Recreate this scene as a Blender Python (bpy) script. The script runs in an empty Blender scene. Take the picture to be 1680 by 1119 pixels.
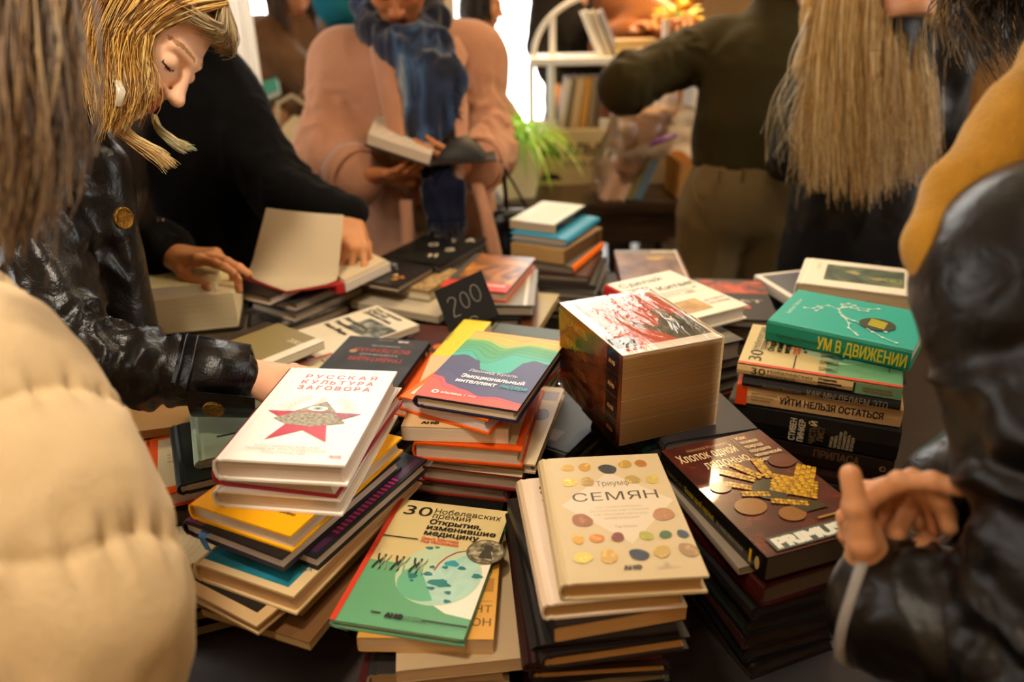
# A crowded second-hand book table: camera, light and exposure first, then the room, the books, the people.
import bpy, bmesh, math, random
import numpy as np
from mathutils import Vector, Matrix
from mathutils.geometry import delaunay_2d_cdt

SC = bpy.context.scene
COL = SC.collection
random.seed(7)
RNG = np.random.default_rng(7)

# ------------------------------------------------------------------ camera
CAM_H = 1.5
PITCH, ROLL = math.radians(24.3), math.radians(-1.04)
cam_d = bpy.data.cameras.new('camera')
cam = bpy.data.objects.new('camera', cam_d)
COL.objects.link(cam)
_f = Vector((0, math.cos(PITCH), -math.sin(PITCH)))
_r, _d = Vector((1, 0, 0)), Vector((0, -math.sin(PITCH), -math.cos(PITCH)))
_x = math.cos(ROLL) * _r - math.sin(ROLL) * _d
_y = -(math.sin(ROLL) * _r + math.cos(ROLL) * _d)
cam.matrix_world = Matrix((( _x.x, _y.x, -_f.x, 0), (_x.y, _y.y, -_f.y, 0), (_x.z, _y.z, -_f.z, CAM_H), (0, 0, 0, 1)))
cam_d.sensor_width = 36.0
cam_d.lens = 1306.0 * 36.0 / 1680.0
cam_d.clip_start = 0.02
cam_d.dof.use_dof = True
cam_d.dof.focus_distance = 1.0
cam_d.dof.aperture_fstop = 2.5
SC.camera = cam

# ------------------------------------------------------------------ exposure, world, lamps
vs = SC.view_settings
vs.view_transform = 'Standard'
vs.look = 'None'
vs.gamma = 1.0
vs.use_curve_mapping = False
vs.exposure = 0.0
SC.cycles.use_denoising = True
SC.cycles.max_bounces = 8
SC.cycles.sample_clamp_indirect = 4.0

world = bpy.data.worlds.new('daylight')
SC.world = world
world.use_nodes = True
_bg = world.node_tree.nodes['Background']
_bg.inputs[0].default_value = (1.0, 0.965, 0.90, 1)
_bg.inputs[1].default_value = 8.0

def lamp(name, kind, loc, target, power, color, size=0.3, spread=None, spot=None, blend=0.5):
    d = bpy.data.lights.new(name, kind)
    d.energy = power
    d.color = color
    if kind == 'AREA':
        d.shape = 'DISK'
        d.size = size
        if spread: d.spread = spread
    if kind == 'SPOT':
        d.shadow_soft_size = size
        d.spot_size = spot
        d.spot_blend = blend
    o = bpy.data.objects.new(name, d)
    COL.objects.link(o)
    o.location = loc
    o.rotation_euler = (Vector(target) - Vector(loc)).to_track_quat('-Z', 'Y').to_euler()
    return o

WARM = (1.0, 0.76, 0.47)
LAMP_KEY = lamp('key_lamp_light', 'SPOT', (-0.34, 0.18, 2.69), (-0.46, 1.08, 1.0), 108, (1.0, 0.86, 0.68), 0.12, None, math.radians(76), 1.0)
FILL_RIGHT = lamp('right_fill_light', 'SPOT', (0.75, 1.75, 2.69), (0.2, 1.55, 0.95), 36, (1.0, 0.80, 0.55), 0.12, None, math.radians(120), 1.0)  # added lamp out of view, brightens the bent face and right-hand books
LAMP_BACK = lamp('counter_lamp_light', 'SPOT', (0.9, 3.3, 2.69), (0.75, 3.2, 0.85), 260, (1.0, 0.70, 0.36), 0.12, None, math.radians(120), 1.0)
FILL_FRONT = lamp('front_fill_light', 'SPOT', (-0.35, -0.70, 2.69), (0.12, 1.15, 0.95), 34, (1.0, 0.80, 0.55), 0.12, None, math.radians(52), 1.0)  # fill added behind the camera to lift the front faces of the books

# ------------------------------------------------------------------ helpers: materials
_M = {}
def srgb(c):
    if isinstance(c, str):
        c = c.lstrip('#')
        c = [int(c[i:i + 2], 16) / 255 for i in (0, 2, 4)]
    return tuple((v / 12.92) if v <= 0.04045 else ((v + 0.055) / 1.055) ** 2.4 for v in c[:3])

def mat(color, rough=0.5, spec=0.5, metal=0.0, coat=0.0, sheen=0.0, name=None, var=0.0, vscale=40.0, bump=0.0, bscale=200.0, stretch=(1, 1, 1), trans=0.0, sss=0.0, alpha=1.0):
    """Plain procedural surface: colour with optional noise variation and noise bump."""
    key = (color, rough, spec, metal, coat, sheen, var, vscale, bump, bscale, stretch, trans, sss, alpha)
    if key in _M: return _M[key]
    m = bpy.data.materials.new(name or ('paint_' + str(color).strip('#')))
    m.use_nodes = True
    nt = m.node_tree
    b = nt.nodes['Principled BSDF']
    rgb = srgb(color)
    b.inputs['Base Color'].default_value = (*rgb, 1)
    b.inputs['Roughness'].default_value = rough
    b.inputs['Specular IOR Level'].default_value = spec
    b.inputs['Metallic'].default_value = metal
    b.inputs['Coat Weight'].default_value = coat
    b.inputs['Coat Roughness'].default_value = 0.12
    b.inputs['Sheen Weight'].default_value = sheen
    b.inputs['Sheen Roughness'].default_value = 0.4
    b.inputs['Transmission Weight'].default_value = trans
    b.inputs['Alpha'].default_value = alpha
    if sss:
        b.inputs['Subsurface Weight'].default_value = sss
        b.inputs['Subsurface Radius'].default_value = (0.012, 0.005, 0.003)
        b.inputs['Subsurface Scale'].default_value = 0.6
    if var or bump:
        tc = nt.nodes.new('ShaderNodeTexCoord')
        mp = nt.nodes.new('ShaderNodeMapping')
        mp.inputs['Scale'].default_value = stretch
        nt.links.new(tc.outputs['Object'], mp.inputs['Vector'])
    if var:
        n = nt.nodes.new('ShaderNodeTexNoise')
        n.inputs['Scale'].default_value = vscale
        n.inputs['Detail'].default_value = 5
        nt.links.new(mp.outputs[0], n.inputs['Vector'])
        r = nt.nodes.new('ShaderNodeValToRGB')
        r.color_ramp.elements[0].position = 0.3
        r.color_ramp.elements[1].position = 0.7
        r.color_ramp.elements[0].color = (*[v * (1 - var) for v in rgb], 1)
        r.color_ramp.elements[1].color = (*[min(1, v * (1 + var)) for v in rgb], 1)
        nt.links.new(n.outputs['Fac'], r.inputs[0])
        nt.links.new(r.outputs[0], b.inputs['Base Color'])
    if bump:
        n = nt.nodes.new('ShaderNodeTexNoise')
        n.inputs['Scale'].default_value = bscale
        n.inputs['Detail'].default_value = 4
        nt.links.new(mp.outputs[0], n.inputs['Vector'])
        bp = nt.nodes.new('ShaderNodeBump')
        bp.inputs['Strength'].default_value = bump
        bp.inputs['Distance'].default_value = 0.004
        nt.links.new(n.outputs['Fac'], bp.inputs['Height'])
        nt.links.new(bp.outputs[0], b.inputs['Normal'])
    _M[key] = m
    return m

def pages_mat(color):
    """Paper edges: fine horizontal lines of the single sheets."""
    key = ('pages', color)
    if key in _M: return _M[key]
    m = bpy.data.materials.new('paper_edges')
    m.use_nodes = True
    nt = m.node_tree
    b = nt.nodes['Principled BSDF']
    b.inputs['Roughness'].default_value = 0.9
    b.inputs['Specular IOR Level'].default_value = 0.15
    tc = nt.nodes.new('ShaderNodeTexCoord')
    mp = nt.nodes.new('ShaderNodeMapping')
    mp.inputs['Scale'].default_value = (3, 3, 900)
    nt.links.new(tc.outputs['Object'], mp.inputs[0])
    n = nt.nodes.new('ShaderNodeTexNoise')
    n.inputs['Scale'].default_value = 1.0
    n.inputs['Detail'].default_value = 3
    nt.links.new(mp.outputs[0], n.inputs['Vector'])
    r = nt.nodes.new('ShaderNodeValToRGB')
    rgb = srgb(color)
    r.color_ramp.elements[0].position = 0.3
    r.color_ramp.elements[1].position = 0.65
    r.color_ramp.elements[0].color = (*[v * 0.80 for v in rgb], 1)
    r.color_ramp.elements[1].color = (*rgb, 1)
    nt.links.new(n.outputs['Fac'], r.inputs[0])
    nt.links.new(r.outputs[0], b.inputs['Base Color'])
    bp = nt.nodes.new('ShaderNodeBump')
    bp.inputs['Strength'].default_value = 0.25
    bp.inputs['Distance'].default_value = 0.001
    nt.links.new(n.outputs['Fac'], bp.inputs['Height'])
    nt.links.new(bp.outputs[0], b.inputs['Normal'])
    _M[key] = m
    return m

def picture_mat(name, cols, scale=6.0, rough=0.35, coat=0.0, detail=4.0, distortion=0.6, wave=False):
    """A printed picture: blotches of the given colours (list of (position, colour))."""
    m = bpy.data.materials.new(name)
    m.use_nodes = True
    nt = m.node_tree
    b = nt.nodes['Principled BSDF']
    b.inputs['Roughness'].default_value = rough
    b.inputs['Coat Weight'].default_value = coat
    tc = nt.nodes.new('ShaderNodeTexCoord')
    n = nt.nodes.new('ShaderNodeTexNoise')
    n.inputs['Scale'].default_value = scale
    n.inputs['Detail'].default_value = detail
    n.inputs['Distortion'].default_value = distortion
    nt.links.new(tc.outputs['Object'], n.inputs['Vector'])
    r = nt.nodes.new('ShaderNodeValToRGB')
    e = r.color_ramp.elements
    while len(e) < len(cols): e.new(0.5)
    for el, (p, c) in zip(e, cols):
        el.position = p
        el.color = (*srgb(c), 1)
    nt.links.new(n.outputs['Fac'], r.inputs[0])
    nt.links.new(r.outputs[0], b.inputs['Base Color'])
    return m

# ------------------------------------------------------------------ helpers: objects
def tag(o, label=None, cat=None, group=None, kind=None):
    if label: o['label'] = label
    if cat: o['category'] = cat
    if group: o['group'] = group
    if kind: o['kind'] = kind
    return o

def empty(name, loc=(0, 0, 0), rotz=0.0, label=None, cat=None, group=None):
    o = bpy.data.objects.new(name, None)
    COL.objects.link(o)
    o.location = loc
    o.rotation_euler = (0, 0, rotz)
    o.empty_display_size = 0.05
    return tag(o, label, cat, group)

def link_mesh(name, me, parent=None):
    o = bpy.data.objects.new(name, me)
    COL.objects.link(o)
    if parent: o.parent = parent
    return o

class MB:
    """Collects verts / faces with materials, then links them as one mesh object."""
    def __init__(s):
        s.v, s.f, s.mi, s.mats, s.smooth = [], [], [], [], []
    def slot(s, m):
        if m not in s.mats: s.mats.append(m)
        return s.mats.index(m)
    def add(s, vs, fs, m, M=None, smooth=False):
        o = len(s.v)
        i = s.slot(m)
        if M is not None: vs = [M @ Vector(v) for v in vs]
        s.v += [tuple(v) for v in vs]
        s.f += [tuple(a + o for a in f) for f in fs]
        s.mi += [i] * len(fs)
        s.smooth += [smooth] * len(fs)
        return s
    def box(s, lo, hi, m, M=None, bevel=0.0):
        if bevel:
            bm = bmesh.new()
            bmesh.ops.create_cube(bm, size=1)
            for v in bm.verts:
                v.co = Vector([(lo[k] + hi[k]) / 2 + v.co[k] * (hi[k] - lo[k]) for k in range(3)])
            bmesh.ops.bevel(bm, geom=bm.edges[:], offset=bevel, segments=2, affect='EDGES', profile=0.7)
            bm.verts.index_update()
            s.add([v.co.copy() for v in bm.verts], [[v.index for v in f.verts] for f in bm.faces], m, M)
            bm.free()
            return s
        x0, y0, z0 = lo; x1, y1, z1 = hi
        vs = [(x0, y0, z0), (x1, y0, z0), (x1, y1, z0), (x0, y1, z0), (x0, y0, z1), (x1, y0, z1), (x1, y1, z1), (x0, y1, z1)]
        return s.add(vs, [(3, 2, 1, 0), (4, 5, 6, 7), (0, 1, 5, 4), (1, 2, 6, 5), (2, 3, 7, 6), (3, 0, 4, 7)], m, M)
    def tube(s, pts, rad, m, seg=8, cap=True, smooth=True, flat=None):
        """Tube along pts, radius per point; flat=(scale along side, scale along up)."""
        pts = [Vector(p) for p in pts]
        if not hasattr(rad, '__len__'): rad = [rad] * len(pts)
        vs, fs = [], []
        t0 = (pts[1] - pts[0]).normalized()
        up = Vector((0, 0, 1)) if abs(t0.z) < 0.9 else Vector((0, 1, 0))
        side = t0.cross(up).normalized()
        for i, p in enumerate(pts):
            t = (pts[min(i + 1, len(pts) - 1)] - pts[max(i - 1, 0)]).normalized()
            side = (side - t * side.dot(t)).normalized()
            u = side.cross(t)
            for k in range(seg):
                a = 2 * math.pi * k / seg
                ca, sa = math.cos(a), math.sin(a)
                if flat: ca *= flat[0]; sa *= flat[1]
                vs.append(p + (side * ca + u * sa) * rad[i])
        for i in range(len(pts) - 1):
            for k in range(seg):
                a, b = i * seg + k, i * seg + (k + 1) % seg
                fs.append((a, b, b + seg, a + seg))
        if cap:
            fs.append(tuple(reversed(range(seg))))
            fs.append(tuple(range((len(pts) - 1) * seg, len(pts) * seg)))
        return s.add(vs, fs, m, None, smooth)
    def lathe(s, prof, m, seg=32, M=None, smooth=True):
        vs, fs = [], []
        for r, z in prof:
            for k in range(seg):
                a = 2 * math.pi * k / seg
                vs.append((r * math.cos(a), r * math.sin(a), z))
        for i in range(len(prof) - 1):
            for k in range(seg):
                a, b = i * seg + k, i * seg + (k + 1) % seg
                fs.append((a, b, b + seg, a + seg))
        return s.add(vs, fs, m, M, smooth)
    def disc(s, c, r, m, seg=24, nrm='z', M=None, ry=None):
        ry = ry or r
        vs = [(c[0] + r * math.cos(2 * math.pi * k / seg), c[1] + ry * math.sin(2 * math.pi * k / seg), c[2]) for k in range(seg)]
        return s.add(vs, [tuple(range(seg))], m, M)
    def build(s, name, parent=None):
        me = bpy.data.meshes.new(name)
        me.from_pydata(s.v, [], s.f)
        for m in s.mats: me.materials.append(m)
        me.polygons.foreach_set('material_index', s.mi)
        me.polygons.foreach_set('use_smooth', s.smooth)
        me.update()
        return link_mesh(name, me, parent)

def np_mesh(name, V, F, m, parent=None, smooth=True):
    me = bpy.data.meshes.new(name)
    me.from_pydata(V.tolist() if hasattr(V, 'tolist') else V, [], F.tolist() if hasattr(F, 'tolist') else F)
    if m: me.materials.append(m)
    if smooth: me.polygons.foreach_set('use_smooth', [True] * len(me.polygons))
    me.update()
    return link_mesh(name, me, parent)

# ------------------------------------------------------------------ helpers: lettering
_T = {}
def glyphs(text):
    """Filled outlines of a text in the built-in font, size 1: (verts, faces, width, x-offset)."""
    if text in _T: return _T[text]
    cu = bpy.data.curves.new('lettering', 'FONT')
    cu.body = text
    cu.size = 1
    cu.fill_mode = 'NONE'
    cu.resolution_u = 3
    ob = bpy.data.objects.new('lettering', cu)
    COL.objects.link(ob)
    dg = bpy.context.evaluated_depsgraph_get()
    me = bpy.data.meshes.new_from_object(ob.evaluated_get(dg))
    bpy.data.objects.remove(ob)
    V = [v.co.to_2d() for v in me.vertices]
    E = [tuple(e.vertices) for e in me.edges]
    bpy.data.meshes.remove(me)
    if not V:
        _T[text] = ([], [], 0, 0)
        return _T[text]
    vo, eo, fo, _, _, _ = delaunay_2d_cdt(V, E, [], 0, 1e-6)
    A = np.array([V[a] for a, b in E]); B = np.array([V[b] for a, b in E])
    keep = []
    for f in fo:
        cx = sum(vo[i].x for i in f) / len(f); cy = sum(vo[i].y for i in f) / len(f)
        up = (A[:, 1] <= cy) & (B[:, 1] > cy); dn = (A[:, 1] > cy) & (B[:, 1] <= cy)
        cr = (B[:, 0] - A[:, 0]) * (cy - A[:, 1]) - (cx - A[:, 0]) * (B[:, 1] - A[:, 1])
        if np.sum(up & (cr > 0)) != np.sum(dn & (cr < 0)): keep.append(tuple(f))
    xs = [v.x for v in vo]
    _T[text] = ([(v.x, v.y) for v in vo], keep, max(xs) - min(xs), min(xs))
    return _T[text]

class Art:
    """Flat print on a surface: 2-D shapes mapped by fn(u, v, layer) -> local point; u, v in metres."""
    def __init__(s, mb, fn, rough=0.45, coat=0.0):
        s.mb, s.fn, s.n, s.rough, s.coat = mb, fn, 0, rough, coat
    def _m(s, c): return c if isinstance(c, bpy.types.Material) else mat(c, s.rough, 0.5, 0, s.coat)
    def poly(s, pts, c):
        s.n += 1
        s.mb.add([s.fn(u, v, s.n) for u, v in pts], [tuple(range(len(pts)))], s._m(c))
        return s
    def rect(s, u0, v0, u1, v1, c): return s.poly([(u0, v0), (u1, v0), (u1, v1), (u0, v1)], c)
    def circ(s, u, v, r, c, ry=None, seg=20, wob=0.0, a0=0.0, a1=2 * math.pi, rot=0.0):
        ry = ry or r
        full = a1 - a0 > 6.28
        n = seg if full else seg + 1
        P = []
        for k in range(n):
            a = a0 + (a1 - a0) * k / seg
            q = 1 + wob * math.sin(3 * a + u * 900) + wob * 0.6 * math.sin(5 * a + v * 700)
            x, y = r * q * math.cos(a), ry * q * math.sin(a)
            P.append((u + x * math.cos(rot) - y * math.sin(rot), v + x * math.sin(rot) + y * math.cos(rot)))
        return s.poly(P, c)
    def line(s, pts, w, c):
        s.n += 1
        for (a, b), (p, q) in zip(pts[:-1], pts[1:]):
            d = math.hypot(p - a, q - b) or 1e-6
            nx, ny = -(q - b) / d * w / 2, (p - a) / d * w / 2
            s.mb.add([s.fn(*t, s.n) for t in ((a + nx, b + ny), (a - nx, b - ny), (p - nx, q - ny), (p + nx, q + ny))], [(0, 1, 2, 3)], s._m(c))
        return s
    def text(s, t, u, v, size, c, align='L', bold=0.0, sx=1.0, track=0.0, rot=0.0, width=None, shear=0.0):
        """Baseline start (or centre / right end) at u, v; size = cap height-ish in metres; bold in em."""
        s.n += 1
        chunks = []
        x = 0.0
        if track:
            for ch in t:
                if ch == ' ': x += 0.3 + track; continue
                g = glyphs(ch)
                chunks.append((g, x - g[3])); x += g[2] + track + 0.06
            W = x - track - 0.06
        else:
            g = glyphs(t)
            chunks.append((g, -g[3])); W = g[2]
        k = size / 0.70
        if width: sx = width / (W * k)
        off = {'L': 0, 'C': -W / 2, 'R': -W}[align]
        ca, sa = math.cos(rot), math.sin(rot)
        stamps = [(0, 0)] if not bold else [(-bold, -bold * .6), (bold, -bold * .6), (bold, bold * .6), (-bold, bold * .6), (0, 0)]
        m = s._m(c)
        for g, gx in chunks:
            for q_, (bx, by) in enumerate(stamps):
                P = []
                lay = s.n + q_
                for px, py in g[0]:
                    X = (px + gx + off + bx + shear * py) * k * sx; Y = (py + by) * k
                    P.append(s.fn(u + X * ca - Y * sa, v + X * sa + Y * ca, lay))
                s.mb.add(P, g[1], m)
        s.n += len(stamps) - 1
        return s
# ------------------------------------------------------------------ room shell
TABLE_Z = 0.755
def dark_wood(name, c0, c1, scale=(1, 14, 14), rough=0.35):
    m = bpy.data.materials.new(name)
    m.use_nodes = True
    nt = m.node_tree
    b = nt.nodes['Principled BSDF']
    b.inputs['Roughness'].default_value = rough
    tc = nt.nodes.new('ShaderNodeTexCoord')
    mp = nt.nodes.new('ShaderNodeMapping')
    mp.inputs['Scale'].default_value = scale
    n = nt.nodes.new('ShaderNodeTexNoise')
    n.inputs['Scale'].default_value = 3
    n.inputs['Detail'].default_value = 8
    r = nt.nodes.new('ShaderNodeValToRGB')
    r.color_ramp.elements[0].position = 0.35
    r.color_ramp.elements[1].position = 0.7
    r.color_ramp.elements[0].color = (*srgb(c0), 1)
    r.color_ramp.elements[1].color = (*srgb(c1), 1)
    nt.links.new(tc.outputs['Object'], mp.inputs[0])
    nt.links.new(mp.outputs[0], n.inputs['Vector'])
    nt.links.new(n.outputs['Fac'], r.inputs[0])
    nt.links.new(r.outputs[0], b.inputs['Base Color'])
    return m

WALL = mat('c9a878', 0.85, 0.3, var=0.06, vscale=3)
CEIL = mat('cdb795', 0.9, 0.2)
FLOOR = dark_wood('floor_boards', '1d130c', '3a2616', (10, 1, 1), 0.4)
WHITE = mat('e9e2d2', 0.5, 0.4)
X0, X1, Y0, Y1, HT = -3.2, 3.4, -1.6, 6.0, 4.6
WT = 4.30           # head of the tall back windows
def struct(name, mb): return tag(mb.build(name), kind='structure')
struct('floor', MB().box((X0, Y0, -0.1), (X1, Y1, 0), FLOOR))
struct('ceiling', MB().box((X0 - .2, Y0 - .2, HT), (X1 + .2, Y1 + .3, HT + .1), CEIL))
LW = (-0.2, 1.8)          # window opening in the left wall
struct('wall_left', MB().box((X0 - .15, Y0, 0), (X0, LW[0], HT), WALL).box((X0 - .15, LW[1], 0), (X0, Y1, HT), WALL).box((X0 - .15, LW[0], 0), (X0, LW[1], .8), WALL).box((X0 - .15, LW[0], 2.75), (X0, LW[1], HT), WALL))
struct('wall_front', MB().box((X0 - .15, Y0 - .15, 0), (X1 + .15, Y0, HT), WALL))
# right wall
RW = (0.80, 1.80)         # unseen opening added in the right wall for side light on the faces
struct('wall_right', MB().box((X1, Y0, 0), (X1 + .15, RW[0], HT), WALL).box((X1, RW[1], 0), (X1 + .15, Y1, HT), WALL).box((X1, RW[0], 0), (X1 + .15, RW[1], .7), WALL).box((X1, RW[0], 3.0), (X1 + .15, RW[1], HT), WALL))
# back wall with two tall windows
WIN = [(-2.45, -0.66), (-0.42, 1.10)]
wb = MB()
xs = [X0 - .15] + [v for w in WIN for v in w] + [X1 + .15]
for i in range(0, len(xs), 2): wb.box((xs[i], Y1, 0), (xs[i + 1], Y1 + .25, HT), WALL)
for a, b in WIN:
    wb.box((a, Y1, 0), (b, Y1 + .25, 0.28), WALL)
    wb.box((a, Y1, WT), (b, Y1 + .25, HT), WALL)
struct('wall_back', wb)
GLASS = bpy.data.materials.new('window_glass')
GLASS.use_nodes = True
_nt = GLASS.node_tree
_nt.nodes.remove(_nt.nodes['Principled BSDF'])
_tr = _nt.nodes.new('ShaderNodeBsdfTransparent'); _gl = _nt.nodes.new('ShaderNodeBsdfGlossy'); _mx = _nt.nodes.new('ShaderNodeMixShader')
_gl.inputs['Roughness'].default_value = 0.02
_mx.inputs[0].default_value = 0.05
_nt.links.new(_tr.outputs[0], _mx.inputs[1]); _nt.links.new(_gl.outputs[0], _mx.inputs[2]); _nt.links.new(_mx.outputs[0], _nt.nodes['Material Output'].inputs[0])
for i, (a, b) in enumerate(WIN):
    f = MB()
    y0, y1 = Y1 + .10, Y1 + .16
    for x in (a, b - .06): f.box((x, y0, 0.28), (x + .06, y1, WT), WHITE)
    for z in (0.28, WT - .06): f.box((a + .06, y0, z), (b - .06, y1, z + .06), WHITE)
    f.box((a + .06, y0 + .01, 1.95), (b - .06, y1 - .01, 1.99), WHITE)
    w = struct('window_%d' % (i + 1), f)
    MB().box((a + .06, y0 + .025, 0.34), (b - .06, y0 + .031, WT - .06), GLASS).build('glass_pane', w)
f = MB()
for y in (LW[0], (LW[0] + LW[1]) / 2 - .03, LW[1] - .06): f.box((X0 - .10, y, .8), (X0 - .04, y + .06, 2.75), WHITE)
for z in (.8, 2.69): f.box((X0 - .09, LW[0] + .06, z), (X0 - .05, LW[1] - .06, z + .06), WHITE)
w = struct('window_3', f)
f = MB()
for y in (RW[0], RW[1] - .06): f.box((X1 + .04, y, .7), (X1 + .10, y + .06, 3.0), WHITE)
for z in (.7, 2.94): f.box((X1 + .05, RW[0] + .06, z), (X1 + .09, RW[1] - .06, z + .06), WHITE)
w4 = struct('window_4', f)  # added window, lets daylight in from the right
MB().box((X1 + .065, RW[0] + .06, .76), (X1 + .070, RW[1] - .06, 2.94), GLASS).build('glass_pane', w4)
MB().box((X0 - .075, LW[0] + .06, .86), (X0 - .070, LW[1] - .06, 2.69), GLASS).build('glass_pane', w)
DRAPE = bpy.data.materials.new('sheer_drape')
DRAPE.use_nodes = True
_nt = DRAPE.node_tree; _nt.nodes.remove(_nt.nodes['Principled BSDF'])
_a = _nt.nodes.new('ShaderNodeBsdfTranslucent'); _b2 = _nt.nodes.new('ShaderNodeBsdfDiffuse'); _mx = _nt.nodes.new('ShaderNodeMixShader')
_a.inputs['Color'].default_value = (.95, .90, .80, 1); _b2.inputs['Color'].default_value = (.93, .88, .78, 1); _mx.inputs[0].default_value = .3
_nt.links.new(_a.outputs[0], _mx.inputs[1]); _nt.links.new(_b2.outputs[0], _mx.inputs[2]); _nt.links.new(_mx.outputs[0], _nt.nodes['Material Output'].inputs[0])
def drape(x0, x1, y, label, amp=.012, waves=5):
    r = empty('curtain', ((x0 + x1) / 2, y, 0), 0, label, 'curtain')
    vs, fs = [], []
    n = 48
    for z in (.02, 3.03):
        for k in range(n + 1):
            s = k / n
            vs.append(((s - .5) * (x1 - x0), amp * math.sin(s * 2 * math.pi * waves), z))
    fs = [(k, k + 1, n + 2 + k, n + 1 + k) for k in range(n)]
    MB().add(vs, fs, DRAPE, None, True).build('drape', r)
    MB().tube([((x0 - x1) / 2 - .03, 0, 3.05), ((x1 - x0) / 2 + .03, 0, 3.05)], .012, mat('6b4b22', .35, .5, .8), 10).tube([(0, 0, 3.05), (0, 0, HT)], .008, mat('6b4b22', .35, .5, .8), 8).build('rail', r)
drape(-.985, -.800, 2.72, 'narrow backlit white curtain panel behind the black sweater')

# ceiling lamps that give the warm light; far right and rear ones added as fill
def pendant(x, y, label):
    r = empty('pendant_lamp', (x, y, 2.70), 0, label, 'lamp', 'pendant lamps over the tables')
    brass = mat('6b4b22', 0.35, 0.5, 0.8)
    MB().lathe([(0.005, 0.17), (0.03, 0.165), (0.05, 0.13), (0.15, 0.03), (0.155, 0.025), (0.148, 0.025), (0.045, 0.12), (0.005, 0.15)], brass, 32).build('lamp_shade', r)
    MB().tube([(0, 0, .165), (0, 0, HT - 2.70)], 0.004, mat('101010', .6)).build('cord', r)
    bm_ = bpy.data.materials.get('bulb_glow')
    if not bm_:
        bm_ = bpy.data.materials.new('bulb_glow'); bm_.use_nodes = True
        p = bm_.node_tree.nodes['Principled BSDF']
        p.inputs['Emission Color'].default_value = (1, .72, .4, 1); p.inputs['Emission Strength'].default_value = 12
    MB().lathe([(0.001, 0.045), (0.022, 0.05), (0.03, 0.075), (0.02, 0.1), (0.014, 0.125), (0.001, 0.13)], bm_, 16).build('bulb', r)
    return r
pendant(-0.34, 0.18, 'brass pendant lamp hanging above the near edge of the round book table')
pendant(0.75, 1.75, 'added unseen fill lamp, brass pendant above the far right of the round book table')
pendant(0.9, 3.3, 'brass pendant lamp hanging above the long back counter')
pendant(-0.35, -0.70, 'added unseen fill lamp, brass pendant behind the viewer')

# ------------------------------------------------------------------ the round table
TABLE_WOOD = dark_wood('table_wood', '120b07', '2a190e', (2, 20, 20), 0.5)
tb = empty('round_table', (0.10, 1.25, 0), 0, 'dark wooden round table covered with stacks of books', 'table')
MB().lathe([(0.001, TABLE_Z - .035), (0.84, TABLE_Z - .035), (0.87, TABLE_Z - .028), (0.875, TABLE_Z - .008), (0.868, TABLE_Z), (0.001, TABLE_Z)], TABLE_WOOD, 96).build('tabletop', tb)
MB().lathe([(0.05, .06), (0.05, .2), (0.085, .3), (0.06, .5), (0.05, .62), (0.12, .70), (0.2, TABLE_Z - .035)], TABLE_WOOD, 32).build('pedestal', tb)
for k in range(4):
    a = math.pi / 4 + k * math.pi / 2
    ca, sa = math.cos(a), math.sin(a)
    MB().tube([(ca * .03, sa * .03, .16), (ca * .2, sa * .2, .12), (ca * .42, sa * .42, .05), (ca * .5, sa * .5, .03)], [.035, .032, .03, .03], TABLE_WOOD, 10).build('leg', tb)

# ------------------------------------------------------------------ books
PAPER = 'd9cdb4'
BOOKS = []          # [root, width, length, thickness, how freely it may be pushed aside]
def settle(rounds=240):
    """Push books that would run into each other apart, the hidden lower ones first."""
    n = len(BOOKS)
    def corners(b):
        o, w, l = b[0], b[1] * b[0].scale.x, b[2] * b[0].scale.y
        c, s = math.cos(o.rotation_euler.z), math.sin(o.rotation_euler.z)
        return [(o.location.x + c * x - s * y, o.location.y + s * x + c * y) for x, y in ((-w / 2, -l / 2), (w / 2, -l / 2), (w / 2, l / 2), (-w / 2, l / 2))]
    pairs = [(i, j) for i in range(n) for j in range(i) if min(BOOKS[i][0].location.z + BOOKS[i][3], BOOKS[j][0].location.z + BOOKS[j][3]) - max(BOOKS[i][0].location.z, BOOKS[j][0].location.z) > .0008
             and math.hypot(BOOKS[i][0].location.x - BOOKS[j][0].location.x, BOOKS[i][0].location.y - BOOKS[j][0].location.y) < .4]
    for it in range(rounds):
        worst = 0
        for i, j in pairs:
            A, B = BOOKS[i], BOOKS[j]
            tot = A[4] + B[4]
            if tot == 0: continue
            P, Q = corners(A), corners(B)
            best, bn = 9, None
            for R in (P, Q):
                for k in range(4):
                    a, b = R[k], R[(k + 1) % 4]
                    nx, ny = b[1] - a[1], a[0] - b[0]
                    d = math.hypot(nx, ny); nx /= d; ny /= d
                    p = [x * nx + y * ny for x, y in P]; q = [x * nx + y * ny for x, y in Q]
                    ov = min(max(p) - min(q), max(q) - min(p))
                    if ov < best: best, bn = ov, (nx, ny)
                if best <= 0: break
            if best <= 0: continue
            best += .0008
            worst = max(worst, best)
            dx, dy = A[0].location.x - B[0].location.x, A[0].location.y - B[0].location.y
            sg = 1 if dx * bn[0] + dy * bn[1] > 0 else -1
            ka, kb = A[4] / tot, B[4] / tot
            st = best * .5
            A[0].location.x += sg * bn[0] * st * ka; A[0].location.y += sg * bn[1] * st * ka
            B[0].location.x -= sg * bn[0] * st * kb; B[0].location.y -= sg * bn[1] * st * kb
            for X in (A, B):
                if X[4] >= 1 and best > .004 and X[0].scale.x > .62 and it % 3 == 2:
                    X[0].scale.x *= .985; X[0].scale.y *= .985
        for b in BOOKS:                      # stay on the table
            if b[4] == 0: continue
            m = max(math.hypot(x - .10, y - 1.25) for x, y in corners(b))
            if m > .86:
                k = (m - .86) / max(1e-6, math.hypot(b[0].location.x - .10, b[0].location.y - 1.25))
                b[0].location.x -= (b[0].location.x - .10) * k; b[0].location.y -= (b[0].location.y - 1.25) * k
        if worst < .001: break
    return worst
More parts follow.
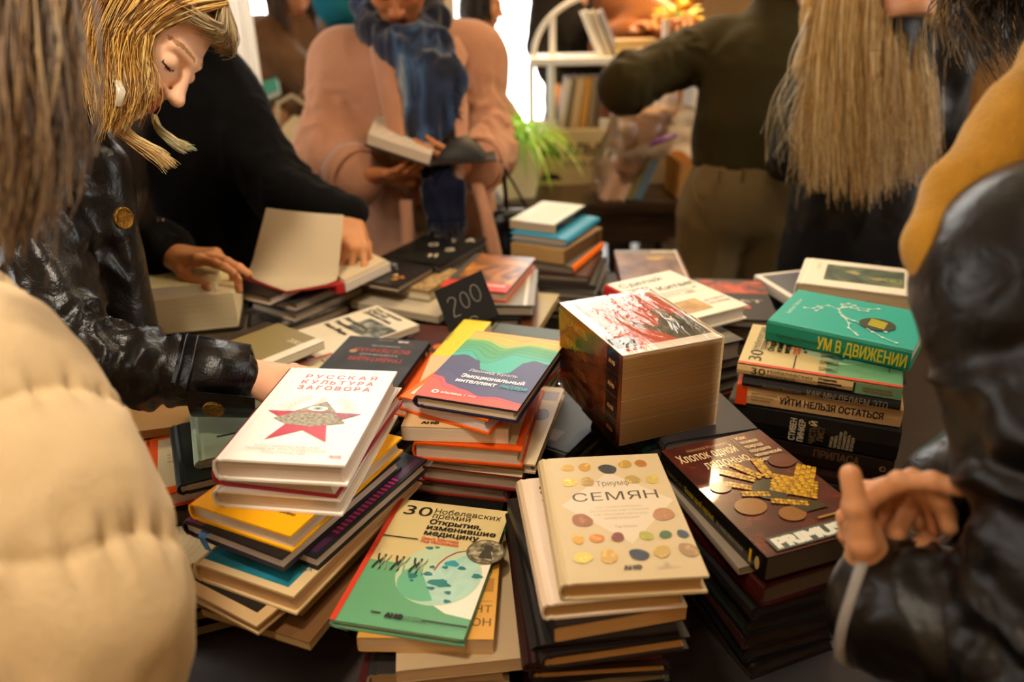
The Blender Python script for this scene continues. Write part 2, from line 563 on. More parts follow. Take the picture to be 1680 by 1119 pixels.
def book(xy, z, yaw, w, l, t, cover, label, spine=None, back=None, paper='d8ccb6', hard=True, art=None, sart=None,
         side=1, group=None, rough=0.45, coat=0.0, edge=None, tilt=None, round_=0.0015, name='book', hinge=True, mob=.25):
    """One closed book lying flat; z = height of its top; local x runs to the reader's right, y to the head of the cover.
       side=1: spine at the reader's left; side=-1: spine at the right."""
    root = empty(name, (xy[0], xy[1], z - t), math.radians(yaw), label, 'book', group)
    BOOKS.append([root, w + round_, l, t, mob])
    if tilt: root.rotation_euler = (math.radians(tilt[0]), math.radians(tilt[1]), math.radians(yaw))
    cm = mat(cover, rough, 0.5 if coat else 0.28, 0, coat) if not isinstance(cover, bpy.types.Material) else cover
    sm = mat(spine, rough, 0.5 if coat else 0.28, 0, coat) if isinstance(spine, str) else (spine or cm)
    km = mat(back, rough, 0.5 if coat else 0.28, 0, coat) if isinstance(back, str) else (back or cm)
    em = mat(edge, rough, 0.28) if isinstance(edge, str) else cm
    X = lambda x: x * side
    xs_ = -w / 2
    mb = MB()
    if hard:
        bt = 0.0027
        g = 0.0011 if hinge else 0.0
        outer = [(w / 2, t), (xs_ + .013, t), (xs_ + .009, t - g), (xs_ + .005, t), (xs_ + .0005, t - .003), (xs_ - round_, t / 2), (xs_ + .0005, .003), (xs_ + .005, 0), (xs_ + .009, g), (xs_ + .013, 0), (w / 2, 0)]
        inner = [(w / 2, t - bt), (xs_ + .013, t - bt), (xs_ + .009, t - bt - g), (xs_ + .006, t - bt), (xs_ + .003, t - .0045), (xs_ + .003 - round_, t / 2), (xs_ + .003, .0045), (xs_ + .006, bt), (xs_ + .009, bt + g), (xs_ + .013, bt), (w / 2, bt)]
    else:
        bt = 0.0007
        outer = [(w / 2, t), (xs_ + .004, t), (xs_, t - .0008), (xs_ - round_ * .3, t / 2), (xs_, .0008), (xs_ + .004, 0), (w / 2, 0)]
        inner = [(w / 2, t - bt), (xs_ + .004, t - bt), (xs_ + bt, t - .0016), (xs_ + bt, t / 2), (xs_ + bt, .0016), (xs_ + .004, bt), (w / 2, bt)]
    n = len(outer)
    vs = []
    for y in (-l / 2, l / 2):
        vs += [(X(x), y, zz) for x, zz in outer] + [(X(x), y, zz) for x, zz in inner]
    fr, sp_, bk, en = [], [], [], []
    half = 3 if hard else 1
    for i in range(n - 1):
        q = (i, i + 1, 2 * n + i + 1, 2 * n + i)
        (fr if i < half else sp_ if i < n - 1 - half else bk).append(q)
        en += [(n + i, 2 * n + n + i, 2 * n + n + i + 1, n + i + 1), (i, n + i, n + i + 1, i + 1), (2 * n + i, 2 * n + i + 1, 3 * n + i + 1, 3 * n + i)]
    en += [(0, 2 * n, 3 * n, n), (n - 1, 2 * n - 1, 4 * n - 1, 3 * n - 1)]
    o = len(mb.v)
    mb.add(vs, fr, cm)
    for fs, m in ((sp_, sm), (bk, km), (en, em)):
        k = mb.slot(m)
        mb.f += [tuple(fs_) for fs_ in fs]; mb.mi += [k] * len(fs); mb.smooth += [False] * len(fs)
    if art:
        A = Art(mb, lambda u, v, n_: (u - w / 2, v - l / 2, t + 0.00012 + 0.00003 * n_), rough, coat)
        art(A, w, l)
    if sart:
        A = Art(mb, lambda s, h, n_: (X(xs_ - round_ - 0.00015 - 0.00003 * n_), l / 2 - s if side == 1 else -l / 2 + s, h), rough, coat)
        sart(A, l, t)
    mb.build('cover', root)
    # page block
    pm = pages_mat(paper)
    ov = 0.0035 if hard else 0.0004
    pb = MB()
    xa, xb = xs_ + (.0035 if hard else .0009), w / 2 - ov
    ya, yb = -l / 2 + ov, l / 2 - ov
    z0, z1 = bt, t - bt
    cur = 0.0035 if hard else 0.0
    prof = [(xb - cur * (1 - ((k / 3.0) - 1) ** 2), z0 + (z1 - z0) * k / 6.0) for k in range(7)]
    vs = []
    for y in (ya, yb):
        vs += [(X(xa), y, z0)] + [(X(x), y, zz) for x, zz in prof] + [(X(xa), y, z1)]
    m_ = 9
    fs = [tuple(range(m_)), tuple(range(2 * m_ - 1, m_ - 1, -1))] + [(i, (i + 1) % m_, m_ + (i + 1) % m_, m_ + i) for i in range(m_)]
    pb.add(vs, fs, pm)
    pb.build('page_block', root)
    return root

BLACK, CREAM, ORANGE = '15120f', 'e3d3ab', 'e0560f'
def filler(xy, ztop, n, yaw, w, l, where, group, cols=None, hi=TABLE_Z, pap='7d6e58'):  # pap: paper colour darkened to paint in the shade low in the stacks
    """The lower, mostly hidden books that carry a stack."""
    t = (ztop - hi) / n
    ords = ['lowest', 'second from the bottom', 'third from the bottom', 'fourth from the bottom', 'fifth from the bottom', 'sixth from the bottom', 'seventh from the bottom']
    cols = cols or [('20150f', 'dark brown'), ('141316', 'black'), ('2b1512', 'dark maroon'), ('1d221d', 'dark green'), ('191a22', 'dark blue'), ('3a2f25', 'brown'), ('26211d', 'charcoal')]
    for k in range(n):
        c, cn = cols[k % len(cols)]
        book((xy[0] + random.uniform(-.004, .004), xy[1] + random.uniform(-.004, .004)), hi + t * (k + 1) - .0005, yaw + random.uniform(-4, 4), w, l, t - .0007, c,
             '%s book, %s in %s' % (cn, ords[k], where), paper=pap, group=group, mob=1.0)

# ---- stack under the red-star book
G1 = 'books in the stack under the red star book'
RED, GREY = 'c2394a', '8b8780'
def art_star(A, w, l):
    A.text('ИЛЬЯ ЯБЛОКОВ', w * .53, l * .945, .0042, 'c3bdb6', 'C', track=.35, width=w * .60)
    for i, s in enumerate(('РУССКАЯ', 'КУЛЬТУРА', 'ЗАГОВОРА')):
        A.text(s, w * .545, l * (.872 - i * .069), .0092, 'cf5a62', 'C', .018, track=.25, width=w * (.63 - .0 * i))
    cx, cy = w * .52, l * .40
    R = w * .40
    st = []
    for k in range(10):
        a = math.pi / 2 + k * math.pi / 5
        r = R if k % 2 == 0 else R * .40
        st.append((cx + r * math.cos(a) * 1.02, cy + r * math.sin(a) * .98))
    A.poly([st[0], st[1], st[9]], 'cfc5bd')
    A.poly([st[i] for i in (1, 3, 5, 7, 9)], 'bb2f44')
    for i in (2, 4, 6, 8): A.poly([st[i - 1], st[i], st[(i + 1) % 10]], 'bb2f44' if i != 8 else '9a4556')
    stone = picture_mat('engraved_stone', [(.30, '6f695f'), (.5, '98917f'), (.7, 'b9b2a2')], 260, .6, detail=8)
    pc = (cx, cy + l * .02)
    A.poly([(cx - w * .30, cy + l * .005), (cx - w * .16, cy - l * .055), (cx + .005, cy - l * .07), (cx + w * .30, cy - l * .02), (cx + w * .24, cy + l * .02), (cx + w * .17, cy + l * .075), (cx - w * .15, cy + l * .075), (cx - w * .24, cy + l * .03)], stone)
    A.poly([(cx - w * .17, cy + l * .085), (cx + w * .18, cy + l * .085), (cx + w * .045, cy + l * .20)], stone)
    A.circ(cx + w * .01, cy + l * .118, w * .085, 'dfe3e0', l * .026)
    A.circ(cx + w * .01, cy + l * .118, w * .042, '9fb4b8', l * .020)
    A.circ(cx + w * .01, cy + l * .118, w * .018, '5a6468', l * .009)
    for k in range(34):
        a = math.radians(-18 + k * 216 / 33)
        if 62 < math.degrees(a) < 118: continue
        r0, r1 = w * .20, w * (.29 + .03 * (k % 2))
        ox, oy = cx + w * .01, cy + l * .115
        pts = []
        for q in range(7):
            r = r0 + (r1 - r0) * q / 6
            aa = a + .05 * math.sin(q * 2.4)
            pts.append((ox + r * math.cos(aa), oy + r * math.sin(aa) * .80))
        A.line(pts, .0005, 'a39d94')
    for i, (s, k) in enumerate((('КОНСПИРОЛОГИЧЕСКИЕ', .50), ('ТЕОРИИ НА ПОСТСОВЕТСКОМ', .62), ('ПРОСТРАНСТВЕ', .34))):
        A.text(s, w * .50, l * (.118 - i * .030), .0042, 'b9b2ab', 'C', .006, track=.12, width=w * k)
    A.text('АНФ', w * .90, l * .045, .0042, 'cf6a70', 'C', .04)
z = 1.048
book((-.233, .814), z, -7.1, .145, .218, .0265, 'f3efe9', 'white hardcover with a red star and grey pyramid eye, topmost of its stack', mob=0, spine='7b2430', art=art_star, group=G1, paper='d3bfae', rough=.4)
book((-.238, .829), 1.021, -12.2, .145, .217, .0215, 'f0ebe4', 'white hardcover with dark red board edges, directly under the red star book', mob=0, spine='7b2430', back='a52b38', edge='a52b38', paper='d3bfae', group=G1)
book((-.242, .824), .999, -8.9, .147, .217, .0215, 'efe9e0', 'plain white hardcover, third from the top under the red star book', mob=0, group=G1, paper='cfbca9')
def art_yellow(A, w, l):
    for i in range(2): A.text(('законы в природе, разуме и людях', 'книга о том, как всё устроено')[i], w * .55, l * (.13 + .05 * (1 - i)), .0045, '4b3208', 'C', .03, shear=.2)
    A.rect(w * .62, l * .215, w * .75, l * .222, 'c04018')
book((-.253, .803), .977, -25.7, .144, .216, .0215, 'f2ae0c', 'bright yellow hardcover below the white books of the red star stack', mob=0, spine='b04818', edge='f2ae0c', art=art_yellow, group=G1, paper='d9c6b0')
b_ = book((-.259, .796), .955, -27.8, .147, .217, .018, '1b1817', 'black hardcover with a blue ribbon marker, under the bright yellow book', mob=0, spine='4a1d36', edge='23222a', group=G1, paper='d2c2b4', art=lambda A, w, l: A.rect(w * .02, l * .01, w * .2, l * .05, '5c1f45'))
rb = MB()
pts = [(-.038, -.10, .0125), (-.039, -.109, .0130), (-.040, -.1125, .0085), (-.036, -.1130, .001), (-.031, -.1135, -.006)]
for i in range(len(pts) - 1):
    a, b = pts[i], pts[i + 1]
    rb.add([(a[0] - .006, a[1], a[2]), (a[0] + .006, a[1], a[2]), (b[0] + .006, b[1], b[2]), (b[0] - .006, b[1], b[2])], [(0, 1, 2, 3)], mat('3e6f9e', .5))
tag(rb.build('ribbon_marker', b_), 'blue ribbon marker')
def art_night(A, w, l):
    A.rect(w * .9, l * .03, w * .965, l * .97, '3b1636')
    for k in range(16): A.rect(w * .90, l * (.2 + k * .035), w * .965, l * (.215 + k * .035), 'b0206a')
book((-.234, .821), .937, -28.2, .145, .217, .0175, '1c1b24', 'black hardcover edged with pink dashes, jutting right below the blue ribbon book', art=art_night, group=G1, paper='d4c3b0', edge='1a1a20')
def art_teal(A, w, l):
    pm = picture_mat('teal_print', [(.3, '123f44'), (.5, '15606b'), (.7, '1b86a0')], 9, .5)
    A.rect(w * .06, l * .035, w * .90, l * .93, pm)
    A.text('АНФ', w * .40, l * .11, .008, '1b2a2a', 'C', .05)
    A.text('ПРИРОДА', w * .80, l * .14, .006, '3c6a70', 'C', .01, rot=.1)
book((-.241, .797), .919, -24.9, .140, .262, .0255, 'd9bd8c', 'large cream hardcover with a teal picture panel, low in the red star stack', mob=0, art=art_teal, group=G1, paper='cda676', spine='d9bd8c')
def art_dark(A, w, l):
    A.rect(w * .02, l * .065, w * .90, l * .93, '17130f')
    A.rect(w * .25, l * .11, w * .29, l * .13, 'c9b07a'); A.text('издательство', w * .31, l * .11, .004, 'c9b07a', 'L')
book((-.255, .764), .893, -31.5, .142, .217, .013, 'c9a878', 'tan hardcover with a black picture panel, under the teal panel book', art=art_dark, group=G1, paper='b08c5e')
book((-.222, .790), .879, -26, .13, .217, .0125, '8e9470', 'sage green hardcover peeping out right below the black panel book', group=G1, paper='b79868', edge='b8a274')
book((-.226, .780), .866, -22, .145, .217, .011, '6b4a2b', 'brown paperback near the bottom of the red star stack', group=G1, paper='a98c60', hard=False)
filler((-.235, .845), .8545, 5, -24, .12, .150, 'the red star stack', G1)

# ---- stack under the rainbow terrain book
G2 = 'books in the stack under the rainbow paper-cut book'
def wave(w, l, pts, n=40):
    """closed band below a smooth curve through pts (u, v fractions), down to the bottom edge"""
    P = [(u, v) for u, v in pts]
    out = []
    for i in range(n + 1):
        u = i / n
        for (a, b), (c, d) in zip(P[:-1], P[1:]):
            if a <= u <= c:
                s = (u - a) / (c - a); s = s * s * (3 - 2 * s)
                out.append((u * w, (b + (d - b) * s) * l)); break
    return out
def band(A, w, l, top, c, line=None, bottom=0.0):
    T = wave(w, l, top)
    # strips keep the polygons simple
    A.n += 1
    vs = []; fs = []
    for i, (u, v) in enumerate(T):
        vs += [A.fn(u, bottom * l, A.n), A.fn(u, v, A.n)]
        if i: fs.append((2 * i - 2, 2 * i, 2 * i + 1, 2 * i - 1))
    A.mb.add(vs, fs, A._m(c))
    if line: A.line(T, .0011, line)
def art_emo(A, w, l):
    L = [
        ([(0, 1), (1, 1)], 'f3a21a', None),
        ([(0, .965), (.3, .945), (.55, .91), (.75, .965), (1, .94)], 'f6b916', 'c07f10'),
        ([(0, .935), (.25, .925), (.5, .88), (.72, .94), (1, .91)], 'f4b314', 'b97a12'),
        ([(0, .905), (.25, .90), (.48, .85), (.72, .915), (1, .885)], 'e9b41b', 'a98a18'),
        ([(0, .875), (.2, .88), (.46, .815), (.7, .885), (1, .855)], '9fb832', '6f8f2a'),
        ([(0, .835), (.2, .85), (.45, .77), (.7, .855), (1, .825)], '4fa54a', '34763c'),
        ([(0, .79), (.18, .81), (.44, .72), (.68, .82), (1, .79)], '3f9f52', '2d7040'),
        ([(0, .74), (.16, .77), (.42, .67), (.66, .785), (1, .75)], '39a062', '26704a'),
        ([(0, .69), (.15, .72), (.40, .60), (.64, .74), (1, .71)], '34a678', '226f58'),
        ([(0, .63), (.14, .665), (.38, .52), (.62, .69), (1, .665)], '2fb09a', '1f7670'),
    ]
    for top, c, ln in L: band(A, w, l, top, c, ln)
    # the navy sea with a bay of green running into it
    band(A, w, l, [(0, .57), (.13, .60), (.33, .54), (.42, .42), (.55, .40), (.70, .43), (.80, .47), (.76, .56), (1, .64)] if False else [(0, .57), (.13, .605), (.30, .55), (.40, .425), (.55, .405), (.68, .425), (.76, .60), (.84, .645), (1, .615)], '3a3a66', '25254a')
    for k, (c, dv) in enumerate((('37a866', 0), ('35ac7f', -.03), ('2fb1a0', -.058))):
        pts = [(.30, .69 + dv), (.36, .60 + dv), (.44, .535 + dv), (.56, .505 + dv), (.68, .52 + dv), (.76, .56 + dv * .6)]
    band(A, w, l, [(0, .36), (.12, .375), (.25, .30), (.40, .27), (.6, .25), (.75, .245), (1, .20)], '43406c', '2a2850')
    band(A, w, l, [(0, .285), (.10, .275), (.22, .19), (.40, .15), (.58, .10), (.75, .115), (1, .085)], 'c8485a', '6b2a50')
    band(A, w, l, [(0, .25), (.10, .23), (.20, .14), (.38, .11), (.56, .075), (.75, .09), (1, .06)], 'e2523c', 'a03a3c')
    A.text('Леонид Кроль', w * .30, l * .385, .0072, 'e7e0ea', 'L', .008)
    A.text('Эмоциональный', w * .27, l * .300, .0098, 'ffffff', 'L', .026, width=w * .63)
    A.text('интеллект', w * .26, l * .232, .0098, 'ffffff', 'L', .026, width=w * .40)
    A.text('лидера', w * .695, l * .232, .0098, '3fa7b2', 'L', .026, width=w * .265)
    A.circ(w * .165, l * .073, .0050, 'ffffff'); A.circ(w * .165, l * .073, .0028, 'e2523c'); A.text('АЛЬПИНА', w * .22, l * .062, .0042, 'ffffff', 'L', .03)
    A.rect(w * .455, l * .055, w * .459, l * .09, 'ffffff'); A.text('PRO', w * .49, l * .064, .0040, 'f6d2c8', 'L', .02)
book((-.025, .997), 1.011, -19.8, .143, .220, .0175, '3a3a66', 'hardcover with rainbow paper-cut terrain cover and white title, topmost of its stack', mob=0, spine='1d1a3a', edge='20183a', back='b02c34', art=art_emo, group=G2, paper='d9c8ad', round_=.003)
def orange_frame(A, w, l):
    A.rect(w * .085, l * .06, w * .93, l * .95, 'e4d3b0')
book((-.040, 1.010), .993, -30.0, .143, .217, .0225, 'f0720f', 'orange hardcover with white inset, skewed right under the rainbow terrain book', mob=0, edge='e2600c', art=orange_frame, group=G2, paper='d9cfcf')
def art_anf(A, w, l):
    A.rect(0, 0, w, l, 'dcb783'); A.text('АНФ', w * .18, l * .035, .0062, '17130f', 'L', .07, width=w * .16)
    A.circ(w * .86, l * .16, .018, '6a4026', .012)
book((-.066, 1.020), .9695, -5.5, .142, .217, .0215, 'dcb783', 'tan rounded paperback with a small black logo, between two orange books', hard=False, art=art_anf, group=G2, paper='d9c6ae')
book((-.043, .998), .947, -10.2, .147, .214, .0265, 'd9500b', 'thick orange hardcover with cream cover panel, mid-height under the rainbow terrain book', mob=0, edge='d04a08', art=orange_frame, group=G2, paper='cbb7a2')
def art_spot(A, w, l):
    A.circ(w * .86, l * .60, .013, '45120f', .017)
    A.poly([(w * .80, l * .80), (w * .97, l * .80), (w * .97, l * .93), (w * .80, l * .93)], '8c7d80')
book((-.016, 1.012), .920, -14.0, .145, .221, .0145, 'd8c4a4', 'cream hardcover with a dark red spot, sticking out right under the orange books', art=art_spot, group=G2, paper='b7a08a', edge='c9b08c')
book((-.033, 1.003), .905, -13.6, .140, .217, .0235, 'c6b39a', 'grey-paged hardcover with dark red boards, low in the rainbow terrain stack', edge='7c1f1a', spine='8c2318', back='7c1f1a', group=G2, paper='a8927c')
book((-.058, 1.011), .881, -12.3, .146, .217, .0215, '6d2a1c', 'hardcover with brick red edges, just above the black butterfly cover', edge='7a2a14', group=G2, paper='8a7664')
def art_fly(A, w, l):
    for s in (-1, 1):
        A.poly([(w * .62, l * .075), (w * (.62 + s * .10), l * .10), (w * (.62 + s * .13), l * .07), (w * (.62 + s * .05), l * .03)], 'd9c9a6')
        A.poly([(w * .62, l * .06), (w * (.62 + s * .06), l * .035), (w * (.62 + s * .04), l * .015)], 'b79f74')
    A.circ(w * .93, l * .06, .004, 'c07818')
book((-.082, .922), .8585, -9, .147, .217, .018, '100e0d', 'black hardcover with a pale butterfly, behind the green medicine book', art=art_fly, group=G2, paper='5d5044')
filler((-.085, .935), .840, 4, -11, .14, .205, 'the rainbow terrain stack', G2)
# the yellow book behind it and what lies around
GM = 'books between the stacks in the middle of the table'
book((-.082, 1.190), .966, -17, .050, .150, .018, 'e8cf0c', 'lemon yellow paperback behind the rainbow terrain book, only its spine strip showing', hard=False, group=GM, paper='d8c79f', spine='e8cf0c', art=lambda A, w, l: A.text('БИЗНЕС', w * .10, l * .5, .006, 'b59c0c', 'C', .03, rot=1.57))
filler((.005, 1.215), .9475, 5, -18, .135, .15, 'the heap behind the rainbow terrain book', GM, [('3a3f2a', 'olive'), ('c8bda6', 'pale grey'), ('59635a', 'grey-green'), ('d0c4a8', 'cream'), ('444c38', 'moss green')], hi=.859)
# black SEMI book and its neighbours
def art_semi(A, w, l):
    A.text('С СЕМИ', w * .06, l * .62, .017, 'c97a1e', 'L', .05, width=w * .80)
    for k in range(4): A.rect(w * (.42 + .09 * k), l * .38, w * (.45 + .09 * k), l * (.55 - .03 * (k % 2)), '4a3320')
    A.rect(w * .2, l * .15, w * .42, l * .34, '3a1d12')
book((.020, 1.102), .858, 57, .150, .217, .0185, '141413', 'black hardcover with orange title, slanting left of the shrink-wrapped block', art=art_semi, group=GM, paper='6d645a')
def art_moon(A, w, l):
    A.circ(w * .25, l * .3, .03, '1c2a2c'); A.circ(w * .6, l * .5, .02, '5e8488')
filler((.045, 1.125), .839, 4, 52, .14, .20, 'the pile left of the shrink-wrapped block', GM)

# ---- green medicine book
G3 = 'books in the stack under the green medicine book'
def art_nobel(A, w, l):
    A.rect(0, 0, w, l, 'cdb981')
    A.rect(0, 0, w, l * .455, '5f9f74')
    # pale sheet on the right
    A.n += 1
    P = [(w * (.40 + .0), l * .13)]
    A.circ(w * .80, l * .36, w * .34, 'e6dccb', l * .245, 40, a0=-math.pi * .5, a1=math.pi * .5) if False else None
    pale = [(w, l * .13)] + [(w * (1 - .36 * math.sin(k / 16 * math.pi)) if False else w * (.98 - .36 * math.sin(math.pi * k / 16)), l * (.13 + .40 * k / 16)) for k in range(17)] + [(w, l * .53)]
    A.poly([(w, l * .13), (w * .80, l * .145), (w * .68, l * .19), (w * .60, l * .26), (w * .58, l * .34), (w * .62, l * .42), (w * .70, l * .48), (w, l * .53)], 'eadfce')
    agar = picture_mat('agar_plate', [(.35, '8fc0b0'), (.5, 'a9cdbd'), (.65, '9cc4b4')], 22, .35)
    A.circ(w * .635, l * .405, w * .335, 'b4c9a6', l * .224, 44)
    A.circ(w * .64, l * .400, w * .315, agar, l * .210, 44, a0=math.radians(-150), a1=math.radians(62))
    A.circ(w * .56, l * .34, w * .22, '63ad88', l * .14, 30, a0=math.radians(120), a1=math.radians(300)) 
    for u, v, r, q in ((.47, .60, .030, .014), (.53, .612, .02, .010), (.89, .545, .028, .017), (.70, .50, .055, .026), (.79, .475, .030, .016), (.66, .465, .022, .013), (.93, .43, .040, .020), (.56, .455, .02, .013), (.55, .40, .033, .017), (.44, .37, .034, .022), (.66, .345, .075, .030), (.45, .335, .014, .008), (.74, .335, .022, .012), (.76, .285, .024, .013), (.78, .225, .026, .013), (.62, .30, .03, .012)):
        A.circ(w * u, l * v, w * r * 1.1, '1d6f77' if r < .05 else '2a93a0' if v > .45 else '1c7a74', l * q * .9, 14, .14)
    A.line([(w * .585, l * .43), (w * .60, l * .49), (w * .64, l * .545), (w * .70, l * .59), (w * .78, l * .615), (w * .86, l * .62)], .0016, 'b3292a')
    medal = picture_mat('medal_print', [(.35, '3f3a30'), (.5, '7a7258'), (.62, 'b3a988')], 150, .4, detail=6)
    A.circ(w * .925, l * .625, w * .155, '57503f', l * .100, 32)
    A.circ(w * .925, l * .625, w * .142, medal, l * .092, 32)
    A.circ(w * .94, l * .655, w * .035, '2f2a22', l * .025); A.poly([(w * .88, l * .57), (w * .90, l * .64), (w * .96, l * .64), (w * 1.0, l * .57)], '332e26')
    A.rect(0, 0, w * .045, l, 'cf3a22')
    A.text('30', w * .105, l * .862, .0185, '1c160e', 'L', .0, width=w * .245)
    A.text('Нобелевских', w * .37, l * .898, .0098, '2c2418', 'L', .0, width=w * .58)
    A.text('премий', w * .37, l * .855, .0098, '2c2418', 'L', .0, width=w * .33)
    for i, (s, q) in enumerate((('Открытия,', .445), ('изменившие', .585), ('медицину', .46))):
        A.text(s, w * .37, l * (.800 - i * .050), .0088, '14110c', 'L', .028, width=w * q)
    A.text('Ольга Шестова', w * .37, l * .660, .0045, 'cf4a2a', 'L', .03, width=w * .31)
    A.text('Лев Иноземцев', w * .37, l * .634, .0045, 'cf4a2a', 'L', .03, width=w * .32)
    A.rect(w * .045, l * .648, w * .345, l * .656, '1c160e')
    for k in range(3):
        for j, c in enumerate(('2a2a22', '8f9a72')):
            x = w * (.13 + .15 * k + .045 * j)
            for s in (-1, 1):
                A.line([(x + s * .0042, l * .50), (x + s * .0030, l * .47), (x + s * .0008, l * .445), (x + s * .0030, l * .42), (x + s * .0042, l * .385)], .0022 if j == 0 else .0014, c)
    A.text('АНФ', w * .385, l * .058, .0062, '1c160e', 'L', .09, width=w * .13)
    A.rect(w * .27, l * .075, w * .345, l * .084, '1c160e'); A.rect(w * .66, l * .066, w * 1.0, l * .075, '1c160e')
    for i in range(2): A.text(('АЛЬПИНА', 'НОН-ФИКШН')[i], w * .53, l * (.070 - .018 * i), .0026, '33503c', 'L', .01)
book((-.101, .727), .898, -12.7, .145, .216, .0105, '72b78c', 'green and cream hardcover about medicine with a petri dish, near front of table', mob=0, spine='b83a22', back='5f9a78', edge='6da384', art=art_nobel, group=G3, paper='c2a27c', hinge=False)
def art_tan(A, w, l):
    A.rect(0, 0, w, l, 'd19a3e'); A.text('ИНСТРУМЕНТ', w * .97, l * .175, .0105, '6d4a18', 'R', .01); A.text('ГИББОН', w * .97, l * .085, .0105, '6d4a18', 'R', .01)
    A.rect(w * .70, l * .25, w * .97, l * .254, '9a6d26'); A.rect(w * .78, l * .32, w * .97, l * .42, 'a9762c'); A.text('АНФ', w * .15, l * .035, .006, '2a1c0c', 'L', .06)
book((-.090, .728), .887, -2.6, .141, .217, .019, 'd19a3e', 'ochre yellow paperback peeping out right under the green medicine book', mob=0, hard=False, art=art_tan, group=G3, paper='c2a27c')
book((-.076, .735), .867, 6.5, .134, .217, .0165, 'b39b78', 'cream paperback skewed right, third from top under the green medicine book', group=G3, paper='b8976e', hard=False)
book((-.085, .735), .850, 1.3, .147, .217, .0205, '2a2724', 'dark grey hardcover with cream pages, under the green medicine book', group=G3, paper='ab8c68', edge='8d7a60')
book((-.092, .725), .829, -3, .147, .215, .019, '4b1d1a', 'maroon hardcover low in the green medicine stack', group=G3, paper='9a7d5c')
filler((-.09, .73), .809, 3, -2, .142, .21, 'the green medicine stack', G3)

# ---- seeds book
G4 = 'books in the stack under the cream seeds book'
def art_seeds(A, w, l):
    A.poly([(w * .115, l * .565), (w * .54, l * .84), (w * .975, l * .565), (w * .56, l * .245)], 'd2c1a6')
    A.text('Триумф', w * .55, l * .715, .0098, '6b5c40', 'C', .0, width=w * .26)
    A.text('СЕМЯН', w * .54, l * .590, .0150, '3d3324', 'C', .0, width=w * .66, track=.10)
    for i, q in enumerate((.34, .44, .40, .26)): A.text(('как семена покорили', 'растительный мир и повлияли', 'на человеческую', 'цивилизацию')[i], w * .54, l * (.525 - i * .030), .0042, 'b3a68a', 'C', .0, width=w * q)
    A.text('Тор Хэнсон', w * .55, l * .365, .0042, 'a1947a', 'C', 0, width=w * .16)
    S = [(.165, .915, .062, 'c49a3a'), (.325, .915, .068, 'b98a34'), (.535, .885, .088, '3a3a36'), (.715, .925, .070, 'b08b3c'), (.865, .925, .062, 'a86a2c'),
         (.150, .775, .072, 'cdb056'), (.315, .775, .072, 'a9894c'), (.735, .775, .072, 'a98f4e'), (.915, .765, .066, 'bfa64e'),
         (.185, .445, .096, '94603c'), (.895, .46, .098, 'a97852'), (.115, .300, .060, 'cf9a3a'), (.270, .300, .066, 'c27a34'), (.445, .300, .064, '7d4236'), (.685, .300, .064, 'a5a044'), (.845, .300, .058, '44663c'), (.990, .298, .056, '3d4c58'),
         (.120, .165, .080, 'd3bd5c'), (.330, .165, .086, 'c59c52'), (.575, .165, .082, '343b48'), (.765, .178, .080, 'bb9a52'), (.985, .180, .090, '9c7c54')]
    for i, (u, v, r, c) in enumerate(S):
        u = .085 + u * .86
        v = v * .98
        sm = picture_mat('seed_print', [(.3, c), (.55, c), (.75, '%02x%02x%02x' % tuple(min(255, int(int(c[k:k + 2], 16) * 1.25) + 12) for k in (0, 2, 4)))], 120, .5)
        A.circ(w * u, l * v, w * r * .86, sm, w * r * (.74 if i < 11 else .70), 22, .035, rot=i * 1.3)
    A.text('АНФ', w * .51, l * .065, .0055, '4a3f2c', 'C', .08, width=w * .12)
    A.circ(w * .745, l * .09, .003, 'b3a68a'); A.text('ПОЛИТЕХ', w * .75, l * .058, .0035, 'b3a68a', 'C', 0)
book((.107, .706), .978, 3.2, .144, .218, .0215, 'c8b38c', 'cream hardcover with rows of coloured seeds, topmost of the near right stack', mob=0, art=art_seeds, group=G4, paper='b98f5c', spine='bfa981')
def art_curl(A, w, l):
    for k in range(4): A.circ(w * .205, l * (.90 - .045 * k - .03 * (k > 1)), .0055, '4c4234', .0042); A.circ(w * .205, l * (.90 - .045 * k - .03 * (k > 1)), .0036, 'd9c4ae', .0026)
book((.085, .703), .956, 5.9, .144, .212, .0205, 'd9c4ae', 'pinkish beige hardcover sticking out left under the seeds book', mob=0, art=art_curl, group=G4, paper='b08a58', spine='c9b296')
book((.080, .701), .9345, 11.8, .137, .215, .0195, '231c17', 'black paperback with cream pages, third from the top of the seeds stack', group=G4, paper='b88a54', hard=False, spine='0f0e0d')
book((.074, .696), .9145, 6.5, .146, .217, .010, '191411', 'thin black hardcover in the seeds stack', group=G4, paper='4a3826')
book((.073, .696), .904, 9.1, .150, .217, .0185, '1f1713', 'black hardcover with wide cream pages, fifth in the seeds stack', group=G4, paper='b88a54')
book((.070, .70), .885, 4, .145, .217, .013, '2b120e', 'dark red hardcover, sixth in the seeds stack', group=G4, paper='4a2a1c')
book((.062, .70), .8715, 3, .140, .217, .015, '1d1613', 'black hardcover with an orange-tan page edge, seventh in the seeds stack', group=G4, paper='a87a48')
filler((.07, .70), .856, 5, 6, .14, .21, 'the seeds stack', G4)
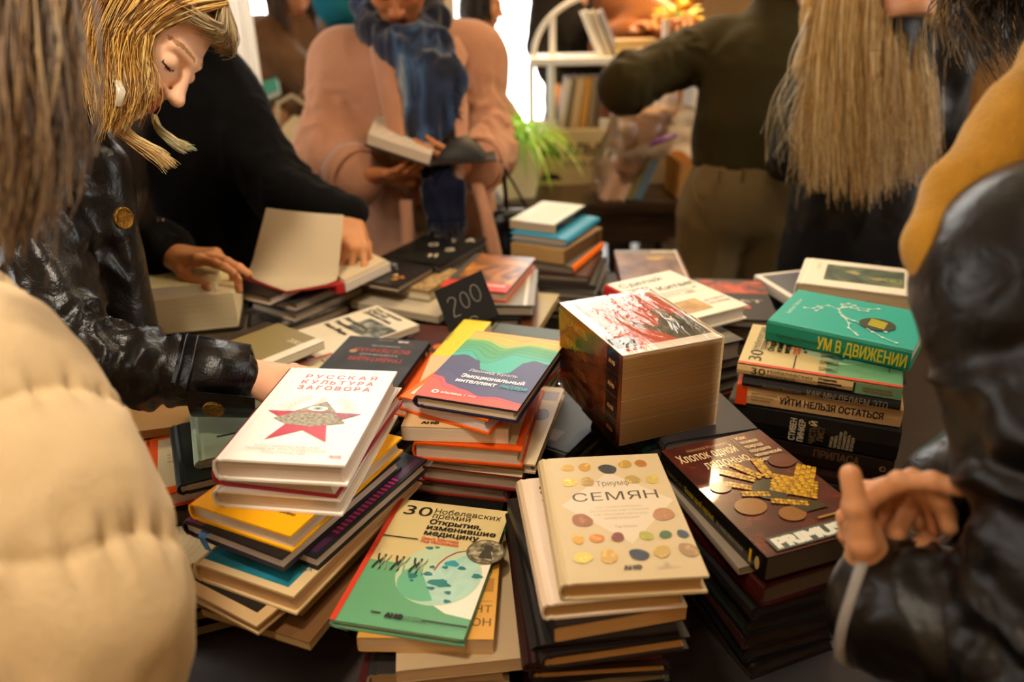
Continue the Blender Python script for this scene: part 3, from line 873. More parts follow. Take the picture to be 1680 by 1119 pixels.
# ---- shrink-wrapped block
GW = 'books under the shrink-wrapped block'
wr = empty('wrapped_book_bundle', (.172, 1.002, .947), math.radians(20.3), 'tall shrink-wrapped bundle of identical thick paperbacks with a red portrait cover', 'bundle')
bw, bl, bh = .145, .190, .129
def art_church(A, w, l):
    A.rect(0, 0, w, l, 'efe6da')
    A.rect(w * .10, l * .10, w * .97, l * .95, picture_mat('red_print', [(.3, 'c4573f'), (.6, 'cf6c52')], 14, .4))
    grey = picture_mat('portrait_print', [(.32, '4b4a40'), (.5, '6d6c5e'), (.68, '9a937f')], 30, .4)
    A.poly([(w * .62, l * .10), (w * .97, l * .10), (w * .97, l * .42), (w * .90, l * .50), (w * .80, l * .52), (w * .70, l * .47), (w * .60, l * .34), (w * .48, l * .42), (w * .40, l * .52), (w * .36, l * .51), (w * .42, l * .38), (w * .55, l * .26)], grey)
    A.circ(w * .78, l * .56, w * .085, '8d8372', l * .065); A.poly([(w * .33, l * .52), (w * .36, l * .60), (w * .385, l * .535), (w * .43, l * .60), (w * .42, l * .51), (w * .385, l * .485)], 'd9cdbd')
    A.poly([(w * .74, l * .46), (w * .79, l * .36), (w * .83, l * .46), (w * .79, l * .44)], 'e5dccd')
    A.text('УИНСТОН', w * .15, l * .865, .0090, 'e4b9a4', 'L', .0, width=w * .36); A.text('ЧЕРЧИЛЛЬ', w * .15, l * .795, .0090, 'e4b9a4', 'L', .0, width=w * .42)
    for i in range(3): A.text(('вторая мировая', 'война. мускулы мира', 'речи и размышления')[i], w * .16, l * (.73 - .035 * i), .0040, 'dca48e', 'L', .0, width=w * (.40 - .04 * i))
    A.rect(w * .02, l * .10, w * .24, l * .27, '4a4a40'); A.text('И', w * .13, l * .17, .012, 'efe6da', 'C', 0); A.text('100 лет', w * .13, l * .125, .0035, 'efe6da', 'C', 0)
    A.rect(w * .06, l * .045, w * .24, l * .085, 'c4473a'); A.text('АНФ', w * .15, l * .055, .004, 'efe6da', 'C', .03)
rust = bpy.data.materials.new('rust_spine')
rust.use_nodes = True
_nt = rust.node_tree; _b = _nt.nodes['Principled BSDF']; _b.inputs['Roughness'].default_value = .35
_tc = _nt.nodes.new('ShaderNodeTexCoord'); _n = _nt.nodes.new('ShaderNodeTexNoise'); _n.inputs['Scale'].default_value = 22; _n.inputs['Detail'].default_value = 6
_r = _nt.nodes.new('ShaderNodeValToRGB'); _r.color_ramp.elements[0].color = (*srgb('3a140b'), 1); _r.color_ramp.elements[1].color = (*srgb('a04f1c'), 1)
_r.color_ramp.elements[0].position = .35; _r.color_ramp.elements[1].position = .7
_nt.links.new(_tc.outputs['Object'], _n.inputs['Vector']); _nt.links.new(_n.outputs[0], _r.inputs[0]); _nt.links.new(_r.outputs[0], _b.inputs['Base Color'])
tk = bh / 4
for k in range(4):
    mb = MB()
    z0, z1 = k * tk + .00005, (k + 1) * tk - .00005
    mb.box((-bw / 2, -bl / 2, z1 - .0008), (bw / 2, bl / 2, z1), mat('efe6da', .4))
    mb.box((-bw / 2, -bl / 2, z0), (bw / 2, bl / 2, z0 + .0008), mat('efe6da', .4))
    mb.box((-bw / 2 - .0008, -bl / 2, z0), (-bw / 2, bl / 2, z1), rust)
    S = Art(mb, lambda s, h, n_, z0=z0: (-bw / 2 - .0011 - .00003 * n_, bl / 2 - s, z0 + h), .4)
    S.text('ЧЕРЧИЛЛЬ', .02, .011, .011, 'c8862e', 'L', .02, width=.07)
    S.rect(bl - .040, .0005, bl - .008, tk - .001, '2b120c')
    S.text('АНФ', bl - .035, .010, .0055, 'd9a860', 'L', .06)
    if k == 3: art_church(Art(mb, lambda u, v, n_: (u - bw / 2, v - bl / 2, z1 + .0002 + .00003 * n_), .35), bw, bl)
    mb.box((-bw / 2 + .0002, -bl / 2 + .0005, z0 + .0008), (bw / 2 - .0005, bl / 2 - .0005, z1 - .0008), pages_mat('efd0a0'))
    bo = mb.build('book', wr)
film = bpy.data.materials.new('plastic_film')
film.use_nodes = True
_nt = film.node_tree
_nt.nodes.remove(_nt.nodes['Principled BSDF'])
_tr = _nt.nodes.new('ShaderNodeBsdfTransparent'); _gl = _nt.nodes.new('ShaderNodeBsdfGlossy'); _mx = _nt.nodes.new('ShaderNodeMixShader'); _fr = _nt.nodes.new('ShaderNodeFresnel')
_fr.inputs['IOR'].default_value = 1.45
_gl.inputs['Roughness'].default_value = .12; _gl.inputs['Color'].default_value = (1, .97, .9, 1)
_tc = _nt.nodes.new('ShaderNodeTexCoord'); _mp = _nt.nodes.new('ShaderNodeMapping'); _mp.inputs['Scale'].default_value = (1, .35, .8); _mp.inputs['Rotation'].default_value = (0, .5, .6)
_n = _nt.nodes.new('ShaderNodeTexNoise'); _n.inputs['Scale'].default_value = 26; _n.inputs['Detail'].default_value = 4; _n.inputs['Distortion'].default_value = 1.2
_bp = _nt.nodes.new('ShaderNodeBump'); _bp.inputs['Strength'].default_value = .32; _bp.inputs['Distance'].default_value = .012
for a, b in ((_tc.outputs['Object'], _mp.inputs[0]), (_mp.outputs[0], _n.inputs['Vector']), (_n.outputs['Fac'], _bp.inputs['Height']), (_bp.outputs[0], _gl.inputs['Normal']), (_bp.outputs[0], _fr.inputs['Normal']),
             (_fr.outputs[0], _mx.inputs[0]), (_tr.outputs[0], _mx.inputs[1]), (_gl.outputs[0], _mx.inputs[2]), (_mx.outputs[0], _nt.nodes['Material Output'].inputs[0])):
    _nt.links.new(a, b)
mb = MB().box((-bw / 2 - .0022, -bl / 2 - .0015, -.0000), (bw / 2 + .0015, bl / 2 + .0015, bh + .0020), film)
tag(mb.build('plastic_wrap', wr), 'clear shrink wrap')
book((.232, 1.035), .9465, 14, .135, .20, .020, '2e2a2c', 'dark grey hardcover jutting out right under the shrink-wrapped block', group=GW, paper='8f8984')
book((.226, 1.040), .926, 22, .135, .20, .024, '24403c', 'dark teal hardcover, second under the shrink-wrapped block', group=GW, paper='6d6a62')
filler((.228, 1.045), .9015, 6, 20, .132, .195, 'the pile under the shrink-wrapped block', GW)
book((.105, .905), .862, 38, .13, .19, .016, '3c6063', 'small teal hardcover lying low in front of the orange-titled black book', art=art_moon, group=GM, paper='746b60') if False else None

# ---- make-it-in-China book and its stack
G6 = 'books in the stack under the white China book'
def art_china(A, w, l):
    A.text('Сделай', w * .11, l * .835, .0175, '2f2a24', 'L', .012, width=w * .60)
    A.text('это', w * .11, l * .715, .0150, '2f2a24', 'L', .012, width=w * .27)
    A.text('в Китае!', w * .30, l * .620, .0175, '2f2a24', 'L', .012, width=w * .66)
    for i in range(3): A.text(('пошаговое руководство', 'по производству товаров', 'в Поднебесной')[i], w * .27, l * (.545 - .035 * i), .0045, 'c46a4a', 'L', 0)
    A.rect(w * .15, l * .10, w * .62, l * .34, 'b98f4e'); A.rect(w * .19, l * .14, w * .60, l * .32, picture_mat('kraft_print', [(.35, 'a87c3c'), (.65, 'cfa45c')], 30, .5))
    A.line([(w * .15, l * .22), (w * .62, l * .22)], .001, '8d6a34')
    A.text('до партии', w * .66, l * .235, .0085, '6f675a', 'L', 0, width=w * .30); A.text('на складе', w * .66, l * .165, .0085, '6f675a', 'L', 0, width=w * .30)
    A.circ(w * .72, l * .475, w * .07, 'a9a294', l * .02, wob=.2); A.circ(w * .86, l * .55, w * .03, '8d8678', l * .012, wob=.3); A.line([(w * .30, l * .455), (w * .93, l * .455)], .0007, 'b9b2a4')
book((.286, 1.310), .993, 28.3, .152, .207, .0255, 'f0e8d6', 'white hardcover about China with a brown parcel picture, behind the shrink-wrapped block', mob=0, spine='b5231c', art=art_china, group=G6, paper='e0d6c6', sart=lambda A, l, t: A.text('Сделай это в Китае', .02, .008, .009, 'e8b8a0', 'L', .02))
def art_winter(A, w, l):
    A.rect(0, 0, w, l, picture_mat('winter_print', [(.36, '15151a'), (.5, '2a2a2e'), (.6, '4d4c48'), (.68, '8f8a78')], 34, .4, detail=7))
    A.rect(w * .65, l * .3, w, l, '62605e')
    for k in range(16):
        a = -.4 + .12 * k
        A.line([(w * (.62 + .02 * (k % 3)), l * .06), (w * .62 + .035 * math.sin(a * 2.2), l * .06 + .035 * abs(math.cos(a)))], .0009, 'c4bb98')
book((.263, 1.240), .967, 24, .147, .217, .034, '232227', 'thick dark hardcover with silvery twigs, directly under the white China book', mob=0, art=art_winter, group=G6, paper='8f877a', edge='1c1b1d')
for k, (t, c, n, p) in enumerate(((.019, '14130f', 'black hardcover, third', '8d8272'), (.018, '2c2a27', 'charcoal hardcover, fourth', '8a8070'), (.022, '16140f', 'black hardcover, fifth', '867c6c'), (.02, '6a2a16', 'rust red hardcover, sixth', '6f665a'), (.02, '1a1917', 'black hardcover, seventh', '6a6258'))):
    z0 = (.9325, .913, .8945, .872, .8515)[k]
    book((.265 + .002 * (k % 2), 1.238), z0, 23 + 2 * (k % 3), .147, .217, t, c, n + ' from the top under the white China book', group=G6, paper=p, edge=c)
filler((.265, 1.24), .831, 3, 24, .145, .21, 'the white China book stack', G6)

# ---- the pile with its spines turned this way
G7 = 'books in the pile with the turquoise book on top'
def art_mind(A, w, l):
    W = 'cfe6da'
    A.text('Барбара Тверски', w * .60, l * .93, .006, W, 'C', 0, rot=0) if False else A.text('Барбара Тверски', w * .52, l * .905, .0060, W, 'C', .0, width=w * .42)
    body = [(.80, .62), (.74, .60), (.66, .615), (.58, .59), (.50, .56), (.44, .52)]
    def dots(pts, th=.0014):
        P = [(w * u, l * v) for u, v in pts]
        A.line(P, th, W)
        for p in P: A.circ(p[0], p[1], .0028, W, seg=8)
    for pts in (body, [(.80, .62), (.86, .58), (.84, .53), (.78, .55), (.80, .62)], [(.66, .615), (.70, .70), (.62, .76), (.55, .78), (.52, .84)], [(.62, .76), (.60, .73), (.50, .75)],
                [(.70, .60), (.78, .50), (.80, .42), (.86, .36)], [(.74, .58), (.72, .48), (.74, .42)], [(.44, .52), (.40, .40), (.30, .34), (.24, .30)], [(.46, .54), (.34, .48), (.22, .46), (.14, .40), (.10, .38)], [(.50, .56), (.42, .46), (.36, .34), (.30, .22)], [(.24, .30), (.16, .22), (.10, .12)]):
        dots(pts)
    A.circ(w * .44, l * .30, w * .15, '2f3a2c', l * .125, 30); 
    for k in range(6): A.line([(w * (.36 + .03 * k), l * .24), (w * (.40 + .03 * k), l * .36)], .0030, 'd4c81c' if k % 2 == 0 else 'c2b618')
book((.520, 1.125), 1.021, 55, .162, .205, .033, '2aa99a', 'turquoise hardcover with yellow spine lettering, topmost of the right-hand pile', mob=0, spine='0f7a63', edge='17876f', art=art_mind, group=G7, paper='d0c0a0',
     sart=lambda A, l, t: (A.text('Барбара Тверски', .018, t * .38, .0052, '07463a', 'L', .01), A.text('УМ В ДВИЖЕНИИ', .078, t * .22, .0185, 'c3b41a', 'L', .03, width=.122)))
def art_nobel2(A, w, l):
    art_nobel(A, w, l)
book((.461, 1.071), .987, 66.2, .155, .220, .0185, 'dcca94', 'cream medicine hardcover with lettered spine, under the turquoise book', mob=0, spine='d2b37c', art=art_nobel, edge='d49c62', group=G7, paper='c8b088',
     sart=lambda A, l, t: (A.text('30', .020, t * .30, .0100, '1c160e', 'L', 0, width=.020), A.text('Нобелевских', .043, t * .56, .0055, '3a2f20', 'L', 0, width=.062), A.text('премий', .043, t * .15, .0055, '3a2f20', 'L', 0, width=.038),
                          A.rect(.158, .001, .161, t - .001, '2a2c1e'), A.rect(.161, .001, l, t - .001, '6f9a72'), [A.text(('Открытия,', 'изменившие', 'медицину')[i], .112, t * (.68 - .27 * i), .0036, '1a150e', 'L', .05) for i in range(3)],
                          [A.text(('Ольга Шестова', 'Лев Иноземцев')[i], .170, t * (.52 - .25 * i), .0036, '8a3a22', 'L', .02) for i in range(2)]))
book((.460, 1.057), .968, 66.8, .145, .211, .0135, '14110f', 'thin black hardcover, third from the top of the turquoise book pile', mob=0, group=G7, paper='a5937a',
     sart=lambda A, l, t: (A.text('Роберт Мартин', .030, t * .3, .0050, '6d5f4e', 'L', .01), A.text('КАК МЫ ДЕЛАЕМ ЭТО', .090, t * .16, .0100, '8d7c62', 'L', .01, width=.105)))
book((.462, 1.067), .954, 68.0, .145, .224, .0325, 'd7b582', 'tan hardcover with orange spine end and bold black lettering, in the turquoise book pile', mob=0, spine='cfa873', edge='e2581a', art=lambda A, w, l: A.rect(0, l * .9, w, l, 'e2581a'), group=G7, paper='c9b394',
     sart=lambda A, l, t: (A.rect(0, .0005, .0155, t - .0005, 'd8420e'), A.text('УЙТИ НЕЛЬЗЯ ОСТАТЬСЯ', .062, t * .36, .0098, '191411', 'L', .035, width=.138),
                          [A.text(('МАРИНА САПОЖНИКОВА', 'ЮЛИЯ НИКИТИНА', 'АННА АНДРЕЕВА')[i], .022, t * (.62 - .16 * i), .0030, '4a3c2a', 'L', 0, width=(.036, .032, .028)[i]) for i in range(3)]))
book((.464, 1.075), .921, 66.3, .160, .238, .050, '14120f', 'very thick black hardcover with upright white spine lettering, in the turquoise book pile', mob=0, group=G7, paper='d8ccc0', round_=.003,
     sart=lambda A, l, t: (A.text('СТИВЕН', .100, .006, .0085, 'd9c7a6', 'L', .02, rot=math.pi / 2, width=.036), A.text('ПИНКЕР', .112, .006, .0085, 'd9c7a6', 'L', .02, rot=math.pi / 2, width=.036),
                          A.text('ЧИСТЫЙ', .128, .006, .0085, '6a5638', 'L', .02, rot=math.pi / 2, width=.036), A.text('ЛИСТ', .139, .012, .0085, '6a5638', 'L', .02, rot=math.pi / 2, width=.024), A.text('Й', .128, .036, .0085, 'e3c98c', 'L', .02, rot=math.pi / 2),
                          [A.text(('ПРИРОДА', 'ЧЕЛОВЕКА.', 'КТО И ПОЧЕМУ', 'ОТКАЗЫВАЕТСЯ', 'ПРИЗНАВАТЬ', 'ЕЁ СЕГОДНЯ')[i], .152 + .0056 * i, .006, .0036, 'b9a684', 'L', .02, rot=math.pi / 2, width=(.018, .021, .028, .03, .025, .022)[i]) for i in range(6)]))
book((.466, 1.078), .870, 66, .160, .236, .036, '22140d', 'dark brown hardcover with dim spine lettering, under the very thick black book', group=G7, paper='3a2a1c', spine='1c0f09',
     sart=lambda A, l, t: (A.text('ПРИПАСА', .128, t * .52, .0120, '5a4028', 'L', .03, width=.062), A.circ(l - .014, t * .55, .0045, '8d7350'), A.circ(l - .0135, t * .55, .0028, '1c0f09')))
filler((.466, 1.08), .8335, 3, 66, .155, .225, 'the turquoise book pile', G7)

# ---- white book with the green painting, and its neighbours
G8 = 'books at the far right of the table'
def art_paint(A, w, l):
    pm = picture_mat('green_painting', [(.28, '27332f'), (.42, '46594f'), (.55, '5d7060'), (.68, '8d8c5c'), (.8, 'a7a06c')], 16, .4, distortion=1.5)
    A.rect(w * .21, l * .22, w * .85, l * .83, pm)
    for k in range(3): A.circ(w * .76, l * (.46 - .0 * k), w * (.075 - .02 * k), '8d9a66' if k % 2 == 0 else '4b5c4a', l * (.085 - .02 * k))
    A.poly([(w * .36, l * .60), (w * .44, l * .66), (w * .50, l * .60), (w * .47, l * .52)], 'a89f70'); A.poly([(w * .55, l * .46), (w * .66, l * .52), (w * .72, l * .46), (w * .64, l * .38)], '9a9468')
    A.text('ПЛОХИЕ', w * .13, l * .72, .006, 'c4b99e', 'C', 0, rot=-1.57); A.rect(w * .93, l * .45, w * .97, l * .6, '3f3a30')
book((.640, 1.372), .998, -25, .209, .150, .0345, 'efe7d3', 'thick white hardcover with a green painting, behind the turquoise book', mob=0, art=art_paint, group=G8, paper='cbb692', spine='efe7d3')
filler((.645, 1.38), .963, 6, -22, .19, .14, 'the stack under the green painting book', G8, [('cbb692', 'tan'), ('2a2f3a', 'slate blue'), ('b9a27c', 'beige'), ('1c1a18', 'black'), ('6a5a44', 'brown'), ('33302c', 'charcoal')])
book((.620, 1.535), .930, 14, .190, .135, .021, 'e4dfd6', 'white bordered book with a dark blue picture, left of the green painting book', mob=0, art=lambda A, w, l: A.rect(w * .06, l * .08, w * .95, l * .93, '4a4f5c'), group=G8, paper='c9b08a', hard=False)
filler((.625, 1.545), .9085, 4, 16, .17, .12, 'the pile left of the green painting book', G8)
def art_redblue(A, w, l):
    A.rect(0, l * .62, w, l * .95, picture_mat('red_splash', [(.38, '2a2530'), (.5, '8e2a20'), (.62, 'c4492f')], 24, .4))
    A.text('СОВЕТ', w * .08, l * .40, .012, 'b8b0a8', 'L', .03, width=w * .8); A.rect(w * .08, l * .25, w * .7, l * .33, 'b8402c')
book((.432, 1.470), .930, -8, .145, .217, .018, '26242e', 'dark blue and red book between the China book and the green painting book', art=art_redblue, group=G8, paper='8a7c6c')
filler((.430, 1.475), .9115, 4, -8, .14, .21, 'the pile behind the China book, right side', G8)
def art_brown(A, w, l):
    A.rect(0, 0, w, l, picture_mat('brown_print', [(.35, '4a2f26'), (.5, '70493a'), (.65, '8a6a4a')], 14, .4))
    A.rect(0, l * .88, w, l, '6d675c'); A.text('ШИФРЫ', w * .92, l * .905, .012, 'd6c48a', 'R', .02, width=w * .34)
    A.circ(w * .60, l * .72, w * .14, 'b08a1e', l * .05, wob=.15); A.rect(w * .94, 0, w * .97, l, 'c4b6a6')
book((.345, 1.600), .945, -3, .140, .215, .018, '70493a', 'brown cover with a golden blot, behind the white China book', art=art_brown, group=G8, paper='a89478')
filler((.345, 1.61), .9265, 5, -3, .135, .20, 'the pile behind the white China book', G8)

# ---- corn-hand book on the right
G9 = 'books in the stack under the dark red corn hand book'
def art_clap(A, w, l):
    A.rect(0, 0, w, l, picture_mat('maroon_print', [(.3, '2e0f0b'), (.5, '4c1a12'), (.7, '6a2a1c')], 40, .25, coat=.6, detail=6))
    T = 'd9bd92'
    A.text('Николай Кукушкин', w * .40, l * .925, .0062, 'a98a64', 'C', .0, width=w * .40)
    A.text('Хлопок одной', w * .06, l * .835, .0165, T, 'L', .02, width=w * .56); A.text('ладонью', w * .22, l * .735, .0165, T, 'L', .02, width=w * .42)
    A.line([(w * .66, l * .99), (w * .66, l * .70)], .0012, '9a5a36')
    for i, s in enumerate(('Как', 'неживая', 'природа', 'породила', 'человеческий', 'разум')): A.text(s, w * .70, l * (.935 - .048 * i), .0070, T, 'L', .03, width=w * (.10, .17, .17, .20, .26, .15)[i])
    for u, v, r in ((.17, .56, .09), (.24, .36, .13), (.48, .235, .11), (.86, .66, .12)): A.circ(w * u, l * v, w * r, '8a5a22' if v < .5 else '5e2c18', w * r * .8)
    A.circ(w * .52, l * .45, w * .16, '2c2a14', l * .09); A.poly([(w * .44, l * .42), (w * .72, l * .30), (w * .80, l * .22), (w * .58, l * .22)], '3a3216')
    corn = ['b8860c', '94690a', 'c99d1e']
    base = A.n
    def kernels(p, q, n, r, rows=2):
        for k in range(n):
            s = k / max(1, n - 1)
            for j in range(rows):
                o = (j - (rows - 1) / 2) * r * 1.7
                dx, dy = q[0] - p[0], q[1] - p[1]; d = math.hypot(dx, dy) or 1
                A.n = base + (k + 2 * j) % 5
                A.circ(p[0] + dx * s - dy / d * o, p[1] + dy * s + dx / d * o, r * (1 - .25 * abs(s - .4)), corn[(k + j) % 3], seg=8)
    P = lambda u, v: (w * u, l * v)
    kernels(P(.24, .575), P(.38, .50), 7, .0030); kernels(P(.30, .68), P(.47, .56), 9, .0033); kernels(P(.44, .72), P(.55, .57), 9, .0033); kernels(P(.66, .72), P(.62, .55), 10, .0036); kernels(P(.28, .465), P(.46, .42), 7, .0028)
    kernels(P(.60, .50), P(.84, .36), 15, .0036, 6); kernels(P(.86, .47), P(.99, .56), 8, .0034, 4); kernels(P(.44, .36), P(.66, .28), 9, .0028, 2)
    A.n = base + 6
    A.rect(w * .10, l * .015, w * .98, l * .115, '4a544c'); A.text('PRIMUS', w * .14, l * .03, .0150, 'dfe0d2', 'L', .07, width=w * .58); A.rect(w * .62, l * .15, w * .86, l * .165, '9a7430')
book((.288, .771), .962, 19.3, .145, .217, .030, '3a120c', 'dark red glossy book with a yellow corn hand cover, right of the seeds book', mob=0, art=art_clap, group=G9, paper='4a3c2c', hard=False, spine='12100c', rough=.25, coat=.6,
     sart=lambda A, l, t: (A.text('Николай Кукушкин', .020, t * .35, .0060, '5c5432', 'L', .01), A.text('Хлопок одной ладонью', .062, t * .35, .0075, 'a98f1c', 'L', .03, width=.062), A.text('Как неживая природа породила', .130, t * .35, .0055, '8d8470', 'L', .02, width=.05), A.rect(l - .026, t * .25, l - .022, t * .8, 'c9a21a'), A.circ(l - .012, t * .5, .004, 'b59a66', .008)))
book((.276, .785), .9315, 16.5, .145, .205, .010, '8f8272', 'grey paperback slipping out left below the corn hand book', group=G9, paper='7d6e58', hard=False)
book((.286, .776), .921, 21, .145, .217, .030, '3d0f0d', 'dark red hardcover, third under the corn hand book', group=G9, paper='5a4636', edge='3d0f0d')
book((.284, .776), .8905, 18, .145, .217, .020, '161211', 'black hardcover, fourth under the corn hand book', group=G9, paper='2a2018')
filler((.290, .785), .870, 5, 19, .125, .185, 'the corn hand book stack', G9, pap='2e251c')  # pages darker still, painting in the deep shade under this stack

# ---- cosmology book lying upside-down and the Dovlatov paperback
def art_cosmo(A, w, l):
    A.rect(0, 0, w, l, picture_mat('night_print', [(.35, '1d2024'), (.6, '2c3036'), (.75, '3d434a')], 12, .62))
    for s, v, q, c, b in (('ГРАВИТАЦИЯ', .40, .62, 'c9402a', .0), ('В СОВРЕМЕННОЙ', .33, .44, 'b9b4ac', 0), ('ВСЕЛЕННАЯ', .225, .66, 'c9402a', .0), ('КОСМОЛОГИИ', .155, .34, 'b9b4ac', 0)):
        A.text(s, w * .47, l * v, .0125 if c == 'c9402a' else .0055, c, 'C', b, width=w * q)
    A.circ(w * .80, l * .30, w * .045, 'b08a6a', w * .045); A.circ(w * .20, l * .10, w * .03, '6a3a34')
    A.text('АНФ', w * .30, l * .045, .006, 'e4e0da', 'C', .05); A.text('Династия', w * .52, l * .045, .004, 'a9a49c', 'C', 0)
book((-.232, 1.165), .940, 167.8, .146, .195, .0205, '26292e', 'dark hardcover with red Cyrillic title, upside down behind the red star book', mob=0, art=art_cosmo, group=GM, paper='c9b8a4', spine='14120f', rough=.75, coat=.0,
     sart=lambda A, l, t: (A.text('ГРАВИТАЦИЯ И ВСЕЛЕННАЯ', .05, t * .3, .0085, 'b23a22', 'L', .02, width=.09), A.circ(l - .03, t * .5, .004, 'cfcac0'), A.text('АНФ', l - .016, t * .35, .005, 'cfcac0', 'L', .04, rot=0)))
book((-.190, 1.165), .919, 158, .120, .185, .019, 'e2631a', 'orange striped book partly hidden under the dark cosmology hardcover', group=GM, paper='cdbfa8', spine='e8823c', edge='e2631a', sart=lambda A, l, t: [A.rect(.02 + .02 * k, .002, .03 + .02 * k, t - .002, 'f2e8dc') for k in range(8)])
filler((-.215, 1.155), .8995, 5, 160, .14, .20, 'the pile under the dark cosmology book', GM, [('d9cfbd', 'pale'), ('37401f', 'olive'), ('c4b89c', 'beige'), ('2a2520', 'dark'), ('4a4436', 'khaki')])
def art_dov(A, w, l):
    A.rect(w * .35, l * .50, w * .97, l * .78, picture_mat('photo_print', [(.35, '1f2422'), (.5, '59605a'), (.65, 'a8a694')], 40, .5))
    for i, s in enumerate(('Три города', 'Сергея', 'Довлатова')): A.text(s, w * .10, l * (.925 - .055 * i), .0085, '1c1a16', 'L', .05, width=w * (.62, .40, .60)[i])
    for i, s in enumerate(('Ленинград', 'Таллин', 'Нью-Йорк')): A.text(s, w * .10, l * (.60 - .10 * i), .0095, '1c1a16', 'L', .05, width=w * (.56, .38, .50)[i])
book((-.302, 1.365), .912, -47.2, .143, .214, .0125, 'e6dcc4', 'white paperback with bold black title lines, beyond the dark cosmology book', mob=0, art=art_dov, group=GM, paper='cfc0a2', hard=False)
filler((-.300, 1.372), .899, 4, -45, .14, .205, 'the pile under the bold-titled white paperback', GM, [('c9b88e', 'tan'), ('7a6a44', 'khaki'), ('3a3a2a', 'olive'), ('2a2620', 'dark')])
book((-.350, 1.160), .918, -52, .143, .200, .0125, 'dcca94', 'cream medicine paperback with red spine edge, beside the hand in the leather cuff', art=art_nobel, group=GM, paper='d2c3a4', hard=False, spine='cf3a22')
book((-.425, 1.185), .957, -40, .13, .19, .014, '8d7c48', 'gold-brown paperback with a pale curved page edge, behind the leather cuff', group=GM, paper='e2d6ba', hard=False, art=lambda A, w, l: (A.text('2003', w * .6, l * .8, .012, 'c9bc94', 'L', .02), A.rect(w * .84, 0, w, l, 'e8ddc2')))
filler((-.405, 1.185), .9425, 6, -42, .13, .185, 'the pile behind the leather cuff', GM)

# ---- cream page blocks at the far left
GL = 'books at the left edge of the table'
book((-.632, 1.405), .992, 13, .225, .145, .066, 'e8d9b0', 'very thick cream paperback, its page block turned to the viewer, left edge of table', mob=0, hard=False, group=GL, paper='f0dfb2', side=-1)
book((-.648, 1.400), 1.0125, 12, .203, .130, .020, 'e4dfae', 'pale yellow paperback lying on the very thick cream book', mob=0, hard=False, group=GL, paper='f6efdc', side=-1)
filler((-.632, 1.405), .9255, 5, 13, .215, .14, 'the pile under the very thick cream book', GL, [('1d1412', 'dark'), ('2a1a14', 'dark brown'), ('161414', 'black'), ('3a2c20', 'brown'), ('201a18', 'charcoal')])

# ---- lower left pile beside the puffer sleeve
def art_vsya(A, w, l):
    A.rect(w * .10, l * .10, w * .97, l * .95, 'd8c79a'); A.text('ЯСЬ', w * .60, l * .42, .020, '1c1812', 'L', .05, rot=1.75)
    for i in range(3): A.text(('и другие истории', 'о том, как', 'мы живём')[i], w * .16, l * (.62 - .06 * i), .005, '7a6c4a', 'L', .0)
book((-.395, .925), .925, 21, .205, .150, .0215, 'e4560f', 'orange-framed cream hardcover under the leather sleeve, left of the red star book', mob=0, art=art_vsya, edge='e05210', group=GL, paper='d3c0bb')
book((-.380, .925), .943, 24, .120, .160, .016, '141a16', 'small black hardcover on the orange-framed cream book', group=GL, paper='c3b8a4')
book((-.355, .940), .957, 22, .120, .165, .0125, '8fa088', 'small sage green hardcover, top of the heap under the leather sleeve', group=GL, paper='b9b79c', art=lambda A, w, l: A.rect(w * .25, l * .3, w * .5, l * .33, '1f2a22'))
book((-.520, 1.000), .938, 14, .14, .11, .013, 'c99c62', 'plain kraft brown paperback poking out under the leather elbow', group=GL, paper='b48c58', hard=False)
filler((-.520, 1.000), .9245, 5, 14, .15, .115, 'the pile under the kraft brown paperback', GL)
book((-.405, .905), .902, 12, .17, .15, .022, '15110f', 'black hardcover with a red title, under the orange-framed cream book', group=GL, paper='4a4038', art=lambda A, w, l: A.text('ЗАДАЧА', w * .58, l * .20, .013, 'd0402a', 'L', .0, rot=-.75, width=w * .45))
def art_odin(A, w, l):
    A.rect(w * .02, l * .03, w * .98, l * .98, 'd9cba4')
    A.line([(w * .05, l * .95), (w * .80, l * .95)], .0013, '1c1814'); A.line([(w * .05, l * .06), (w * .95, l * .06)], .0013, '1c1814')
    for k in range(7): A.line([(w * (.42 + (.16 + .06 * k) * math.cos(a / 12 * math.pi)), l * .40 + w * (.16 + .06 * k) * math.sin(a / 12 * math.pi)) for a in range(-10, 11)], .0004, 'a99c78')
    A.circ(w * .40, l * .40, w * .15, picture_mat('crimson_print', [(.35, '4a0f22'), (.6, '8c1c40'), (.7, 'b23a5c')], 60, .4), w * .15)
    A.text('ОДИН', w * .52, l * .80, .010, '2a241c', 'L', .04, track=.15); A.text('ВО ВСЕЛЕННОЙ', w * .42, l * .70, .010, '2a241c', 'L', .04, track=.15); A.text('Джеймс', w * .72, l * .90, .006, '6a5c40', 'L', 0)
book((-.410, .800), .8795, 25, .145, .217, .018, 'd9cba4', 'cream hardcover with a crimson planet, beside the quilted sleeve', art=art_odin, group=GL, paper='9a8f80', edge='b8aa8a')
filler((-.402, .865), .861, 5, 20, .14, .20, 'the pile beside the quilted sleeve', GL, [('15110f', 'black'), ('221a15', 'dark brown'), ('1a1c1a', 'dark green'), ('2a1512', 'maroon'), ('191a22', 'dark blue')])

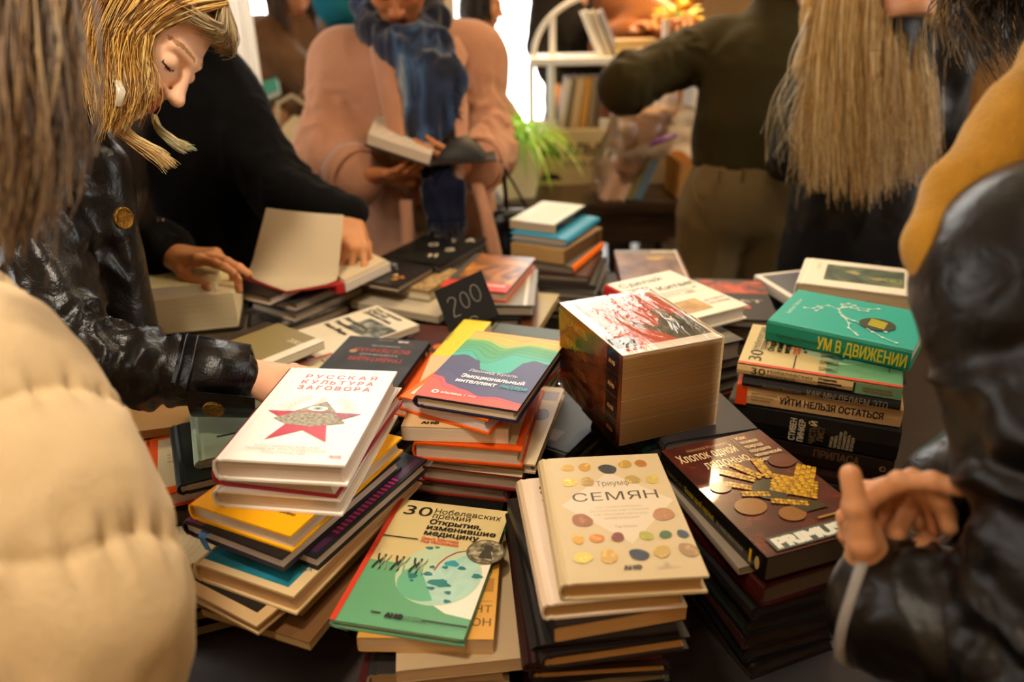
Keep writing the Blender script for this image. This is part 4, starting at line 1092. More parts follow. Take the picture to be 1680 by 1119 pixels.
# ---- stack under the open book
G12 = 'books under the open red book'
def art_gr(A, w, l): A.rect(0, 0, w, l, picture_mat('grey_print', [(.4, '33302c'), (.6, '4c4842'), (.75, '7a746a')], 18, .4)); A.text('СВОД', w * .5, l * .8, .01, 'b9b2a4', 'L', .03)
book((-.440, 1.600), .922, 57, .19, .140, .0215, '3a3733', 'dark grey hardcover, first under the open red book', mob=0, art=art_gr, group=G12, paper='b09c84', side=-1)
book((-.436, 1.598), .900, 54, .195, .142, .0205, '5a544c', 'grey hardcover with pale page edges, second under the open red book', mob=0, group=G12, paper='b8a48a', side=-1)
book((-.456, 1.570), .879, 50, .205, .150, .0215, '2f2d2a', 'hardcover with a snowy black and white cover, third under the open red book', art=lambda A, w, l: A.rect(0, 0, w, l, picture_mat('snow_print', [(.42, '23211e'), (.52, '57524a'), (.6, 'a39a88')], 22, .4, detail=7)), group=G12, paper='a8947a', side=-1)
filler((-.452, 1.575), .857, 3, 48, .20, .145, 'the stack under the open red book', G12, [('7a6848', 'khaki'), ('4a4030', 'brown'), ('2a2620', 'dark')])
bk = book((-.486, 1.550), .9445, 60, .150, .115, .020, '171311', 'small black hardcover held under the open red book', mob=0, group=G12, paper='c9b6a4', side=-1)
# the open book itself: red boards, a flyleaf standing up, a white text block
ob = empty('open_book', (-.44, 1.56, .9455), 0, 'open red-bound book whose white flyleaf stands upright, held by the person in black', 'book')
redb = mat('b01f1c', .45)
shaded_paper = mat('cfbd9c', .85, .2)  # white paper toned down, the leaf's shade is put into its colour
mb = MB()
L = lambda x, y, z: (x + .44, y - 1.56, z - .9455)
c0 = [(-.555, 1.565), (-.445, 1.478), (-.352, 1.512), (-.455, 1.640)]
def slab(mb, quad, z0, z1, m):
    n = len(quad)
    vs = [L(x, y, z0) for x, y in quad] + [L(x, y, z1) for x, y in quad]
    mb.add(vs, [tuple(reversed(range(n))), tuple(range(n, 2 * n))] + [(i, (i + 1) % n, n + (i + 1) % n, n + i) for i in range(n)], m)
slab(mb, c0, .9458, .9485, redb)
mb.build('front_cover', ob)
mb = MB()
vs, fs = [], []
for i, (s, zz) in enumerate(((0, .9492), (.12, .9496), (.24, .9515), (.34, .957), (.43, .968), (.53, .986), (.68, 1.018), (.84, 1.052), (1.0, 1.086))):
    fy = min(1, s / .45)
    a = Vector((-.553 + .008 * fy, 1.566 + .010 * fy, 0)); b = Vector((-.352, 1.513 + .020 * fy, 0))
    if s < .3:
        k = s / .3
        a = Vector((-.446, 1.480, 0)).lerp(Vector((-.550, 1.566, 0)), k); b = Vector((-.440, 1.480, 0)).lerp(Vector((-.353, 1.516, 0)), k)
    else:
        k = (s - .3) / .7
        a = Vector((-.550, 1.566, 0)).lerp(Vector((-.498, 1.600, 0)), k); b = Vector((-.353, 1.516, 0)).lerp(Vector((-.338, 1.585, 0)), k)
    for q in range(9):
        p = a.lerp(b, q / 8)
        bowz = -.006 * math.sin(math.pi * q / 8) * (s > .3)
        vs.append(L(p.x, p.y + bowz, zz - .020 * (q / 8) * (s - .3 if s > .3 else 0)))
nrow = 9
for i in range(nrow - 1):
    for q in range(8):
        a = i * 9 + q; fs.append((a, a + 1, a + 10, a + 9))
off = len(vs)
vs2 = [(x, y + .0007, z + .0006) for x, y, z in vs]
fs2 = [tuple(reversed([k + off for k in f])) for f in fs]
mb.add(vs + vs2, fs + fs2, shaded_paper, smooth=True)
tag(mb.build('flyleaf', ob), 'white flyleaf standing upright')
mb = MB()
slab(mb, [(-.352, 1.512), (-.338, 1.522), (-.440, 1.655), (-.455, 1.640)], .928, .9485, redb)
mb.build('spine', ob)
mb = MB()
TB = [(-.336, 1.523), (-.262, 1.650), (-.335, 1.735), (-.437, 1.657)]
slab(mb, TB, .9285, .9475, pages_mat('ddd0bd'))
slab(mb, [(-.337, 1.526), (-.268, 1.648), (-.335, 1.730), (-.435, 1.657)], .9475, .9535, shaded_paper)
mb.build('page_block', ob)
filler((-.338, 1.632), .9255, 1, 57, .12, .15, 'the gap under the pages of the open red book', G12, [('8a8070', 'grey')], hi=.9225) if False else None

# ---- black science books and their stack
G13 = 'books in the stack with the black science cover'
def art_sci(A, w, l):
    A.rect(0, 0, w, l, picture_mat('black_sky', [(.4, '1b1917'), (.6, '24252a'), (.75, '3a4048')], 8, .35))
    for i, (s, q) in enumerate((('ТАЙНЫ', .40), ('ПРОСТРАНСТВА', .80), ('И ВРЕМЕНИ', .60), ('физика', .5))): A.text(s, w * .08, l * (.78 - .085 * i), .011, 'c9c0ac', 'L', .04, width=w * q)
    for u, v, r, c in ((.25, .22, .05, 'c98a3a'), (.40, .30, .04, 'e4c890'), (.35, .17, .05, 'b8742e'), (.80, .60, .04, '8d98a8')): A.circ(w * u, l * v, w * r, c, wob=.3)
    A.line([(w * .6, l * .40), (w * .75, l * .52), (w * .85, l * .58)], .0012, '98a0a8')
book((-.269, 1.656), .925, 63, .143, .150, .0155, '1e1c1a', 'black science hardcover with white title lines, right of the open red book', mob=0, art=art_sci, group=G13, paper='c0ad92', side=-1)
book((-.270, 1.640), .909, 63, .143, .217, .0255, '8c7a5a', 'hardcover with a tan patterned cover, under the black science book', art=lambda A, w, l: A.rect(0, 0, w, l, picture_mat('tan_pattern', [(.4, '8c6a44'), (.5, 'c4a878'), (.6, 'a08050')], 50, .5)), group=G13, paper='d8c9a8', side=-1)
book((-.262, 1.630), .883, 64, .145, .217, .0145, 'c9bca4', 'pale paperback, third in the black science book stack', group=G13, paper='b9ab92', hard=False, side=-1)
book((-.275, 1.625), .868, 60, .140, .210, .014, '8a8418', 'olive yellow hardcover, fourth in the black science book stack', group=G13, paper='98896e', side=-1, art=lambda A, w, l: A.rect(0, 0, w * .9, l * .6, '4a4528'))
filler((-.27, 1.63), .8535, 4, 62, .14, .21, 'the black science book stack', G13, [('58604a', 'grey-green'), ('4a4c34', 'olive'), ('3a3a2c', 'dark olive'), ('2a2820', 'dark')])
def art_ck(A, w, l):
    for i, (u, v, s) in enumerate(((.72, .18, 'Н'), (.80, .42, 'Э'), (.45, .50, 'О'), (.62, .72, 'Т'), (.85, .80, 'А'), (.30, .8, 'С'))): A.text(s, w * u, l * v, .022, 'b9b09a', 'C', .06, rot=.4)
book((-.185, 1.800), .930, -28, .16, .22, .020, '121413', 'black hardcover with scattered white letters, behind the red painting book', art=art_ck, group=G13, paper='5a5248')
filler((-.185, 1.81), .9095, 5, -26, .15, .21, 'the pile under the scattered letters book', G13)

# ---- painting book with red band, price card
G14 = 'books in the stack under the red banded painting book'
def art_mosh(A, w, l):
    A.rect(0, l * .20, w, l, picture_mat('old_painting', [(.30, '3a2a1e'), (.43, '6e4522'), (.52, 'a8672a'), (.62, 'd08a24'), (.72, 'e8b040')], 13, .35, distortion=1.4))
    A.rect(0, 0, w, l * .20, 'd63a26'); A.rect(0, 0, w * .10, l, '4a4640')
    A.text('Мошенники', w * .54, l * .115, .0125, 'f2e4d4', 'C', .02, width=w * .72, shear=.25)
    A.rect(0, 0, w * .10, l * .20, 'd63a26')
book((-.044, 1.595), .942, -17.3, .140, .221, .0215, 'd63a26', 'hardcover with an old golden painting and red band, behind the price card', mob=0, art=art_mosh, group=G14, paper='c0ac90', spine='2a1a16', edge='cf3a26')
book((-.020, 1.565), .920, -4, .145, .217, .0235, '8a8272', 'grey newsprint-like hardcover, first under the red banded painting book', edge='1a2422', group=G14, paper='ab9a86', art=lambda A, w, l: A.rect(w * .85, 0, w * .9, l, 'c9c2b0'))
book((-.049, 1.552), .896, -3, .142, .215, .0135, '1d1b1a', 'thin black hardcover, second under the red banded painting book', group=G14, paper='9c8b78')
book((-.046, 1.545), .882, -3, .143, .217, .0195, '6a3a1c', 'hardcover with rusty orange boards, third under the red banded painting book', group=G14, paper='8d7c6a', edge='9a4a1a')
book((.005, 1.575), .862, -16, .150, .225, .016, 'b3a06a', 'straw-coloured hardcover sticking out right under the red banded painting book', group=G14, paper='c4b27c')
filler((-.03, 1.56), .8455, 4, -6, .145, .21, 'the red banded painting book stack', G14)
book((-.155, 1.345), .885, -15, .13, .19, .016, '4a2018', 'small maroon hardcover, low behind the yellow paperback', group=GM, paper='8d8074', art=lambda A, w, l: A.circ(w * .6, l * .5, .012, 'd8621a')) 
filler((-.155, 1.345), .8685, 4, -15, .125, .185, 'the pile under the small maroon hardcover', GM)
pc = empty('price_card', (-.082, 1.345, .970), 0, 'black chalk price card reading 200, leaning before the painting book', 'sign')
mb = MB()
S = .088
R3 = Matrix.Rotation(math.radians(-13), 4, 'Z') @ Matrix.Rotation(math.radians(62), 4, 'X') @ Matrix.Rotation(math.radians(27), 4, 'Z')
mb.box((-S / 2 - .004, -S / 2, -.001), (S / 2 + .004, S / 2, .001), mat('0f0f0e', .7, .3), R3)
A = Art(mb, lambda u, v, n_: tuple(R3 @ Vector((u, v, .0012 + .00003 * n_))), .9)
def ring(cx, cy, rx, ry, a0=0, a1=360, n=24): return [(cx + rx * math.cos(math.radians(a0 + (a1 - a0) * k / n)), cy + ry * math.sin(math.radians(a0 + (a1 - a0) * k / n))) for k in range(n + 1)]
CH = '98958b'
A.line(ring(-.024, .013, .0075, .0075, 170, -30) + [(-.026, -.004), (-.029, -.016), (-.016, -.016)], .0013, CH)
A.line(ring(.000, .006, .0075, .0150), .0011, CH); A.line(ring(.023, .010, .0085, .0160), .0011, CH); A.line(ring(.002, -.034, .008, .006, 0, 180), .0013, CH)
mb.build('card', pc)
MB().tube([(.0, .018, -.074), (.0, .016, -.02), (0, .012, .02)], .0035, mat('0f0f0e', .7, .3), 8).build('stand', pc)
book((-.080, 1.345), .895, -8, .125, .18, .012, '3c3a2c', 'dark olive hardcover carrying the price card', group=GM, paper='9a8d78') if False else None

# ---- tall pile at the back
G15 = 'books in the tall pile at the back of the table'
book((.100, 1.982), .963, -26.7, .124, .201, .0215, 'c4c4ac', 'pale green-grey paperback with a dark spine, top of the tall back pile', mob=0, hard=False, group=G15, paper='c0a68a', spine='1c2626', side=-1, art=lambda A, w, l: A.rect(w * .25, l * .1, w * .8, l * .8, picture_mat('pale_print', [(.4, 'b8bca4'), (.6, 'c9bd9e')], 8, .5)), sart=lambda A, l, t: A.text('ИСТОРИЯ МИРА', .05, t * .35, .006, '8d958d', 'L', .02))
book((.117, 1.945), .941, -27.1, .150, .218, .0175, '1f87ae', 'sky blue hardcover, second from the top of the tall back pile', mob=0, group=G15, paper='c4a68c', side=-1, sart=lambda A, l, t: (A.circ(.012, t * .5, .004, '10384a'), A.text('ЗАЧЕМ МЫ СПИМ', .06, t * .35, .006, '8cc0d8', 'L', .02)))
book((.119, 1.915), .923, -30, .144, .222, .0335, '8a6a3e', 'thick tan paperback, third from the top of the tall back pile', mob=0, hard=False, group=G15, paper='c09a62', side=-1, spine='6a4a26', sart=lambda A, l, t: A.rect(l - .045, .003, l - .032, t - .003, '2a2018'))
book((.130, 1.895), .889, -26, .140, .212, .0205, '55504a', 'hardcover with a vivid orange spine, in the tall back pile', group=G15, paper='8a7c6c', spine='f0700c', side=-1)
book((.143, 1.878), .868, -15, .140, .210, .0175, '4a2a22', 'maroon hardcover, fifth from the top of the tall back pile', mob=0, group=G15, paper='8f8372', side=-1)
book((.150, 1.870), .850, -13, .150, .215, .016, '3c3a36', 'dark grey hardcover, sixth from the top of the tall back pile', mob=0, group=G15, paper='4c463c', side=-1)
book((.150, 1.872), .8335, -14, .150, .215, .019, 'a09a94', 'silvery grey hardcover, seventh from the top of the tall back pile', mob=0, group=G15, paper='7a7064', side=-1, rough=.3, coat=.4)
filler((.148, 1.872), .814, 3, -14, .15, .215, 'the tall back pile', G15)

WORST = settle()
# ------------------------------------------------------------------ figures: smooth bodies grown from blended volumes
def unit(v): v = np.asarray(v, float); return v / (np.linalg.norm(v) or 1)

class Field:
    """A signed distance volume; primitives are blended in, then a quad surface is drawn through its zero level."""
    def __init__(s, lo, hi, h):
        s.h = h
        s.lo = np.asarray(lo, float)
        s.n = np.ceil((np.asarray(hi, float) - s.lo) / h).astype(int) + 1
        s.D = np.full(s.n, 1.0, np.float32)
        s.ax = [s.lo[k] + h * np.arange(s.n[k]) for k in range(3)]
    def _win(s, lo, hi):
        a = np.clip(np.floor((lo - s.lo) / s.h).astype(int), 0, s.n)
        b = np.clip(np.ceil((hi - s.lo) / s.h).astype(int) + 1, 0, s.n)
        if np.any(b <= a): return None, None
        sl = tuple(slice(a[k], b[k]) for k in range(3))
        X = s.ax[0][sl[0]][:, None, None]; Y = s.ax[1][sl[1]][None, :, None]; Z = s.ax[2][sl[2]][None, None, :]
        return sl, (X, Y, Z)
    def _join(s, sl, d, k, sub=False):
        cur = s.D[sl]
        d = d.astype(np.float32)
        if sub:
            h = np.clip(.5 - .5 * (cur + d) / k, 0, 1)
            s.D[sl] = cur * (1 - h) - d * h + k * h * (1 - h)
        else:
            h = np.clip(.5 + .5 * (cur - d) / k, 0, 1)
            s.D[sl] = cur * (1 - h) + d * h - k * h * (1 - h)
    def cap(s, a, b, ra, rb=None, k=.02, flat=None, sub=False):
        """Tapered capsule; flat=(direction, factor) squeezes it along a direction."""
        rb = ra if rb is None else rb
        a = np.asarray(a, float); b = np.asarray(b, float)
        m = max(ra, rb) * (max(1, 1 if not flat else flat[1])) + k + 3 * s.h
        sl, P = s._win(np.minimum(a, b) - m, np.maximum(a, b) + m)
        if sl is None: return s
        ab = b - a
        L = ab @ ab + 1e-12
        q = [P[i] - a[i] for i in range(3)]
        t = np.clip((q[0] * ab[0] + q[1] * ab[1] + q[2] * ab[2]) / L, 0, 1)
        q = [q[i] - t * ab[i] for i in range(3)]
        if flat:
            n = unit(flat[0]); f = flat[1]
            dn = q[0] * n[0] + q[1] * n[1] + q[2] * n[2]
            d2 = q[0] ** 2 + q[1] ** 2 + q[2] ** 2 - dn ** 2 + (dn / f) ** 2
            d = (np.sqrt(np.maximum(d2, 0)) - (ra + (rb - ra) * t)) * (0.9 * min(1, f) + .1)
        else:
            d = np.sqrt(q[0] ** 2 + q[1] ** 2 + q[2] ** 2) - (ra + (rb - ra) * t)
        s._join(sl, d, k, sub)
        return s
    def chain(s, pts, rad, k=.02, flat=None):
        for i in range(len(pts) - 1): s.cap(pts[i], pts[i + 1], rad[i], rad[i + 1], k, flat)
        return s
    def ell(s, c, r, k=.02, R=None, sub=False):
        c = np.asarray(c, float); r = np.asarray(r, float)
        m = r.max() + k + 3 * s.h
        sl, P = s._win(c - m, c + m)
        if sl is None: return s
        q = [P[i] - c[i] for i in range(3)]
        if R is not None: q = [R[0][i] * q[0] + R[1][i] * q[1] + R[2][i] * q[2] for i in range(3)]
        k0 = np.sqrt((q[0] / r[0]) ** 2 + (q[1] / r[1]) ** 2 + (q[2] / r[2]) ** 2)
        k1 = np.sqrt((q[0] / r[0] ** 2) ** 2 + (q[1] / r[1] ** 2) ** 2 + (q[2] / r[2] ** 2) ** 2) + 1e-9
        s._join(sl, k0 * (k0 - 1) / k1, k, sub)
        return s
    def cut(s, p, n):
        """Cut everything off on the side the normal points to."""
        p = np.asarray(p, float); n = unit(n)
        d = (s.ax[0][:, None, None] - p[0]) * n[0] + (s.ax[1][None, :, None] - p[1]) * n[1] + (s.ax[2][None, None, :] - p[2]) * n[2]
        s.D = np.maximum(s.D, d.astype(np.float32))
        return s
    def mesh(s):
        D = s.D
        D[0], D[-1], D[:, 0], D[:, -1], D[:, :, 0], D[:, :, -1] = [np.maximum(x, 1e-4) for x in (D[0], D[-1], D[:, 0], D[:, -1], D[:, :, 0], D[:, :, -1])]
        neg = D < 0
        n = np.array(D.shape) - 1
        cnt = np.zeros(n, np.int8)
        for i in (0, 1):
            for j in (0, 1):
                for k in (0, 1): cnt += neg[i:i + n[0], j:j + n[1], k:k + n[2]]
        act = (cnt > 0) & (cnt < 8)
        idx = np.full(n, -1, np.int64)
        C = np.argwhere(act)
        idx[act] = np.arange(len(C))
        S = np.zeros((len(C), 3)); W = np.zeros(len(C))
        cor = [(i, j, k) for i in (0, 1) for j in (0, 1) for k in (0, 1)]
        val = {c: D[C[:, 0] + c[0], C[:, 1] + c[1], C[:, 2] + c[2]] for c in cor}
        for a in cor:
            for ax in range(3):
                if a[ax]: continue
                b = list(a); b[ax] = 1; b = tuple(b)
                va, vb = val[a], val[b]
                m = (va < 0) != (vb < 0)
                t = np.where(m, va / np.where(m, va - vb, 1), 0)
                p = np.array(a, float)[None, :].repeat(len(C), 0)
                p[:, ax] += t
                S += p * m[:, None]; W += m
        V = s.lo + s.h * (C + S / W[:, None])
        F = []
        for ax in range(3):
            u, v = (ax + 1) % 3, (ax + 2) % 3
            sl0 = [slice(None)] * 3; sl1 = [slice(None)] * 3
            sl0[ax] = slice(0, -1); sl1[ax] = slice(1, None)
            m = neg[tuple(sl0)] != neg[tuple(sl1)]
            E = np.argwhere(m)
            E = E[(E[:, u] > 0) & (E[:, v] > 0) & (E[:, u] < n[u]) & (E[:, v] < n[v])]
            flip = neg[tuple(E.T)]
            q = []
            for du, dv in ((-1, -1), (0, -1), (0, 0), (-1, 0)):
                e = E.copy(); e[:, u] += du; e[:, v] += dv
                q.append(idx[tuple(e.T)])
            q = np.stack(q, 1)
            q[~flip] = q[~flip][:, ::-1]
            F.append(q)
        F = np.concatenate(F)
        return V, F[(F >= 0).all(1)]

def vnormals(V, F):
    n = np.cross(V[F[:, 2]] - V[F[:, 0]], V[F[:, 3]] - V[F[:, 1]])
    N = np.zeros_like(V)
    for i in range(4): np.add.at(N, F[:, i], n)
    return N / (np.linalg.norm(N, axis=1, keepdims=True) + 1e-12)

def noise3(P, seed=0):
    i = np.floor(P).astype(np.int64); f = P - i
    f = f * f * (3 - 2 * f)
    r = 0
    for a in (0, 1):
        for b in (0, 1):
            for c in (0, 1):
                h = (i[:, 0] + a) * 374761393 + (i[:, 1] + b) * 668265263 + (i[:, 2] + c) * 1274126177 + seed * 974711
                h = (h ^ (h >> 13)) * 1274126177
                h = ((h ^ (h >> 16)) & 0xffff) / 65535.0
                r = r + h * (f[:, 0] if a else 1 - f[:, 0]) * (f[:, 1] if b else 1 - f[:, 1]) * (f[:, 2] if c else 1 - f[:, 2])
    return r * 2 - 1

def ridged(P, seed=0): return 1 - np.abs(noise3(P, seed)) * 2

def ripple(V, F, items):
    """Cloth relief: items of ('n', scale xyz, amount, seed) noise, ('r', ...) ridges, ('f', a, b, freq, amount, seed, lo, hi) folds round a limb, ('q', freq, amount) quilting along z."""
    N = vnormals(V, F)
    d = np.zeros(len(V))
    for it in items:
        if it[0] == 'n': d += it[2] * noise3(V * np.array(it[1]), it[3])
        elif it[0] == 'r': d += it[2] * (ridged(V * np.array(it[1]), it[3]) - .4)
        elif it[0] == 'f':
            a, b = np.asarray(it[1], float), np.asarray(it[2], float)
            ab = b - a; L = np.linalg.norm(ab); u = ab / L
            s = (V - a) @ u
            off = np.linalg.norm((V - a) - s[:, None] * u, axis=1)
            ph = s * it[3] + .8 * noise3(V * 14, it[5]) + .5 * noise3(V * 30, it[5] + 3)
            w = np.clip((s - it[6] * L) / (.08 * L), 0, 1) * np.clip((it[7] * L - s) / (.08 * L), 0, 1) * np.clip((it[8] - off) / .03, 0, 1)
            ang = .55 + .45 * noise3(V * 9, it[5] + 9)
            d += it[4] * w * ang * (1 - 2 * np.abs(np.sin(math.pi * ph)) ** 1.3)
    return V + N * d[:, None]

def frame(fwd, up):
    """3x3 matrix, columns right / forward / up."""
    y = unit(fwd); z = np.asarray(up, float); z = unit(z - y * (z @ y))
    return np.stack([np.cross(y, z), y, z], 1)

# ---- head
_H = {}
def head_shape(h=.003, male=False):
    if h in _H: return _H[h]
    f = Field((-.10, -.14, -.20), (.10, .14, .135), h)
    f.ell((0, -.014, .032), (.073, .092, .083), .01)
    f.ell((0, .028, -.030), (.059, .060, .072), .03)
    f.ell((0, .050, -.078), (.034, .030, .030), .03)
    f.ell((0, .066, -.097), (.016, .015, .014), .022)
    for x in (-1, 1):
        f.ell((x * .037, .056, -.022), (.024, .022, .022), .025)
        f.cap((x * .052, -.004, -.060), (x * .022, .055, -.092), .016, .014, .03)
        f.cap((x * .008, .084, .024), (x * .040, .070, .026), .0075, .006, .014)
        f.ell((x * .031, .092, .004), (.017, .014, .011), .012, sub=True)
        f.ell((x * .031, .0735, .003), (.0135, .0135, .0125), .003)
        f.ell((x * .075, -.010, -.012), (.007, .018, .031), .006, R=frame((x * .25, 1, -.1), (0, .2, 1)))
        f.ell((x * .080, -.008, -.010), (.004, .010, .018), .004, sub=True, R=frame((x * .25, 1, -.1), (0, .2, 1)))
    f.cap((0, .082, .018), (0, .106, -.026), .0075, .0095, .010)
    f.ell((0, .108, -.029), (.0105, .0110, .0095), .008)
    for x in (-1, 1):
        f.ell((x * .0125, .096, -.033), (.0085, .0105, .0075), .006)
        f.ell((x * .0065, .101, -.0405), (.0035, .006, .003), .003, sub=True)
    f.ell((0, .078, -.060), (.026, .014, .017), .012)
    for x in (-1, 1): f.cap((0, .0915, -.0570), (x * .020, .0810, -.0605), .0052, .0030, .004)
    f.cap((-.013, .0855, -.0685), (.013, .0855, -.0685), .0062, .0062, .006)
    f.cap((-.021, .0865, -.0632), (.021, .0865, -.0632), .0014, .0014, .003, sub=True)
    f.ell((0, .088, -.080), (.016, .008, .006), .006, sub=True)
    f.cap((0, -.022, -.05), (0, -.035, -.18), .052, .056, .03)
    _H[h] = f.mesh()
    return _H[h]

SKIN = {}
def skin(c, rough=.48):
    if c not in SKIN: SKIN[c] = mat(c, rough, .4, sss=.12, name='skin', var=.05, vscale=30)
    return SKIN[c]

def head_piece(center, fwd, up, tone, lip='b0584c', brow='6b4a30', h=.003, scale=1.0, lash='2a1a14'):
    V, F = head_shape(h)
    mi = np.zeros(len(F), int)
    c = V[F].mean(1)
    x, y, z = c.T
    lips = (y > .074) & (np.abs(x) < .0235) & (((np.abs(z + .0582 + np.abs(x) * .16) < .0052) & (z < -.0545)) | ((np.abs(z + .0690) < .0068 - np.abs(x) * .13)))
    mi[lips] = 1
    ax = np.abs(x)
    br = (y > .055) & (ax > .012) & (ax < .050) & (np.abs(z - (.0305 + .10 * (ax - .012) - 6 * np.maximum(ax - .034, 0) ** 2 * 5)) < .0026)
    mi[br] = 2
    ll = (y > .060) & (ax > .0165) & (ax < .0455) & (np.abs(z - (-.0045 + 11 * (ax - .031) ** 2)) < .0020)
    mi[ll] = 3
    W = (V * scale) @ frame(fwd, up).T + np.asarray(center)
    return W, F, mi, [skin(tone), mat(lip, .38, .5), mat(brow, .8), mat(lash, .7)]

# ---- hand
def hand_piece(wrist, fwd, back, tone, side=1, curl=((.3, .4, .25),) * 4, spread=(-.10, -.03, .04, .12), thumb=((-.70, .66, -.28), (-.30, .90, -.32), (-.12, .93, -.35)), scale=.94, fore=.035, h=.0021):
    """side=1 right hand (thumb at -x with the back of the hand up). curl: flexion of the three joints per finger."""
    lo, hi = np.array((-.11, -.10, -.13)), np.array((.11, .215, .06))
    P = Field(lo, hi, h)
    hx = [(-.030, .090), (-.0100, .094), (.0105, .090), (.0285, .081)]
    for x, y in hx: P.cap((x * .45, .004, 0), (x, y - .006, 0), .0135, .0115, .012)
    P.ell((-.025, .036, -.008), (.016, .034, .0145), .012)
    P.ell((.024, .040, -.006), (.012, .036, .0125), .012)
    P.cap((0, .012, 0), (0, -fore, 0), .0255, .029, .015, flat=((0, 0, 1), .74))
    T = np.copy(P.D)
    LEN = [(.042, .025, .021), (.047, .029, .022), (.043, .027, .021), (.034, .020, .018)]
    RAD = [.0092, .0094, .0088, .0078]
    def finger(base, dirs, lens, r, k=.010):
        Q = Field(lo, hi, h)
        p = np.array(base, float); rr = r
        for j, (d, L) in enumerate(zip(dirs, lens)):
            q = p + unit(d) * L
            Q.cap(p, q, rr, rr * .90, .003)
            Q.ell(p, (rr * 1.06,) * 3, .003)
            p, rr = q, rr * .92
        hh = np.clip(.5 + .5 * (P.D - Q.D) / k, 0, 1)
        return P.D * (1 - hh) + Q.D * hh - k * hh * (1 - hh)
    for i in range(4):
        a = 0; ds = []
        for c in curl[i]:
            a += c
            ds.append((math.sin(spread[i]) * max(.3, math.cos(a)), math.cos(a), -math.sin(a)))
        T = np.minimum(T, finger((hx[i][0], hx[i][1] - .004, 0), ds, LEN[i], RAD[i]))
    T = np.minimum(T, finger((-.020, .020, -.006), thumb, (.044, .034, .028), .0118, .012))
    P.D = T
    V, F = P.mesh()
    V = V * scale
    if side < 0:
        V[:, 0] *= -1; F = F[:, ::-1]
    return V @ frame(fwd, back).T + np.asarray(wrist), F, np.zeros(len(F), int), [skin(tone)]

def join_pieces(name, pieces, parent):
    VV, FF, MI, MM = [], [], [], []
    o = 0
    for V, F, mi, ms in pieces:
        ix = []
        for m in ms:
            if m not in MM: MM.append(m)
            ix.append(MM.index(m))
        VV.append(V); FF.append(F + o); MI.append(np.array(ix)[mi]); o += len(V)
    V = np.concatenate(VV); F = np.concatenate(FF); mi = np.concatenate(MI)
    inv = np.array(parent.matrix_world.inverted()) if parent else np.eye(4)
    if parent:
        V = V - np.array(parent.location)
    ob = np_mesh(name, V, F, None, parent)
    for m in MM: ob.data.materials.append(m)
    ob.data.polygons.foreach_set('material_index', mi.astype(np.int32))
    return ob

def person(x, y, label): return empty('person', (x, y, 0), 0, label, 'person', None)

def part_from(name, fld, m, root, relief=None, label=None):
    V, F = fld.mesh()
    if relief: V = ripple(V, F, relief)
    o = np_mesh(name, V - np.array(root.location), F, m, root)
    if label: o['label'] = label
    return o

def strands(name, root, guides, mats, n, r=.0014, jit=.010, K=14, seg=3, taper=.35, seed=1, wav=.004, label=None, lenvar=.12):
    """Locks of hair: n thin tubes laid between neighbouring guide lines."""
    rng = np.random.default_rng(seed)
    G = []
    for g in guides:
        g = np.asarray(g, float)
        d = np.r_[0, np.cumsum(np.linalg.norm(np.diff(g, axis=0), axis=1))]
        t = np.linspace(0, d[-1], 40)
        q = np.stack([np.interp(t, d, g[:, k]) for k in range(3)], 1)
        for _ in range(6): q[1:-1] = (q[:-2] + 2 * q[1:-1] + q[2:]) / 4
        G.append(q)
    mb = MB()
    for i in range(n):
        u = rng.random() * (len(G) - 1)
        j = min(int(u), len(G) - 2); f = u - j
        q = G[j] * (1 - f) + G[j + 1] * f
        e = 1 - lenvar * rng.random()
        ii = np.linspace(0, 39 * e, K)
        q = np.stack([np.interp(ii, np.arange(40), q[:, k]) for k in range(3)], 1)
        off = rng.normal(0, jit, 3)
        s = np.linspace(0, 1, K)[:, None]
        ph = rng.random(3) * 6.28
        q = q + off * (.35 + .65 * s) + wav * np.sin(s * (5 + 4 * rng.random()) + ph) * s
        rr = r * (.7 + .6 * rng.random()) * (1 - (1 - taper) * np.linspace(0, 1, K) ** 2)
        mb.tube(q - np.array(root.location), list(rr), mats[int(rng.random() * len(mats))], seg, False)
    o = mb.build(name, root)
    if label: o['label'] = label
    return o

def at(px, py, t):
    """World point at depth t (metres along the view axis) seen at the given place of the photograph; used for measuring."""
    a, b = (px - 840) / 1306.0, (py - 559.5) / 1306.0
    u = math.cos(ROLL) * a + math.sin(ROLL) * b; v = -math.sin(ROLL) * a + math.cos(ROLL) * b
    return np.array((0, 0, CAM_H)) + t * np.array((u, math.cos(PITCH) - v * math.sin(PITCH), -math.sin(PITCH) - v * math.cos(PITCH)))

def hairmats(cols, rough=.42): return [mat(c, rough, .5, sheen=.15) for c in cols]
def box_of(pts, m):
    P = np.array(pts, float)
    return P.min(0) - m, P.max(0) + m

